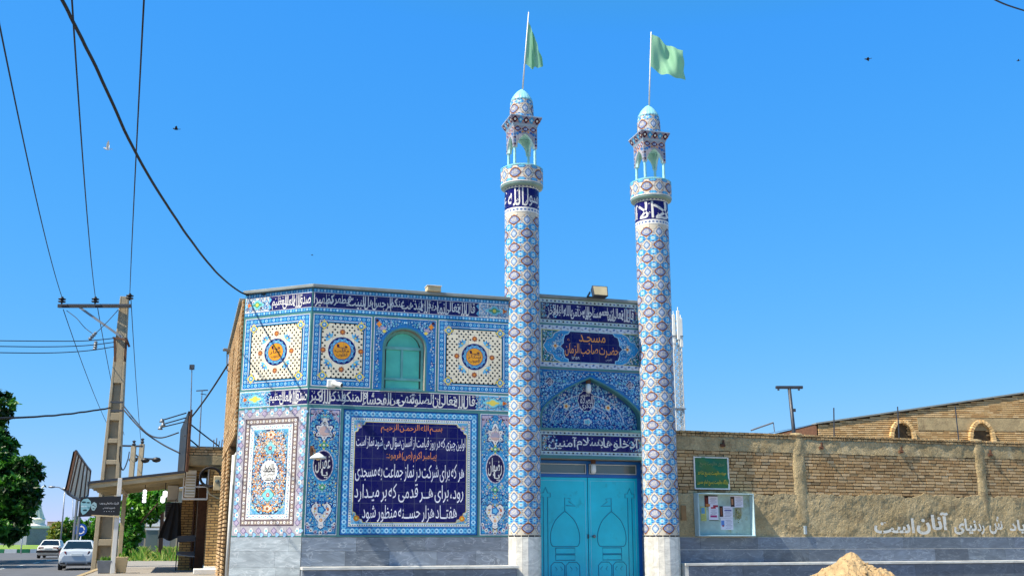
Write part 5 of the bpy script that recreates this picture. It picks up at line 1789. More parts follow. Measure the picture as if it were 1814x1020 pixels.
for k in range(60):
    x, z = 2.08 + rng.gauss(0, .045), 2.06 + rng.gauss(0, .07)
    a_ = rng.uniform(0, 3)
    b.add([(x, -.061 - k * .0002, z), (x + .03 * math.cos(a_), -.063 - k * .0002, z + .03 * math.sin(a_)), (x - .02 * math.sin(a_), -.064 - k * .0002, z + .03 * math.cos(a_))], [(0, 1, 2)], lin(rng.choice(('#8d8a52', '#a8a66e', '#5e5d3a', '#b8b8a0'))))
b.build('torn_paper', M['matte'], t, fix=False)

# sand heap
def heap(name, label, cx, cy, rad, h, zb, seed, m):
    n = 110
    vs, fs = [], []
    for j in range(n + 1):
        for i in range(n + 1):
            x, y = (i / n - .5) * 2.4 * rad, (j / n - .5) * 2.4 * rad
            r = math.hypot(x, y * .9) / rad
            r *= 1 + .16 * noise.noise((x * 1.3, y * 1.3, seed))
            z = h * max(0, 1 - r) + h * .04 * math.exp(-r * r * 30) - h * .1 * max(0, 1 - r) * (1 - max(0, 1 - r))
            if r < 1.05:
                z += .11 * noise.noise((x * 2.6, y * 2.6, seed + 1)) * min(1, r * 3) + .075 * abs(noise.noise((x * 8, y * 8, seed + 2))) + .022 * noise.noise((x * 19, y * 19, seed + 3)) + .012 * noise.noise((x * 43, y * 43, seed + 5))
            else: z -= .02
            vs.append((x, y, z))
    for j in range(n):
        for i in range(n): fs.append((j * (n + 1) + i, j * (n + 1) + i + 1, (j + 1) * (n + 1) + i + 1, (j + 1) * (n + 1) + i))
    b = MB(); b.add(vs, fs)
    for k in range(70):
        a_, q = random.Random(seed * 100 + k).uniform(0, 6.28), random.Random(seed * 77 + k).uniform(.1, .95)
        x, y = rad * q * math.cos(a_), rad * q * math.sin(a_)
        b.ball((x, y, h * (1 - q) * .97 + .015), random.Random(k).uniform(.012, .035), 6, sc=(1, 1.2, .8))
    o = b.build(name, m, None, (cx, cy, zb), smooth=False, fix=False)
    return tag(o, label, 'sand')
q = at(1507, 975, 18)
heap('sand_heap', 'heap of yellow building sand in front of the marble ledge', q.x, q.y, 1.0, .60, .74, 3, M['sand'])

# ------------------------------------------------------------------ behind the wall on the right
G0 = at(1450, 755, 36)
hall = thing('brick_hall', 'yellow brick hall with sloping roof edge and pointed-arch windows behind the wall', 'building', (G0.x, G0.y, 0), R(4))
rng = random.Random(9)
def topz(x): return 5.38 + x * .150
HL = 16.0
b = MB()
AW = [(2.55, 3.26, 4.0, 5.42), (5.35, 6.07, 4.0, 5.45), (8.5, 9.2, 4.0, 5.45)]
def inarch(x, z):
    for a0, a1, s0, s1 in AW:
        c_, hw = (a0 + a1) / 2, (a1 - a0) / 2
        if abs(x - c_) < hw and z < s1 - (abs(x - c_) / hw) ** 2 * .5 * (s1 - s0) * .75: return True
    return False
row = 0
z = 3.6
while z < topz(HL):
    x = rng.uniform(-.2, 0) if row % 2 else -.1
    while x < HL:
        l = .215
        a, c = max(0, x), min(HL, x + l - .004)
        zz = z + .07
        beam = 5.19 < z + .03 < 5.62 and x > 3.5
        if c > a + .02 and topz(a) > zz - .02 and not inarch((a + c) / 2, z + .03) and not beam:
            g = rng.uniform(.92, 1.04)
            cc = rng.choice(BC)
            zt0, zt1 = min(z + .049, topz(a)), min(z + .049, topz(c))
            y = rng.gauss(0, .003)
            b.add([(a, y, z), (c, y, z), (c, .08, z), (a, .08, z), (a, y, zt0), (c, y, zt1), (c, .08, zt1), (a, .08, zt0)], [(0, 3, 2, 1), (4, 5, 6, 7), (0, 1, 5, 4), (1, 2, 6, 5), (3, 0, 4, 7)], (cc[0] * g * 1.05, cc[1] * g * 1.05, cc[2] * g, 1))
        x += l
    row += 1
    z += .0705
b.build('gable_wall', M['brick'], hall)
b = MB()
b.prism([(0, .7), (HL, .7), (HL, topz(HL)), (0, topz(0))], .03, .3)
b.build('core', M['mortar'], hall)
b = MB(); b.box(3.5, HL, -.012, .03, 5.19, 5.62); b.build('concrete_beam', M['conc'], hall)
b = MB()
b.add([(-.1, -.06, topz(-.1)), (HL, -.06, topz(HL)), (HL, .4, topz(HL)), (-.1, .4, topz(-.1)), (-.1, -.06, topz(-.1) + .05), (HL, -.06, topz(HL) + .05), (HL, .4, topz(HL) + .05), (-.1, .4, topz(-.1) + .05)], [(0, 3, 2, 1), (4, 5, 6, 7), (0, 1, 5, 4), (1, 2, 6, 5), (2, 3, 7, 6), (3, 0, 4, 7)])
b.build('roof_edge', M['coping'], hall)
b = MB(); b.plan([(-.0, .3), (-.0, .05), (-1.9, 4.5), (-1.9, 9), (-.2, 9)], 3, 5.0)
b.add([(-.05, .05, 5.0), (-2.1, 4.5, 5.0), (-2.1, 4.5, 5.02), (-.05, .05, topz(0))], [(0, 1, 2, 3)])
b.build('shaded_side', M['rust'], hall, fix=False)  # brick side in dark brown: its shade is put into the colour
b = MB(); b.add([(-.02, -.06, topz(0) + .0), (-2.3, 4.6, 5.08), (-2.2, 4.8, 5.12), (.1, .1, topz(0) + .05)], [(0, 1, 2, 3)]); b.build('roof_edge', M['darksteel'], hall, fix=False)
for a0, a1, s0, s1 in AW:
    c_, hw = (a0 + a1) / 2, (a1 - a0) / 2
    pr = [(hw, 4.0), (hw, 4.75), (hw * .97, 4.95), (hw * .85, 5.15), (hw * .6, 5.31), (hw * .3, 5.41), (0, s1)]
    b = MB()
    rr = random.Random(int(a0 * 10))
    path = [(c_ - x, z) for x, z in pr] + [(c_ + x, z) for x, z in pr[-2::-1]]
    ln = [0]
    for i in range(1, len(path)): ln.append(ln[-1] + math.dist(path[i], path[i - 1]))
    nb = int(ln[-1] / .085)
    for k in range(nb):
        def pt(s_):
            i = max(j for j in range(len(ln)) if ln[j] <= s_ + 1e-9)
            i = min(i, len(ln) - 2)
            f = (s_ - ln[i]) / (ln[i + 1] - ln[i])
            return Vector((path[i][0] + f * (path[i + 1][0] - path[i][0]), path[i][1] + f * (path[i + 1][1] - path[i][1])))
        p, q_ = pt(ln[-1] * k / nb), pt(ln[-1] * (k + 1) / nb - .01)
        d = (q_ - p).normalized(); nrm = Vector((-d.y, d.x)) * .11
        g = rr.uniform(.9, 1.15); cc = rr.choice(BC)
        b.prism([tuple(p), tuple(q_), tuple(q_ + nrm), tuple(p + nrm)], -.16, .02, (cc[0] * g * 1.1, cc[1] * g * 1.1, cc[2] * g, 1))
    w_ = b.build('arched_window', M['brick'], hall)
    b = MB(); b.prism([(c_ - hw, 4.0)] + path + [(c_ + hw, 4.0)], .10, .12); b.build('recess', M['plaster'], w_)
    b = MB(); b.prism([(c_ - .28, 4.0), (c_ + .28, 4.0), (c_ + .28, 4.75), (c_ + .2, 4.92), (c_, 5.0), (c_ - .2, 4.92), (c_ - .28, 4.75)], .05, .09); b.build('pane', M['darkglass'], w_)
    b = MB()
    for u in (-.27, -.1, .1, .27): b.box(c_ + u - .012, c_ + u + .012, .035, .05, 4.0, 4.93 - abs(u) * .8)
    b.build('grille', M['greenpaint'], w_)
# rods standing between wall and hall
for x0, y0, x1, y1, D, lb in ((1478, 772, 1477, 722, 29, 'thin dark steel rod standing alone left of the first arched window'), (1594, 776, 1590, 720, 30, 'thin dark steel rod standing in front of the first arched window'), (1701, 780, 1692, 719, 31, 'thin leaning steel rod between the two arched windows')):
    p, q = at(x0, y0 + 25, D), at(x1, y1, D)
    b = MB(); b.tube([p, q], .018, 6)
    tag(b.build('steel_rod', M['darksteel'], None), lb, 'rod', 'steel rods behind the wall')
# T shaped lamp mast on the wall
P0, P1 = at(1407, 772, 24), at(1398, 686, 24)
t = thing('lamp_mast', 'dark T-shaped mast with level crossbar rising above the mortar pier', 'mast', tuple(P0))
b = MB(); b.tube([Vector((.02, 0, -1.2)), Vector((0, 0, 0)), P1 - P0], [.045, .045, .04], 8); b.build('post', M['darksteel'], t, smooth=True)
b = MB(); c_ = P1 - P0; b.box(c_.x - .31, c_.x + .31, -.04, .04, c_.z - .03, c_.z + .035); b.build('crossbar', M['darksteel'], t, bevel=.008)
for dx in (-.25, .22):
    b = MB(); b.box(c_.x + dx - .02, c_.x + dx + .02, -.02, .02, c_.z - .07, c_.z - .03); b.build('lug', M['steel'], t)
b = MB(); b.box(.0, .06, -.05, .0, .55, .62); b.build('box', M['darksteel'], t)
p, q, r = at(1330, 762, 25), at(1370, 748, 25), at(1372, 764, 25)
b = MB(); b.tube([p, q], .02, 6); b.tube([q, r], .012, 6)
tag(b.build('pipe_bracket', M['steel'], None), 'thin grey pipe slanting up behind the wall with a short drop end', 'pipe')
# telecom tower
TP = at(1203, 760, 60)
tw = thing('telecom_tower', 'white lattice telecom tower with panel antennas showing behind the right minaret', 'tower', (TP.x, TP.y, 0), R(12))
b = MB()
TH, hw = 14.1, .26
for sx, sy in ((-1, -1), (1, -1), (1, 1), (-1, 1)): b.tube([(sx * hw, sy * hw, .2), (sx * hw * .9, sy * hw * .9, TH)], .045, 6)
nl = 34
for k in range(nl):
    z0, z1 = .5 + k * (TH - .6) / nl, .5 + (k + 1) * (TH - .6) / nl
    cs = [(-hw, -hw), (hw, -hw), (hw, hw), (-hw, hw)]
    for i in range(4):
        p, q = cs[i], cs[(i + 1) % 4]
        b.bar((*p, z0), (*q, z1), .035, .035); b.bar((*q, z0), (*p, z1), .035, .035); b.bar((*p, z1), (*q, z1), .03, .03)
b.build('lattice', plain('galvanised', '#b9bcbb', .5, .1, 5, 0), tw)
for k, (x, y, zz) in enumerate(((-.2, -.26, 12.5), (.24, -.26, 12.3), (.1, .5, 12.5), (.0, -.48, 12.7))):
    b = MB(); b.box(x - .085, x + .085, y - .05, y + .05, zz, zz + 1.7); b.tube([(x, y, zz - .3), (x, y, zz + 1.9)], .03, 6); b.bar((x, y, zz + .4), (x * .5, y * .5, zz + .4), .04, .04)
    b.build('panel_antenna', M['lamp'], tw, bevel=.02)
b = MB()
for z in (5.6, 8.7, 12.9): b.box(-.34, .34, -.34, .34, z, z + .06)
b.build('platform_ring', M['steel'], tw)

# ------------------------------------------------------------------ wires
def cable(label, pts, r, group=None, sag=0.0, n=24, name='cable'):
    b = MB()
    pp = []
    for i in range(len(pts) - 1):
        p, q = Vector(pts[i]), Vector(pts[i + 1])
        for k in range(n):
            u = k / n
            v = p.lerp(q, u)
            v.z -= sag * 4 * u * (1 - u)
            pp.append(v)
    pp.append(Vector(pts[-1]))
    b.tube(pp, r, 5)
    return tag(b.build(name, M['rubber'], None, smooth=True, fix=False), label, 'cable', group)
def curve_cable(label, pix, r, group=None, wob=0, name='cable'):
    """smooth cable through measured points (photo x, y, metres away)"""
    P_ = [at(*p) for p in pix]
    pp = []
    for i in range(len(P_) - 1):
        p0, p1, p2, p3 = P_[max(i - 1, 0)], P_[i], P_[i + 1], P_[min(i + 2, len(P_) - 1)]
        for k in range(10):
            t = k / 10
            v = .5 * ((2 * p1) + (p2 - p0) * t + (2 * p0 - 5 * p1 + 4 * p2 - p3) * t * t + (3 * p1 - p0 - 3 * p2 + p3) * t ** 3)
            if wob: v += Vector((wob * noise.noise((len(pp) * .35, 1, 0)), 0, wob * noise.noise((len(pp) * .35, 7, 0))))
            pp.append(v)
    pp.append(P_[-1])
    b = MB(); b.tube(pp, r, 6)
    return tag(b.build(name, M['rubber'], None, smooth=True, fix=False), label, 'cable', group)

curve_cable('thick black cable sagging from the upper sky to the roof corner of the mosque', [(95, -30, 8.5), (130, 40, 9.2), (175, 130, 10.2), (240, 270, 12), (300, 370, 14), (360, 455, 16.5), (400, 498, 18.4), (437, 522, 19.55), (470, 521, 19.4)], .017, wob=.006)
curve_cable('thin cable crossing the top right corner of the sky', [(1740, -12, 12), (1780, 8, 13), (1830, 24, 14)], .012)

# utility pole
PB, PT = at(180, 1062, 32.5), at(221, 526, 32.5)
pole = thing('utility_pole', 'tall leaning concrete utility pole with recessed web and steel crossarm, nearest the street', 'pole', tuple(PB), R(12))
d = Matrix.Rotation(-R(12), 3, 'Z') @ (PT - PB)
H = d.z
def pp_(v): return Vector((d.x * v, d.y * v, H * v))
b = MB()
def ring_w(v): return .36 * (1 - v) + .125 * v, .26 * (1 - v) + .11 * v
ladder = [(0, .06), (.10, .115), (.17, .19), (.27, .29), (.355, .37), (.43, .445), (.50, .515), (.575, .60), (.70, 1.0)]
for s_ in (-1, 1):
    vs = []
    for v in (0, .3, .6, 1.0):
        w_, dd = ring_w(v)
        c_ = pp_(v)
        for x, y in ((s_ * w_, -dd), (s_ * w_ * .6, -dd), (s_ * w_ * .6, dd), (s_ * w_, dd)): vs.append((c_.x + x, c_.y + y, c_.z))
    b.add(vs, [(i * 4 + k, i * 4 + (k + 1) % 4, i * 4 + 4 + (k + 1) % 4, i * 4 + 4 + k) for i in range(3) for k in range(4)] + [(0, 1, 2, 3), (12, 13, 14, 15)])
for v0, v1 in ladder:
    vs = []
    for v in (v0, v1):
        w_, dd = ring_w(v); c_ = pp_(v)
        for x, y in ((-w_ * .6, -dd * .97), (w_ * .6, -dd * .97), (w_ * .6, dd * .97), (-w_ * .6, dd * .97)): vs.append((c_.x + x, c_.y + y, c_.z))
    b.add(vs, [(0, 1, 5, 4), (1, 2, 6, 5), (2, 3, 7, 6), (3, 0, 4, 7), (0, 1, 2, 3), (4, 5, 6, 7)])
vs = []
for v in (0, 1):
    w_, dd = ring_w(v); c_ = pp_(v)
    for x, y in ((-w_ * .6, -dd * .25), (w_ * .6, -dd * .25), (w_ * .6, dd * .4), (-w_ * .6, dd * .4)): vs.append((c_.x + x, c_.y + y, c_.z))
b.add(vs, [(0, 1, 5, 4), (1, 2, 6, 5), (2, 3, 7, 6), (3, 0, 4, 7)])
b.build('post', M['polec'], pole, bevel=.012)
inv = Matrix.Rotation(-R(12), 4, 'Z') @ Matrix.Translation(-PB)
L_ = lambda x, y, D=32.3: inv @ at(x, y, D)
b = MB()
b.bar(L_(103, 542, 32.25), L_(232, 542, 32.25), .10, .10); b.bar(L_(103, 540, 32.12), L_(232, 540, 32.12), .06, .05)
b.build('crossarm', M['darksteel'], pole)
b = MB(); b.bar(L_(142, 545, 32.25), L_(217, 598, 32.25), .07, .07); b.build('brace', M['steel'], pole)
for q in (((196, 712, 32.1), (218, 712, 32.1)), ((196, 727, 32.1), (218, 727, 32.1)), ((203, 597, 32.2), (204, 640, 32.2)), ((224, 598, 32.2), (221, 640, 32.2)), ((224, 600, 32.2), (229, 614, 32.2)), ((200, 598, 32.1), (226, 602, 32.1))):
    b = MB(); b.bar(L_(*q[0]), L_(*q[1]), .065, .055); b.build('clamp', M['rust' if q[0][1] < 650 else 'darksteel'], pole)
INS = [(110, 531), (169, 531), (230, 525)]
for x, y in INS:
    c_ = L_(x, y, 32.2)
    b = MB(); b.lathe([(.02, -.13), (.03, -.08), (.11, -.075), (.12, -.05), (.04, -.03), (.05, .0), (.11, .005), (.12, .03), (.05, .055), (.03, .1)], 14, tuple(c_))
    b.build('insulator', M['black'], pole, smooth=True)
for (xa, ya, xb, yb) in ((158, 602, 171, 588), (168, 620, 170, 604)):
    b = MB()
    p, q = L_(xa, ya, 31.6), L_(xb, yb, 31.6)
    b.tube([p.lerp(q, k / 8) for k in range(9)], [.035, .07, .04, .07, .04, .07, .04, .06, .03], 8)
    b.build('strain_insulator', M['steel'], pole)
LG = 'power lines of the concrete pole'
for (x, y), top, lb in ((INS[0], (-14, -20), 'left of the three overhead power lines rising from the crossarm'), (INS[1], (126, -20), 'middle of the three overhead power lines rising from the crossarm'), (INS[2], (256, -20), 'right of the three overhead power lines rising from the pole top')):
    p, q = at(x, y - 4, 32.2), at(*top, 10)
    cable(lb, [p, q], .011, LG, .22)
for (x, y), e, lb in (((112, 548), (200, 770, 62), 'power line running down behind the pole from the left insulator'), ((173, 546), (220, 770, 62), 'power line running down behind the pole from the middle insulator'), ((232, 530), (251, 792, 60), 'power line running down right of the pole to a far pole')):
    cable(lb, [at(x, y, 32.3), at(*e)], .013, LG, .25)
for y, ye, lb in ((603, 602, 'highest'), (613, 609, 'middle'), (624, 617, 'lowest')):
    curve_cable(lb + ' of three level wires leaving the pole to the left', [(-25, y, 29), (80, y + 1, 30), (150, (y + ye) / 2 + 1, 31), (202, ye - 3, 32.1)], .013, 'level wires left of the pole')
curve_cable('twisted black cable from the pole clamp to the left edge', [(-20, 741, 26), (60, 738, 28), (120, 733, 30), (165, 727, 31.6), (196, 722, 32)], .026, wob=.012)
curve_cable('cable dipping from the pole clamp to the shop fascia', [(217, 716, 32), (240, 745, 31.5), (262, 768, 30), (285, 775, 29), (316, 766, 27.6)], .02)
curve_cable('straight cable from the pole clamp down to the shop roof', [(216, 722, 32), (250, 760, 31), (285, 785, 29), (318, 802, 27.4)], .022)
curve_cable('wire loop hanging from the pole beside the far poles', [(213, 790, 32), (212, 815, 32), (218, 832, 33), (226, 815, 36), (229, 800, 40)], .02)
curve_cable('diagonal wire from the brick side wall to the shop fascia', [(404, 645, 24), (375, 690, 25), (350, 725, 26.4), (331, 748, 27.3)], .02)
curve_cable('wire from the shop fascia down to the roof rods', [(330, 745, 27.3), (355, 765, 27.2), (372, 778, 27.2), (388, 790, 27.2)], .018)
curve_cable('lower wire from the shop fascia down to the roof', [(327, 771, 27.3), (340, 781, 27.3), (352, 791, 27.3)], .018)
curve_cable('jumper wire looping between crossarm and strain insulator', [(118, 550, 32.2), (135, 563, 32), (150, 580, 31.8), (163, 590, 31.6)], .011)
curve_cable('jumper wire from pole to strain insulator', [(210, 548, 32.2), (190, 570, 32), (172, 588, 31.6)], .011)

# far poles with street lamps
for x0, y0, x1, y1, D, lb in ((231, 862, 237, 790, 60, 'far concrete pole with crossarm seen above the shop canopy, the left one'), (244, 862, 252, 786, 62, 'far concrete pole with street lamps seen above the shop canopy, the right one')):
    p, q = at(x0, y0, D), at(x1, y1, D)
    t = thing('utility_pole', lb, 'pole', (p.x, p.y, 0), 0, 'far poles')
    p0 = Vector((0, 0, 0)); b = MB(); v = q - Vector((p.x, p.y, 0))
    b.bar(p0, v, .25, .2); b.build('post', M['polec'], t)
    iv = lambda x, y: at(x, y, D) - Vector((p.x, p.y, 0))
    b = MB()
    if D == 60:
        b.bar(iv(212, 789), iv(253, 790), .1, .1); b.lathe([(.05, 0), (.12, .12), (.05, .2), (.12, .28), (.03, .34)], 8, tuple(v))
    else:
        b.bar(iv(232, 811), iv(276, 813), .12, .1); b.bar(iv(234, 800), iv(256, 818), .1, .08); b.lathe([(.05, 0), (.12, .12), (.05, .2), (.12, .28), (.03, .34)], 8, tuple(v))
    b.build('crossarm', M['darksteel'], t)
    if D != 60:
        for xx, yy in ((236, 814), (257, 815), (277, 814)):
            b = MB(); b.ball(tuple(iv(xx, yy)), .2, 8, sc=(1.4, 1, .8)); b.build('street_lamp_head', M['black'], t, smooth=True)

# ------------------------------------------------------------------ shop beside the mosque
SO = mq(-1.164, 8.7)
shop = thing('shop_building', 'low brick shop with jutting concrete balcony slab left of the mosque side wall', 'shop', (*SO, 0), RZ)
b = MB()
b.box(-.93, -.52, 2.35, 6, .75, 3.36); b.box(-.28, .3, .02, 1.5, .75, 3.36); b.box(-.28, -.1, 1.5, 6, .75, 3.36)
b.build('brick_wall', M['brick_front'], shop)
b = MB(); b.box(-.83, .02, 0, 6, 3.38, 3.62); b.box(-.80, .02, .01, 6, 3.36, 3.38)
b.build('balcony_slab', M['conc'], shop, bevel=.012)
b = MB()
rng = random.Random(17)
for i in range(3):
    brickrow(b, -.83, .02, 3.625 + i * .068, 3.69 + i * .068, 0, .1, .2, rng, BC)
b.box(-.82, .0, .1, .2, 3.62, 3.82, lin('#8a7450'))
b.build('parapet', M['brick'], shop)
b = MB(); b.box(-.84, .03, -.01, .12, 3.83, 3.845); b.build('coping', M['coping'], shop)
b = MB(); b.box(-.52, -.28, 2.0, 2.04, .75, 3.0); b.build('doorway', M['rust'], shop)  # dark brown sheet, the unlit inside of the opening put into its colour
b = MB(); b.box(-.56, -.52, 2.3, 2.36, .75, 3.1); b.tube([(-.60, 2.3, .8), (-.60, 2.3, 3.2)], .03, 8)
b.build('drain_pipe', M['rust'], shop)
b = MB(); b.box(-.55, .3, -1.2, -.2, .75, .86); b.box(-.3, .3, -.2, 1.5, .75, .9); b.build('step', M['white'], shop, bevel=.01)
b = MB()
for k in range(4): b.tube([(-.25 + k * .07, .3 + k * .2, 3.8), (-.25 + k * .075, .3 + k * .2, 4.05 + .06 * (k % 2))], .012, 5)
b.build('rebar', M['rust'], shop)

def thing_local(name, label, cat, loc, group=None):
    q = Vector((*SO, 0)) + UX.to_3d() * loc[0] + UY.to_3d() * loc[1] + Vector((0, 0, loc[2]))
    return thing(name, label, cat, tuple(q), RZ, group)
# air cooler under the slab
t = thing_local('air_cooler', 'white evaporative air cooler on iron frame under the balcony slab', 'cooler', (-.62, .35, 2.55))
b = MB(); b.box(-.26, .0, 0, .5, .05, .72); b.build('cabinet', M['lamp'], t, bevel=.02)
b = MB()
for k in range(8): b.bar((-.24, -.006, .1 + k * .07), (-.02, -.006, .1 + k * .07), .02, .03)
b.build('louvre', M['sheet'], t)
b = MB()
for x in (-.3, .3):
    for y in (0, .5): b.tube([(x, y, 0), (x, y, .82)], .016, 6)
b.bar((-.3, 0, 0), (.3, 0, 0), .03, .03); b.bar((-.3, .5, 0), (.3, .5, 0), .03, .03); b.bar((-.3, 0, .3), (.3, 0, .3), .03, .03)
b.build('frame', M['white'], t)
t = thing_local('cable_coil', 'dark coil of cable hanging under the balcony slab', 'coil', (-.28, -.03, 3.08))
b = MB()
for k in range(3): b.tube([((.24 + k * .012) * math.cos(a), -.02 - k * .02, (.22 + .012 * k) * math.sin(a)) for a in np.linspace(0, 6.283, 26)], .02, 6)
b.build('coil', M['rubber'], t, smooth=True)
b = MB(); b.tube([(-.1, -.03, -.2), (.0, -.03, -.42), (.2, -.02, -.52), (.38, .0, -.56)], .016, 6); b.build('hose', M['sheet'], t)
t = thing_local('electric_meter', 'pale meter box on the brick pilaster below the slab', 'meter', (-.1, -.0, 2.75))
b = MB(); b.box(-.1, .08, -.12, .02, 0, .36); b.build('case', M['lampbeige'], t, bevel=.02)
b = MB(); b.ball((-.01, -.125, .22), .055, 10, sc=(1, .3, 1)); b.build('dial', M['darkglass'], t)
t = thing_local('air_cooler', 'dark boxy cooler on the shaded shop front behind the canopy', 'cooler', (-1.12, 3.6, 2.15))
b = MB(); b.box(-.25, .2, 0, .4, 0, .4); b.build('cabinet', M['darksteel'], t, bevel=.02)
b = MB()
for k in range(5): b.box(-.22, .17, -.012, 0, .05 + k * .065, .08 + k * .065)
b.build('louvre', M['black'], t)
t = thing_local('air_cooler', 'small pale box cooler above the dark one behind the canopy', 'cooler', (-1.0, 3.8, 2.62))
b = MB(); b.box(-.35, -.05, 0, .35, 0, .42); b.build('cabinet', M['lamp'], t, bevel=.02)
b = MB(); b.box(-.36, -.04, -.02, .36, -.03, .0); b.build('tray', M['sheet'], t)

# canopy
can = thing_local('canopy', 'sheet metal canopy on posts sloping from the shop over the pavement', 'canopy', (0, 0, 0))
cx0, cx1 = -3.12, -.92
cz = lambda x: 2.87 + (x - cx0) / (cx1 - cx0) * .30
b = MB()
vs = []
for k in range(41):
    y = -.02 + 5.3 * k / 40
    dz = .02 * (1 if k % 4 in (0, 1) else -1)
    for x in (cx0, cx1): vs.append((x, y, cz(x) + dz))
n = len(vs)
b.add(vs + [(x, y, z + .012) for x, y, z in vs], [(2 * k, 2 * k + 1, 2 * k + 3, 2 * k + 2) for k in range(40)] + [(n + 2 * k, n + 2 * k + 2, n + 2 * k + 3, n + 2 * k + 1) for k in range(40)])
b.build('roof_sheet', M['sheet'], can, fix=False)
b = MB()
for y in (.02, 1.3, 2.6, 3.9, 5.2): b.bar((cx0, y, cz(cx0) - .075), (cx1, y, cz(cx1) - .075), .05, .08)
b.build('rafter', M['sheet'], can)
b = MB(); b.bar((cx0 - .02, -.03, cz(cx0) + .03), (cx1, -.03, cz(cx1) + .03), .02, .06); b.bar((cx0 - .03, -.03, cz(cx0)), (cx0 - .03, 5.3, cz(cx0)), .03, .12)
b.build('edge_trim', M['darksteel'], can)
b = MB(); b.box(-2.47, -2.37, -.06, .0, .75, 3.02); b.build('post', M['white'], can, bevel=.006)
b = MB(); b.box(-2.55, -2.44, 4.0, 4.11, .75, 2.9); b.build('post', M['sheet'], can, bevel=.006)
b = MB(); b.bar((-2.42, 0, 2.78), (-2.5, 5.2, 2.78), .06, .08); b.build('purlin', M['sheet'], can)
# hanging black sign
t = thing_local('hanging_sign', 'black shop sign with two pale painted faces hung from the canopy post', 'sign', (0, 0, 0))
b = MB(); b.add([(-3.30, -.10, 2.08), (-2.36, -.10, 2.13), (-2.36, -.10, 2.58), (-3.28, -.10, 2.55), (-3.30, -.07, 2.08), (-2.36, -.07, 2.13), (-2.36, -.07, 2.58), (-3.28, -.07, 2.55)], [(0, 1, 2, 3), (7, 6, 5, 4), (0, 4, 5, 1), (1, 5, 6, 2), (2, 6, 7, 3), (3, 7, 4, 0)])
b.build('board', M['black'], t)
A = Art()
FC, FD = lin('#8fc3cc'), lin('#22484f')
A.poly([(-3.27, 2.42), (-3.22, 2.5), (-3.12, 2.52), (-3.05, 2.46), (-3.03, 2.36), (-3.07, 2.25), (-3.14, 2.16), (-3.2, 2.13), (-3.25, 2.2)], FC, 1)
A.poly([(-3.03, 2.38), (-2.97, 2.44), (-2.91, 2.4), (-2.9, 2.32), (-2.95, 2.23), (-3.0, 2.24), (-3.03, 2.3)], lin('#9fbfc4'), 2)
for x, z, a_, c_ in ((-3.2, 2.43, .05, FD), (-3.1, 2.42, .04, FD), (-3.15, 2.33, .03, lin('#c8e4e8')), (-3.16, 2.24, .05, FD), (-3.22, 2.33, .04, lin('#c8e4e8')), (-2.98, 2.36, .025, FD), (-2.94, 2.33, .02, FD), (-2.97, 2.28, .025, FD), (-3.08, 2.3, .03, lin('#4f8f98'))): A.ell(x, z, a_, a_ * .45, c_, 3, 10, .3)
WS = lin('#c9cdd2')
A.text('کلینیک ساختمانی و چوب', -2.84, 2.37, -2.4, 2.44, WS, 1, .01); A.text('با مدیریت تخصصی', -2.76, 2.27, -2.48, 2.33, WS, 1, .01)
for k in range(5): A.ell(-2.72 + k * .055, 2.215, .009, .009, WS, 1, 6)
A.build('sign_face', M['col'], t, 0, (0, -.102, 0))
b = MB(); b.bar((-3.0, -.08, 2.12), (-2.37, -.08, 2.09), .05, .03); b.build('bracket', M['lampbeige'], t)
# fascia sign edge-on
t = thing_local('fascia_sign', 'tall dark ribbed shop fascia sign seen edge-on above the canopy', 'sign', (0, 0, 0))
b = MB()
b.plan([(-.93, -.05), (-.88, -.05), (-1.08, 5), (-1.13, 5)], 3.2, 4.72); b.build('panel', M['black'], t)
b = MB()
for k in range(9):
    f = k / 8
    x, y = -.877 + (-.2) * f, -.04 + 5.0 * f
    b.box(x, x + .05, y - .03, y + .03, 3.2, 4.76 - .1 * (k % 2))
b.tube([(-.88, -.1, 3.2), (-.88, -.1, 4.6)], .02, 6)
b.build('rib', M['rust'], t)
for k, (xx, yy, xt, yt) in enumerate(((330, 731, 287, 744), (331, 739, 289, 751), (330, 746, 284, 757))):
    p = at(xx, yy, 27 + k * .8); q = at(xt, yt, 26.6 + k * .8)
    loc = lambda v: Vector(((v - Vector((*SO, 0))).dot(UX.to_3d()), (v - Vector((*SO, 0))).dot(UY.to_3d()), v.z))
    b = MB(); b.tube([loc(p), loc(q)], .016, 6); b.build('lamp_arm', M['darksteel'], t)
    b = MB(); b.lathe([(.03, .04), (.065, -.04), (.06, -.055), (.02, -.02)], 10, tuple(loc(q))); b.build('spotlight', M['steel'], t, smooth=True)
# lit lamps under the canopy
for (x, y0), n_, lb in (((257, 866), 4, 'string of four lit white lamps hanging under the canopy'), ((293, 868), 2, 'pair of lit white lamps under the canopy by the shop wall')):
    p = at(x, y0, 28.5)
    t = thing('hanging_lamp', lb, 'lamp', tuple(p), 0, 'lit lamps under the canopy')
    b = MB(); b.tube([(0, 0, .26), (0, 0, 0)], .012, 6); b.build('cord', M['rubber'], t)
    for k in range(n_):
        b = MB(); b.lathe([(.02, .05), (.05 if n_ > 2 else .06, .03), (.05 if n_ > 2 else .06, -.025 if n_ > 2 else -.1), (.02, -.04 if n_ > 2 else -.13)], 12, (0 if n_ > 2 else -.05 * k, 0, -.06 - k * (.085 if n_ > 2 else .14)))
        b.build('bulb', M['bulb'], t, smooth=True)
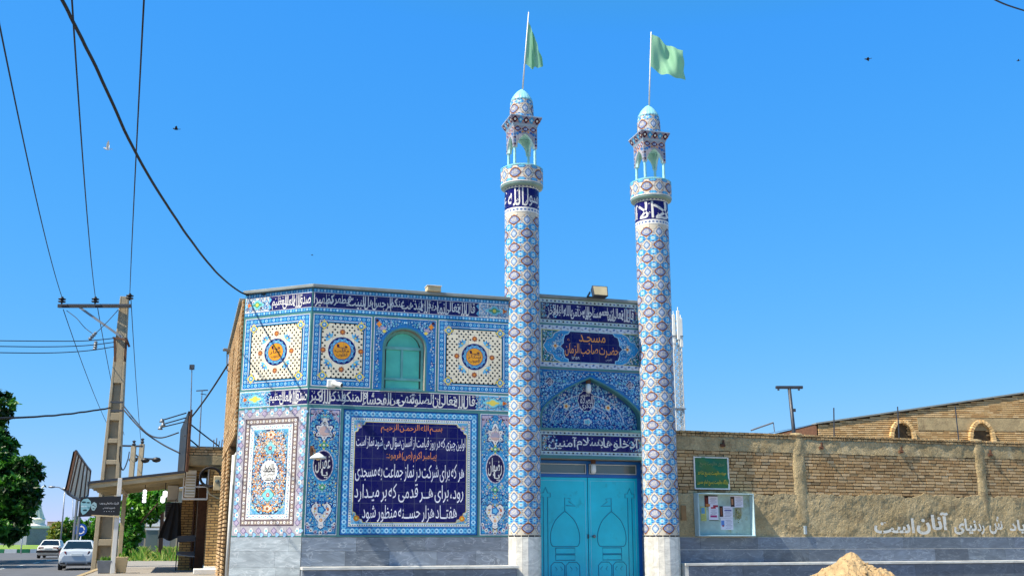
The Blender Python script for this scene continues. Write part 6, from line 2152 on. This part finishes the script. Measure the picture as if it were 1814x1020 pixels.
# planters
for k, (x, w_, lb, m_) in enumerate(((-2.62, .34, 'dark grey flower pot with small green plant by the white canopy post', 'steel'), (-2.25, .30, 'white square planter box right of the white canopy post', 'lampbeige'))):
    t = thing_local('planter', lb, 'planter', (x, .1 + k * .25, .755))
    b = MB()
    h = .30 if k == 0 else .38
    q = [(-w_ / 2, -w_ / 2), (w_ / 2, -w_ / 2), (w_ / 2, w_ / 2), (-w_ / 2, w_ / 2)]
    b.add([(x_ * .75, y_ * .75, 0) for x_, y_ in q] + [(x_, y_, h) for x_, y_ in q] + [(x_ * .88, y_ * .88, h) for x_, y_ in q] + [(x_ * .85, y_ * .85, h - .05) for x_, y_ in q],
          [(3, 2, 1, 0)] + [(i, (i + 1) % 4, 4 + (i + 1) % 4, 4 + i) for i in range(4)] + [(4 + i, 4 + (i + 1) % 4, 8 + (i + 1) % 4, 8 + i) for i in range(4)] + [(8 + i, 8 + (i + 1) % 4, 12 + (i + 1) % 4, 12 + i) for i in range(4)] + [(12, 13, 14, 15)])
    b.build('pot', M[m_], t, bevel=.012)
    b = MB(); rng = random.Random(40 + k)
    for i in range(60 if k == 0 else 14):
        a_, r_ = rng.uniform(0, 6.28), rng.uniform(0, w_ * .45)
        px, py, pz = r_ * math.cos(a_), r_ * math.sin(a_), h - .04
        hx, hy, hz = rng.gauss(0, .05), rng.gauss(0, .05), rng.uniform(.05, .16)
        b.add([(px, py, pz), (px + hx + .02, py + hy, pz + hz * .6), (px + hx * 1.5, py + hy * 1.5, pz + hz), (px + hx - .02, py + hy + .01, pz + hz * .6)], [(0, 1, 2, 3)], lin(rng.choice(('#4c7a2e', '#6b8f3a', '#8a9a48', '#3c6426'))))
    b.build('foliage', M['leaf'], t, fix=False)
# folding chair and coat
t = thing_local('folding_chair', 'folding chair of dark steel tube leaning on the sunny brick pillar', 'chair', (-.95, 1.55, .76))
b = MB()
for x in (-.02, .42): b.tube([(x, .25, .0), (x, -.05, .44), (x, -.12, .85)], .016, 6)
b.build('back_frame', M['darksteel'], t)
b = MB(); b.bar((-.02, -.14, .8), (.42, -.14, .82), .02, .16); b.build('backrest', M['darksteel'], t)
b = MB(); b.add([(-.03, -.28, .40), (.43, -.3, .34), (.43, .12, .46), (-.03, .12, .46), (-.03, -.28, .42), (.43, -.3, .36), (.43, .12, .48), (-.03, .12, .48)], [(0, 3, 2, 1), (4, 5, 6, 7), (0, 1, 5, 4), (1, 2, 6, 5), (2, 3, 7, 6), (3, 0, 4, 7)]); b.build('seat', M['steel'], t)
for x in (-.02, .42):
    b = MB(); b.tube([(x, -.28, .4), (x, .3, .0)], .016, 6); b.build('leg', M['darksteel'], t)
t = thing_local('hanging_coat', 'black coat hanging in the shade left of the brick pillar', 'coat', (-1.08, 1.9, 1.55))
b = MB()
vs = []
for j in range(9):
    v = j / 8
    for i in range(15):
        u = i / 14 - .5
        wv = (.08 + .22 * (1 - v) ** .8)
        vs.append((u * 2 * wv - .1 * (1 - v), .05 * math.sin(u * 16) * (1 - v * .6), .95 * v - .04 * math.cos(u * 9) * (1 - v)))
b.add(vs + [(x, y + .06, z) for x, y, z in vs], [(j * 15 + i, j * 15 + i + 1, (j + 1) * 15 + i + 1, (j + 1) * 15 + i) for j in range(8) for i in range(14)] + [(135 + j * 15 + i, 135 + (j + 1) * 15 + i, 135 + (j + 1) * 15 + i + 1, 135 + j * 15 + i + 1) for j in range(8) for i in range(14)])
b.build('coat_body', M['rubber'], t, smooth=True, fix=False)
b = MB(); b.tube([(-.02, .03, .93), (-.02, .03, 1.02), (.02, .05, 1.05)], .01, 6); b.build('hook', M['steel'], t)
# masts and lamp on the roofs
for (x0, y0, x1, y1, D, lb, k) in ((337, 790, 340, 652, 30, 'thin roof mast topped by a small dark box', 0), (353, 790, 358, 692, 31, 'thin roof mast topped by a small crossbar', 1)):
    p, q = at(x0, y0, D), at(x1, y1, D)
    t = thing('antenna_mast', lb, 'mast', tuple(p), 0)
    b = MB(); b.tube([(0, 0, -.3), q - p], [.022, .014], 6); b.build('rod', M['steel'], t)
    v = q - p
    b = MB()
    if k == 0: b.box(v.x - .06, v.x + .06, v.y - .05, v.y + .05, v.z - .04, v.z + .1)
    else: b.bar(v + Vector((-.17, 0, 0)), v + Vector((.17, 0, .02)), .03, .03); b.bar(v + Vector((-.0, -.1, -.1)), v + Vector((.1, .1, -.1)), .02, .02)
    b.build('head', M['darksteel'], t)
p = at(402, 655, 25)
t = thing('floodlight', 'small floodlight on a bent arm at the far top of the brick side wall', 'floodlight', tuple(p), RZ)
b = MB(); b.tube([(.12, 0, -.1), (0, 0, .0), (-.02, -.1, .3), (-.03, -.2, .44)], .014, 6); b.build('arm', M['steel'], t)
b = MB(); b.box(-.13, .1, -.3, -.1, .43, .48); b.build('lamp_head', M['steel'], t, bevel=.015)

# ribbed billboard
bb = thing('billboard', 'curved ribbed billboard frame standing left of the utility pole, seen from behind', 'billboard', tuple(at(140, 960, 62)), 0)
BO = at(140, 960, 62)
tops = [(135, 799), (139, 805), (144, 812), (149, 819), (154, 826), (160, 833)]
bots = [(120, 868), (123, 875), (131, 880), (140, 884), (148, 885), (155, 878)]
b = MB()
Tq = [at(x, y, 60 + k * 2.4) - BO for k, (x, y) in enumerate(tops)]
Bq = [at(x, y, 60 + k * 2.4) - BO for k, (x, y) in enumerate(bots)]
off = Vector((-.15, -.05, 0))
for k in range(5): b.add([Tq[k], Tq[k + 1], Bq[k + 1], Bq[k], Tq[k] + off, Tq[k + 1] + off, Bq[k + 1] + off, Bq[k] + off], [(0, 1, 2, 3), (7, 6, 5, 4), (0, 4, 5, 1), (3, 2, 6, 7)])
b.build('panel', plain('billboard_back', '#b5ab98', .6, .2, 2, .1, stain=('#dcdcda', 1.0, .58)), bb)
for k in range(6):
    b = MB(); b.bar(Tq[k] + Vector((.03, -.06, 0)), Bq[k] + Vector((.03, -.06, 0)), .10, .14); b.build('rib', M['rust'], bb)
b = MB(); b.tube([q + Vector((0, -.04, 0)) for q in Tq], .09, 6); b.tube([q + Vector((0, -.04, 0)) for q in Bq], .09, 6); b.build('edge_tube', M['darksteel'], bb)
b = MB()
b.tube([Bq[3].lerp(Tq[3], .3) + Vector((-.25, .3, 0)), Vector((Bq[3].x - .25, Bq[3].y + .3, -BO.z))], .09, 6); b.tube([Bq[4].lerp(Tq[4], .3) + Vector((-.3, .3, 0)), Vector((Bq[4].x - .3, Bq[4].y + .3, -BO.z))], .09, 6)
b.build('post', M['steel'], bb)

# ------------------------------------------------------------------ trees and plants
def crown_mesh(lobes, n, size, greens, seed, fill=.55):
    rng = np.random.default_rng(seed)
    lob = np.array([(x, y, z, rx, ry, rz) for x, y, z, rx, ry, rz in lobes])
    vol = lob[:, 3] * lob[:, 4] * lob[:, 5]
    pick = rng.choice(len(lob), n, p=(vol ** .75) / (vol ** .75).sum())
    dirs = rng.normal(size=(n, 3)); dirs /= np.linalg.norm(dirs, axis=1)[:, None]
    rad = rng.uniform(fill, 1.0, n) ** .7
    # clumps: pull leaves towards random twig centres so that gaps open up
    pos = lob[pick, :3] + dirs * rad[:, None] * lob[pick, 3:]
    nc = max(8, n // 38)
    ci = rng.choice(n, nc, replace=False)
    cen = pos[ci]
    near = np.zeros(n, int)
    for s0 in range(0, n, 2000):
        dd = ((pos[s0:s0 + 2000, None, :] - cen[None]) ** 2).sum(2)
        near[s0:s0 + 2000] = dd.argmin(1)
    pos = pos * .42 + cen[near] * .58 + rng.normal(size=(n, 3)) * size * .5
    nrm = rng.normal(size=(n, 3)) + dirs * .8 + np.array([0, 0, .5])
    nrm /= np.linalg.norm(nrm, axis=1)[:, None]
    a = np.cross(nrm, rng.normal(size=(n, 3))); a /= np.linalg.norm(a, axis=1)[:, None]
    c = np.cross(nrm, a)
    s_ = size * rng.uniform(.6, 1.3, n)[:, None]
    V = np.stack([pos - a * s_, pos + c * s_ * .45 + nrm * s_ * .1, pos + a * s_, pos - c * s_ * .45 + nrm * s_ * .1], 1).reshape(-1, 3)
    G = np.array([lin(g) for g in greens])
    cc = G[rng.integers(0, len(G), nc)][near] * rng.uniform(.75, 1.25, (n, 1))
    cc[:, 3] = 1
    return V, [(4 * i, 4 * i + 1, 4 * i + 2, 4 * i + 3) for i in range(n)], cc
def tree(name, label, base, lobes, n, size, greens, seed, trunk_r, cat='tree', group=None, trunk_top=None, fill=.55):
    base = Vector(base)
    t = thing(name, label, cat, tuple(base), 0, group)
    L2 = [(x - base.x, y - base.y, z - base.z, rx, ry, rz) for x, y, z, rx, ry, rz in lobes]
    V, F_, cc = crown_mesh(L2, n, size, greens, seed, fill)
    b = MB(); b.v = [tuple(v) for v in V]; b.f = F_; b.c = [tuple(c) for c in cc]
    b.build('crown', M['leaf'], t, fix=False)
    b = MB()
    rng = random.Random(seed)
    mid = Vector(trunk_top) - base if trunk_top else Vector((0, 0, min(l[2] for l in L2)))
    b.tube([Vector((0, 0, -.05)), mid * .5 + Vector((rng.gauss(0, .06), rng.gauss(0, .06), 0)), mid], [trunk_r, trunk_r * .8, trunk_r * .65], 8)
    for l in L2:
        e = Vector(l[:3])
        b.tube([mid, mid.lerp(e, .5) + Vector((rng.gauss(0, .1), rng.gauss(0, .1), .1)), e], [trunk_r * .5, trunk_r * .32, trunk_r * .12], 6)
    b.build('trunk', M['bark'], t, smooth=True)
    return t
def lob(px, py, D, rp, rq=None, rd=None):
    q = at(px, py, D); k = D / 1908
    return (q.x, q.y, q.z, rp * k, (rd or rp) * k, (rq or rp) * k)
DK = ('#1b4014', '#245018', '#2c5e1c', '#163612', '#3a7024', '#467e2a')
tree('street_tree', 'large dark green street tree filling the left edge of the view', tuple(at(-70, 951, 74) * Vector((1, 1, 0))),
     [lob(-60, 760, 75, 70), lob(0, 722, 75, 26, 36), lob(-20, 850, 74, 62, 60), lob(38, 842, 74, 36, 38), lob(15, 915, 73, 42, 38), lob(45, 880, 74, 26, 30), lob(-70, 900, 74, 60), lob(-10, 790, 75, 40, 30), lob(60, 822, 74, 16, 14), lob(8, 940, 72, 44, 22), lob(20, 880, 73, 50, 45)],
     26000, .24, DK, 5, .38, trunk_top=tuple(at(-55, 870, 74)))
for k, (X_, Y_2) in enumerate(((-33.5, 57), (-36.5, 66))):
    tree('street_tree', ('dark street tree just outside the left edge, nearer the camera', 'dark street tree just outside the left edge, beyond the nearer one')[k], (X_ - .5, Y_2, 0),
         [(X_, Y_2, 6.5, 3.2, 3.4, 3.0), (X_ + 1.2, Y_2 + 1, 5.2, 2.2, 2.6, 2.2), (X_ - 2, Y_2, 5.5, 2.4, 2.6, 2.4)], 5000, .34, DK, 60 + k, .3, trunk_top=(X_ - .4, Y_2, 3.6))
LG_ = ('#3f7a1c', '#4f8c22', '#5f9c2a', '#356a18', '#79a838', '#2d5c16')
tree('street_tree', 'bright green leafy tree behind the shop canopy', tuple(at(232, 951, 42) * Vector((1, 1, 0)) + Vector((0, 0, .75))),
     [lob(245, 895, 42, 30, 28), lob(278, 888, 42, 24, 22), lob(232, 940, 42, 24, 30), lob(228, 968, 42, 16, 22), lob(262, 912, 43, 22, 16), lob(225, 905, 43, 18, 26), lob(292, 878, 41, 14, 16)], 6500, .105, LG_, 8, .1, trunk_top=tuple(at(236, 940, 42)))
SG = ('#3c6a1c', '#4a7d20', '#5a8f28', '#2f5a18')
for k, (px, py, rp, rq, lb, gr) in enumerate(((104, 942, 17, 17, 'yellow-green shrub on the island nearest the statue base', ('#6a7a2a', '#7f8a34', '#5f6f26', '#8a7a3a')), (130, 936, 20, 24, 'pale green shrub behind the round blue sign', SG), (158, 938, 24, 24, 'round bright green shrub right of the blue sign', LG_), (186, 930, 22, 26, 'green shrub partly hidden by the utility pole', SG))):
    q = at(px, 962, 118 + k)
    tree('shrub', lb, (q.x, q.y, .3), [lob(px, py, 118 + k, rp, rq), lob(px - rp * .5, py + 8, 117 + k, rp * .7, rq * .7), lob(px + rp * .5, py + 6, 119 + k, rp * .7, rq * .75)], 2000, .20, gr, 20 + k, .12, 'shrub', 'shrubs on the island', fill=.6)
tree('distant_tree', 'dark distant tree line clump left behind the statue', tuple(at(10, 951, 170) * Vector((1, 1, 0))), [lob(0, 945, 170, 20, 10), lob(25, 947, 172, 16, 8), lob(-20, 940, 171, 20, 14)], 1500, .5, DK, 33, .3)
# weeds by the path
b = MB(); rng = random.Random(77)
for i in range(2600):
    px = rng.uniform(222, 318); D = rng.uniform(40, 55)
    q = at(px, 951, D)
    h = rng.uniform(.08, .36) * (1.25 if 262 > px > 235 or px > 286 else .55)
    x, y = q.x, q.y
    dx, dy = rng.gauss(0, .12), rng.gauss(0, .12)
    b.add([(x - .02, y, .74), (x + .02, y, .74), (x + dx + .012, y + dy, .74 + h), (x + dx * 1.3, y + dy, .74 + h * 1.1)], [(0, 1, 2, 3)], lin(rng.choice(('#5d8a2c', '#7a9a3c', '#94a04e', '#487524', '#a59a5a'))))
tag(b.build('weeds', M['grass'], None, fix=False), kind='stuff')
p, q = at(283, 992, 42), at(288, 868, 42)
t = thing('rusty_post', 'rusty brown upright post standing in the weeds under the canopy', 'post', tuple(p), 0)
b = MB(); b.tube([(0, 0, -.1), (q - p) * .5 + Vector((.03, 0, 0)), q - p], [.09, .075, .06], 7); b.build('shaft', M['rust'], t)
b = MB(); b.lathe([(.13, -.1), (.12, .06), (.05, .1)], 8); b.build('footing', M['conc'], t)

# ------------------------------------------------------------------ buildings down the street
def block(name, label, D, x0, x1, ytop, m, feats, rz=RZ, depth=6, z0=.0):
    p, q = at(x0, ytop, D), at(x1, ytop, D)
    t = thing(name, label, 'building', (p.x, p.y, z0), rz)
    W_ = (q.x - p.x) / math.cos(rz)
    b = MB(); b.box(0, W_, 0, depth, 0, p.z - z0); b.build('wall', m, t)
    b = MB(); b.box(-.1, W_ + .1, -.12, depth + .1, p.z - z0, p.z - z0 + .15); b.build('roof', M['conc'], t)
    for nm, a0, a1, h0, h1, mm in feats:
        b = MB(); b.box(W_ * a0, W_ * a1, -.06, .0, h0, h1); f = b.build(nm, M[mm], t)
        b = MB(); b.box(W_ * a0 - .05, W_ * a1 + .05, -.1, -.06, h1, h1 + .1); b.build('lintel', M['white'], f)
    return t
block('street_house', 'beige rendered house with white shop front seen through the canopy', 60, 262, 345, 868, plain('beige_render', '#a39880', .9, .15, 1, .2),
      [('window', .03, .26, .9, 2.0, 'darkglass'), ('shop_front', .02, .3, 2.2, 2.7, 'lamp'), ('door', .36, .5, .75, 2.5, 'steel'), ('window', .55, .75, 2.6, 3.3, 'darkglass')])
block('street_house', 'low grey house far down the street behind the weeds', 85, 236, 282, 915, plain('grey_render', '#8d8a86', .9, .2, 1, .2),
      [('window', .2, .4, 1.2, 2.2, 'darkglass'), ('window', .6, .8, 1.2, 2.2, 'darkglass')])
block('distant_house', 'flat brown houses on the horizon right of the statue', 300, 84, 140, 924, plain('brown_render', '#8d7d6a', .95, .25, .2, .2), [('window', .2, .28, 1, 2.4, 'darkglass'), ('window', .5, .58, 1, 2.4, 'darkglass'), ('window', .75, .85, 1, 2.4, 'darkglass')], 0, 20)
block('distant_house', 'pale distant houses on the horizon left of the statue', 320, -20, 38, 932, plain('pale_render', '#a99c8a', .95, .25, .2, .2), [('window', .2, .28, 1, 2.4, 'darkglass'), ('window', .6, .68, 1, 2.4, 'darkglass')], 0, 20)

# ------------------------------------------------------------------ roundabout with statue
IC = at(64, 951, 132)
IR = 19.0
b = MB(); b.lathe([(IR - .3, .0), (IR - .3, .34), (IR * .6, .5), (IR * .2, .7), (.5, .72)], 64, (IC.x, IC.y, 0))
tag(b.build('island', plain('mown_grass', '#6f8a34', .95, .25, .3, .3, bscale=8, dist=.1), None, smooth=True), kind='structure')
b = MB()
nk = 96
for k in range(nk):
    t0, t1 = 2 * PI * k / nk, 2 * PI * (k + 1) / nk - .003
    b.plan([(IC.x + r * math.cos(t), IC.y + r * math.sin(t)) for r, t in ((IR, t0), (IR, t1), (IR - .35, t1), (IR - .35, t0))], 0, .40, lin('#2f7d52') if k % 2 else lin('#d5d5d0'))
tag(b.build('island_kerb', M['matte'], None), kind='structure')
st = thing('monument', 'white robed statue on a grey stone base, half hidden by the dark tree', 'monument', (IC.x - .3, IC.y, .68), R(-42))
b = MB(); b.box(-1.5, 1.5, -1.5, 1.5, 0, 2.0); b.build('base', M['plaqb'], st)
b = MB(); b.box(-1.62, 1.62, -1.62, 1.62, 2.0, 2.3); b.build('cornice', M['statue'], st, bevel=.04)
b = MB(); b.lathe([(1.35, 2.3), (1.25, 2.45), (1.1, 2.5), (1.1, 3.05), (1.2, 3.1), (1.0, 3.25)], 28); b.build('plinth', M['statue'], st, smooth=False)
b = MB()
prof = [(1.0, .95, 0), (.92, .85, .3), (.75, .7, .8), (.62, .55, 1.4), (.52, .45, 1.9), (.5, .38, 2.3), (.58, .36, 2.7), (.55, .32, 2.95), (.2, .2, 3.1), (.15, .16, 3.2), (.2, .22, 3.35), (.21, .23, 3.5), (.14, .15, 3.66), (.03, .03, 3.7)]
vs, fs = [], []
n_ = 28
for i, (a_, c_, z) in enumerate(prof):
    for k in range(n_):
        t_ = 2 * PI * k / n_
        f = 1 + (.09 * math.sin(7 * t_ + z) + .05 * math.sin(11 * t_)) * max(0, 1 - z / 2.6)
        vs.append((a_ * f * math.cos(t_) + .14 * z - .02 * z * z, c_ * f * math.sin(t_) - .1 * z, 3.25 + z))
for i in range(len(prof) - 1):
    for k in range(n_): fs.append((i * n_ + k, i * n_ + (k + 1) % n_, (i + 1) * n_ + (k + 1) % n_, (i + 1) * n_ + k))
b.add(vs, fs)
b.build('statue_figure', M['statue'], st, smooth=True)
for s_, tip in ((-1, (.3, -.9, 5.2)), (1, (1.3, .0, 7.0))):
    b = MB(); b.tube([(.25 + .4 * (s_ > 0), -.25, 6.05), (.2 + .6 * (s_ > 0), -.6, 5.7 + .5 * (s_ > 0)), tip], [.2, .16, .09], 10); b.ball(tip, .12, 8); b.build('arm', M['statue'], st, smooth=True)
def lamp_post(label, x0, y0, x1, y1, D, arms, r=.09, white=False):
    p, q = at(x0, y0, D), at(x1, y1, D)
    t = thing('street_lamp', label, 'street lamp', (p.x, p.y, .0), 0, 'street lamps at the roundabout')
    H_ = q.z
    b = MB(); b.tube([(0, 0, 0), (0, 0, H_ * .5), (q.x - p.x, 0, H_)], [r, r * .8, r * .6], 8); b.build('post', M['white' if white else 'steel'], t, smooth=True)
    for ax, az in arms:
        b = MB(); b.tube([(q.x - p.x, 0, H_ - .1), (q.x - p.x + ax * .5, 0, H_ + az * .8), (q.x - p.x + ax, 0, H_ + az)], .05, 6); b.build('arm', M['steel'], t)
        b = MB(); b.ball((q.x - p.x + ax * 1.15, 0, H_ + az - .02), .28, 8, sc=(1.3, .6, .4)); b.build('lamp_head', M['steel'], t, smooth=True)
    b = MB(); b.lathe([(.08, -.05), (.25, .1), (.2, .2), (.05, .25)], 10, (q.x - p.x, 0, H_)); b.build('cap', M['steel'], t)
lamp_post('tall grey street lamp with long arm to the left, right of the statue', 107, 960, 115, 867, 100, [(-1.1, .28)])
lamp_post('slim grey lamp post in front of the ribbed billboard', 126, 962, 129, 880, 120, [(.5, .1)], .07)
lamp_post('short white lamp post in front of the statue base', 38, 966, 45, 912, 106, [(-.5, .1)], .07, True)
p = at(144, 938, 74)
t = thing('road_sign', 'round blue roundabout sign on a white post', 'sign', (p.x, p.y, 0), 0)
b = MB(); b.tube([(0, 0, 0), (0, 0, p.z)], .05, 8); b.build('post', M['white'], t, smooth=True)
b = MB(); b.tube([(0, -.05, p.z), (0, -.08, p.z)], .42, 24); b.build('disc', plain('sign_blue', '#12479c', .4, .05, 5, 0), t)
A = Art()
for k in range(3):
    a0 = k * 2 * PI / 3
    A.ribbon([(.24 * math.cos(a), .24 * math.sin(a)) for a in np.linspace(a0, a0 + 1.4, 9)], .07, K['white'], 1)
    a1 = a0 + 1.4
    A.poly([(.16 * math.cos(a1), .16 * math.sin(a1)), (.33 * math.cos(a1), .33 * math.sin(a1)), (.24 * math.cos(a1 + .5), .24 * math.sin(a1 + .5))], K['white'], 2)
A.build('arrow_ring', M['col'], t, .0, (0, -.083, p.z))

# ------------------------------------------------------------------ cars
def car(label, loc, rz, W_, H_, L_, old, paint):
    t = thing('car', label, 'car', loc, rz, None)
    hw = W_ / 2
    sh = .98 if old else 1.03      # boot height
    secs = [(-.02, .80, .42, .70), (.06, .94, .30, sh - .12), (.25, .98, .24, sh - .02), (.9, 1.0, .2, sh), (2.2, 1.0, .2, .97), (3.3, .99, .2, .93), (3.9, .96, .22, .85), (L_ - .15, .9, .28, .72), (L_, .78, .36, .62)]
    b = MB()
    vs, fs = [], []
    for y, f, z0, z1 in secs:
        w_ = hw * f
        sec = [(-w_ * .86, z0), (-w_ * .97, z0 + .1), (-w_, (z0 + z1) * .5), (-w_ * .97, z1 - .1), (-w_ * .86, z1), (0, z1 + .025), (w_ * .86, z1), (w_ * .97, z1 - .1), (w_, (z0 + z1) * .5), (w_ * .97, z0 + .1), (w_ * .86, z0)]
        vs += [(x, y, z) for x, z in sec]
    m_ = 11
    for i in range(len(secs) - 1):
        for k in range(m_): fs.append((i * m_ + k, i * m_ + (k + 1) % m_, (i + 1) * m_ + (k + 1) % m_, (i + 1) * m_ + k))
    fs += [tuple(range(m_)), tuple(range((len(secs) - 1) * m_, len(secs) * m_))]
    b.add(vs, fs)
    # cabin
    y0, y1, y2, y3 = (.62, 1.15, 2.45, 3.15) if old else (.5, 1.2, 2.5, 3.3)
    wb, wt = hw * .9, hw * .70
    cab = [(y0, wb, .96), (y1, wt, H_ - .03), ((y1 + y2) / 2, wt, H_), (y2, wt, H_ - .04), (y3, wb, .95)]
    vs = []
    lo = [(-wb, y0, sh - .03), (wb, y0, sh - .03), (wb, y3, .92), (-wb, y3, .92)]
    hi = [(-wt, y1, H_ - .05), (wt, y1, H_ - .05), (wt, y2, H_ - .05), (-wt, y2, H_ - .05)]
    hc = [(-wt * .8, y1 + .12, H_), (wt * .8, y1 + .12, H_), (wt * .8, y2 - .15, H_), (-wt * .8, y2 - .15, H_)]
    b.add(lo + hi + hc, [(0, 1, 5, 4), (1, 2, 6, 5), (2, 3, 7, 6), (3, 0, 4, 7), (4, 5, 9, 8), (5, 6, 10, 9), (6, 7, 11, 10), (7, 4, 8, 11), (8, 9, 10, 11)])
    b.build('body', paint, t, smooth=False, bevel=.025)
    def pane(nm, a, bq, c, d, ins, push):
        P = [Vector(v) for v in (a, bq, c, d)]
        ce = sum(P, Vector()) / 4
        Q = [p_.lerp(ce, ins) for p_ in P]
        nn = Vector(push) * .012
        b = MB(); b.add([q + nn for q in Q], [(0, 1, 2, 3)]); b.build(nm, M['carglass'], t)
    pane('rear_window', lo[0], lo[1], hi[1], hi[0], .12, (0, -1, .6))
    pane('windscreen', lo[2], lo[3], hi[3], hi[2], .1, (0, 1, .6))
    for s_, (A_, B_2, C_, D_2) in ((1, (lo[1], lo[2], hi[2], hi[1])), (-1, (lo[3], lo[0], hi[0], hi[3]))):
        A_, B_2, C_, D_2 = [Vector(v) for v in (A_, B_2, C_, D_2)]
        pane('side_window', A_.lerp(B_2, .08), A_.lerp(B_2, .5), D_2.lerp(C_, .5), D_2, .12, (s_, 0, .3)) if s_ == 1 else pane('side_window', A_, A_.lerp(B_2, .45), D_2.lerp(C_, .45), D_2, .12, (s_, 0, .3))
        pane('side_window', A_.lerp(B_2, .52), A_.lerp(B_2, .92), C_, D_2.lerp(C_, .54), .12, (s_, 0, .3)) if s_ == 1 else pane('side_window', A_.lerp(B_2, .5), A_.lerp(B_2, .9), C_, D_2.lerp(C_, .5), .12, (s_, 0, .3))
    for s_ in (-1, 1):
        b = MB()
        if old: b.box(s_ * hw * .62 - .19, s_ * hw * .62 + .19, -.0, .1, .70, .86)
        else: b.add([(s_ * hw * .98, .12, .74), (s_ * hw * .55, -.01, .76), (s_ * hw * .6, .01, .92), (s_ * hw * .96, .22, .93), (s_ * hw * .9, .3, .74), (s_ * hw * .55, .2, .76), (s_ * hw * .6, .2, .92), (s_ * hw * .9, .3, .93)], [(0, 1, 2, 3), (4, 7, 6, 5), (0, 4, 5, 1), (1, 5, 6, 2), (2, 6, 7, 3), (3, 7, 4, 0)])
        b.build('tail_light', M['taill'], t, bevel=.01)
        b = MB(); b.ball((s_ * (hw + .09), 2.55 if not old else 2.6, .98), .12, 8, sc=(1, .5, .7)); b.build('mirror', M['black'], t, smooth=True)
    b = MB()
    if old: b.box(-hw * .98, hw * .98, -.09, .12, .44, .62)
    else: b.box(-hw * .5, hw * .5, -.045, .05, .28, .34); b.box(-hw * .85, -hw * .6, -.03, .05, .3, .38); b.box(hw * .6, hw * .85, -.03, .05, .3, .38)
    b.build('bumper', M['black'], t, bevel=.02)
    b = MB(); b.box(-.26, .26, -.05 if not old else -.03, .06, .70, .80); b.build('number_plate', M['lamp'], t)
    for y in (.85, L_ - .85):
        for s_ in (-1, 1):
            x = s_ * (hw - .1)
            b = MB(); b.lathe([(.2, -.1), (.29, -.1), (.31, -.06), (.31, .06), (.29, .1), (.2, .1)], 20)
            b.v = [(x + vz, y + vx, .31 + vy) for vx, vy, vz in b.v]
            wh = b.build('wheel', M['tyre'], t, smooth=False)
            b = MB(); b.tube([(x - .085, y, .31), (x + .105 * 1, y, .31)], .2, 14); b.build('rim', M['steel'], wh)
    return t
q = at(134, 1007, 54)
car('white rounded sedan parked at the kerb, the nearer of the two on the road', (q.x, q.y, .005), R(19), 1.74, 1.46, 4.45, False, M['carw'])
q = at(84, 987, 84)
car('white boxy older sedan with black bumper, farther off on the road', (q.x, q.y, .005), R(15), 1.72, 1.42, 4.4, True, plain('white_enamel', '#cfcfcb', .3, .04, 2, 0))
q = at(12, 966, 160); car('pale car parked beyond the island at the left edge', (q.x, q.y, .01), R(75), 1.7, 1.45, 4.4, False, M['carw'])
q = at(34, 966, 158); car('silver-grey car parked beyond the island beside the statue base', (q.x, q.y, .01), R(80), 1.7, 1.45, 4.4, False, plain('silver_paint', '#7f868c', .3, .04, 2, 0))

# ------------------------------------------------------------------ birds
def bird(label, px, py, D, h, rz, sz, up):
    q = at(px, py, D)
    t = thing('bird', label, 'bird', tuple(q), rz)
    m_ = plain('plumage_' + h[1:], h, .8, .1, 10, 0)
    b = MB(); b.ball((0, 0, 0), .07 * sz, 10, sc=(2.2, .9, .9)); b.ball((.16 * sz, 0, .03 * sz), .045 * sz, 8); b.add([(-.13 * sz, -.03 * sz, 0), (-.13 * sz, .03 * sz, 0), (-.28 * sz, .05 * sz, .01), (-.28 * sz, -.05 * sz, .01)], [(0, 1, 2, 3)]); b.add([(.2 * sz, -.01, .03 * sz), (.2 * sz, .01, .03 * sz), (.25 * sz, 0, .02 * sz)], [(0, 1, 2)])
    b.build('body', m_, t, smooth=True, fix=False)
    for s_ in (-1, 1):
        b = MB(); b.add([(.08 * sz, s_ * .03 * sz, .02), (-.08 * sz, s_ * .03 * sz, .02), (-.1 * sz, s_ * .2 * sz, .02 + up * .14 * sz), (-.06 * sz, s_ * .36 * sz, .02 + up * .25 * sz), (.04 * sz, s_ * .22 * sz, .02 + up * .16 * sz)], [(0, 1, 2, 3, 4)]); b.build('wing', m_, t, fix=False)
    return t
bird('white bird flying with raised wings left of the thick cable', 190, 264, 36, '#e6e6e0', R(200), .62, 1.6)
bird('dark bird flying right of the thick cable', 312, 229, 40, '#1c1c20', R(190), .62, .3)
bird('dark bird flying alone high on the right side of the sky', 1537, 105, 42, '#18181c', R(160), .62, -.2)
bird('tiny dark bird at the far right edge of the sky', 1804, 108, 70, '#18181c', R(150), .6, .2)
bird('tiny dark bird low in the sky above the mosque roof', 553, 452, 110, '#202024', R(180), .6, .2)
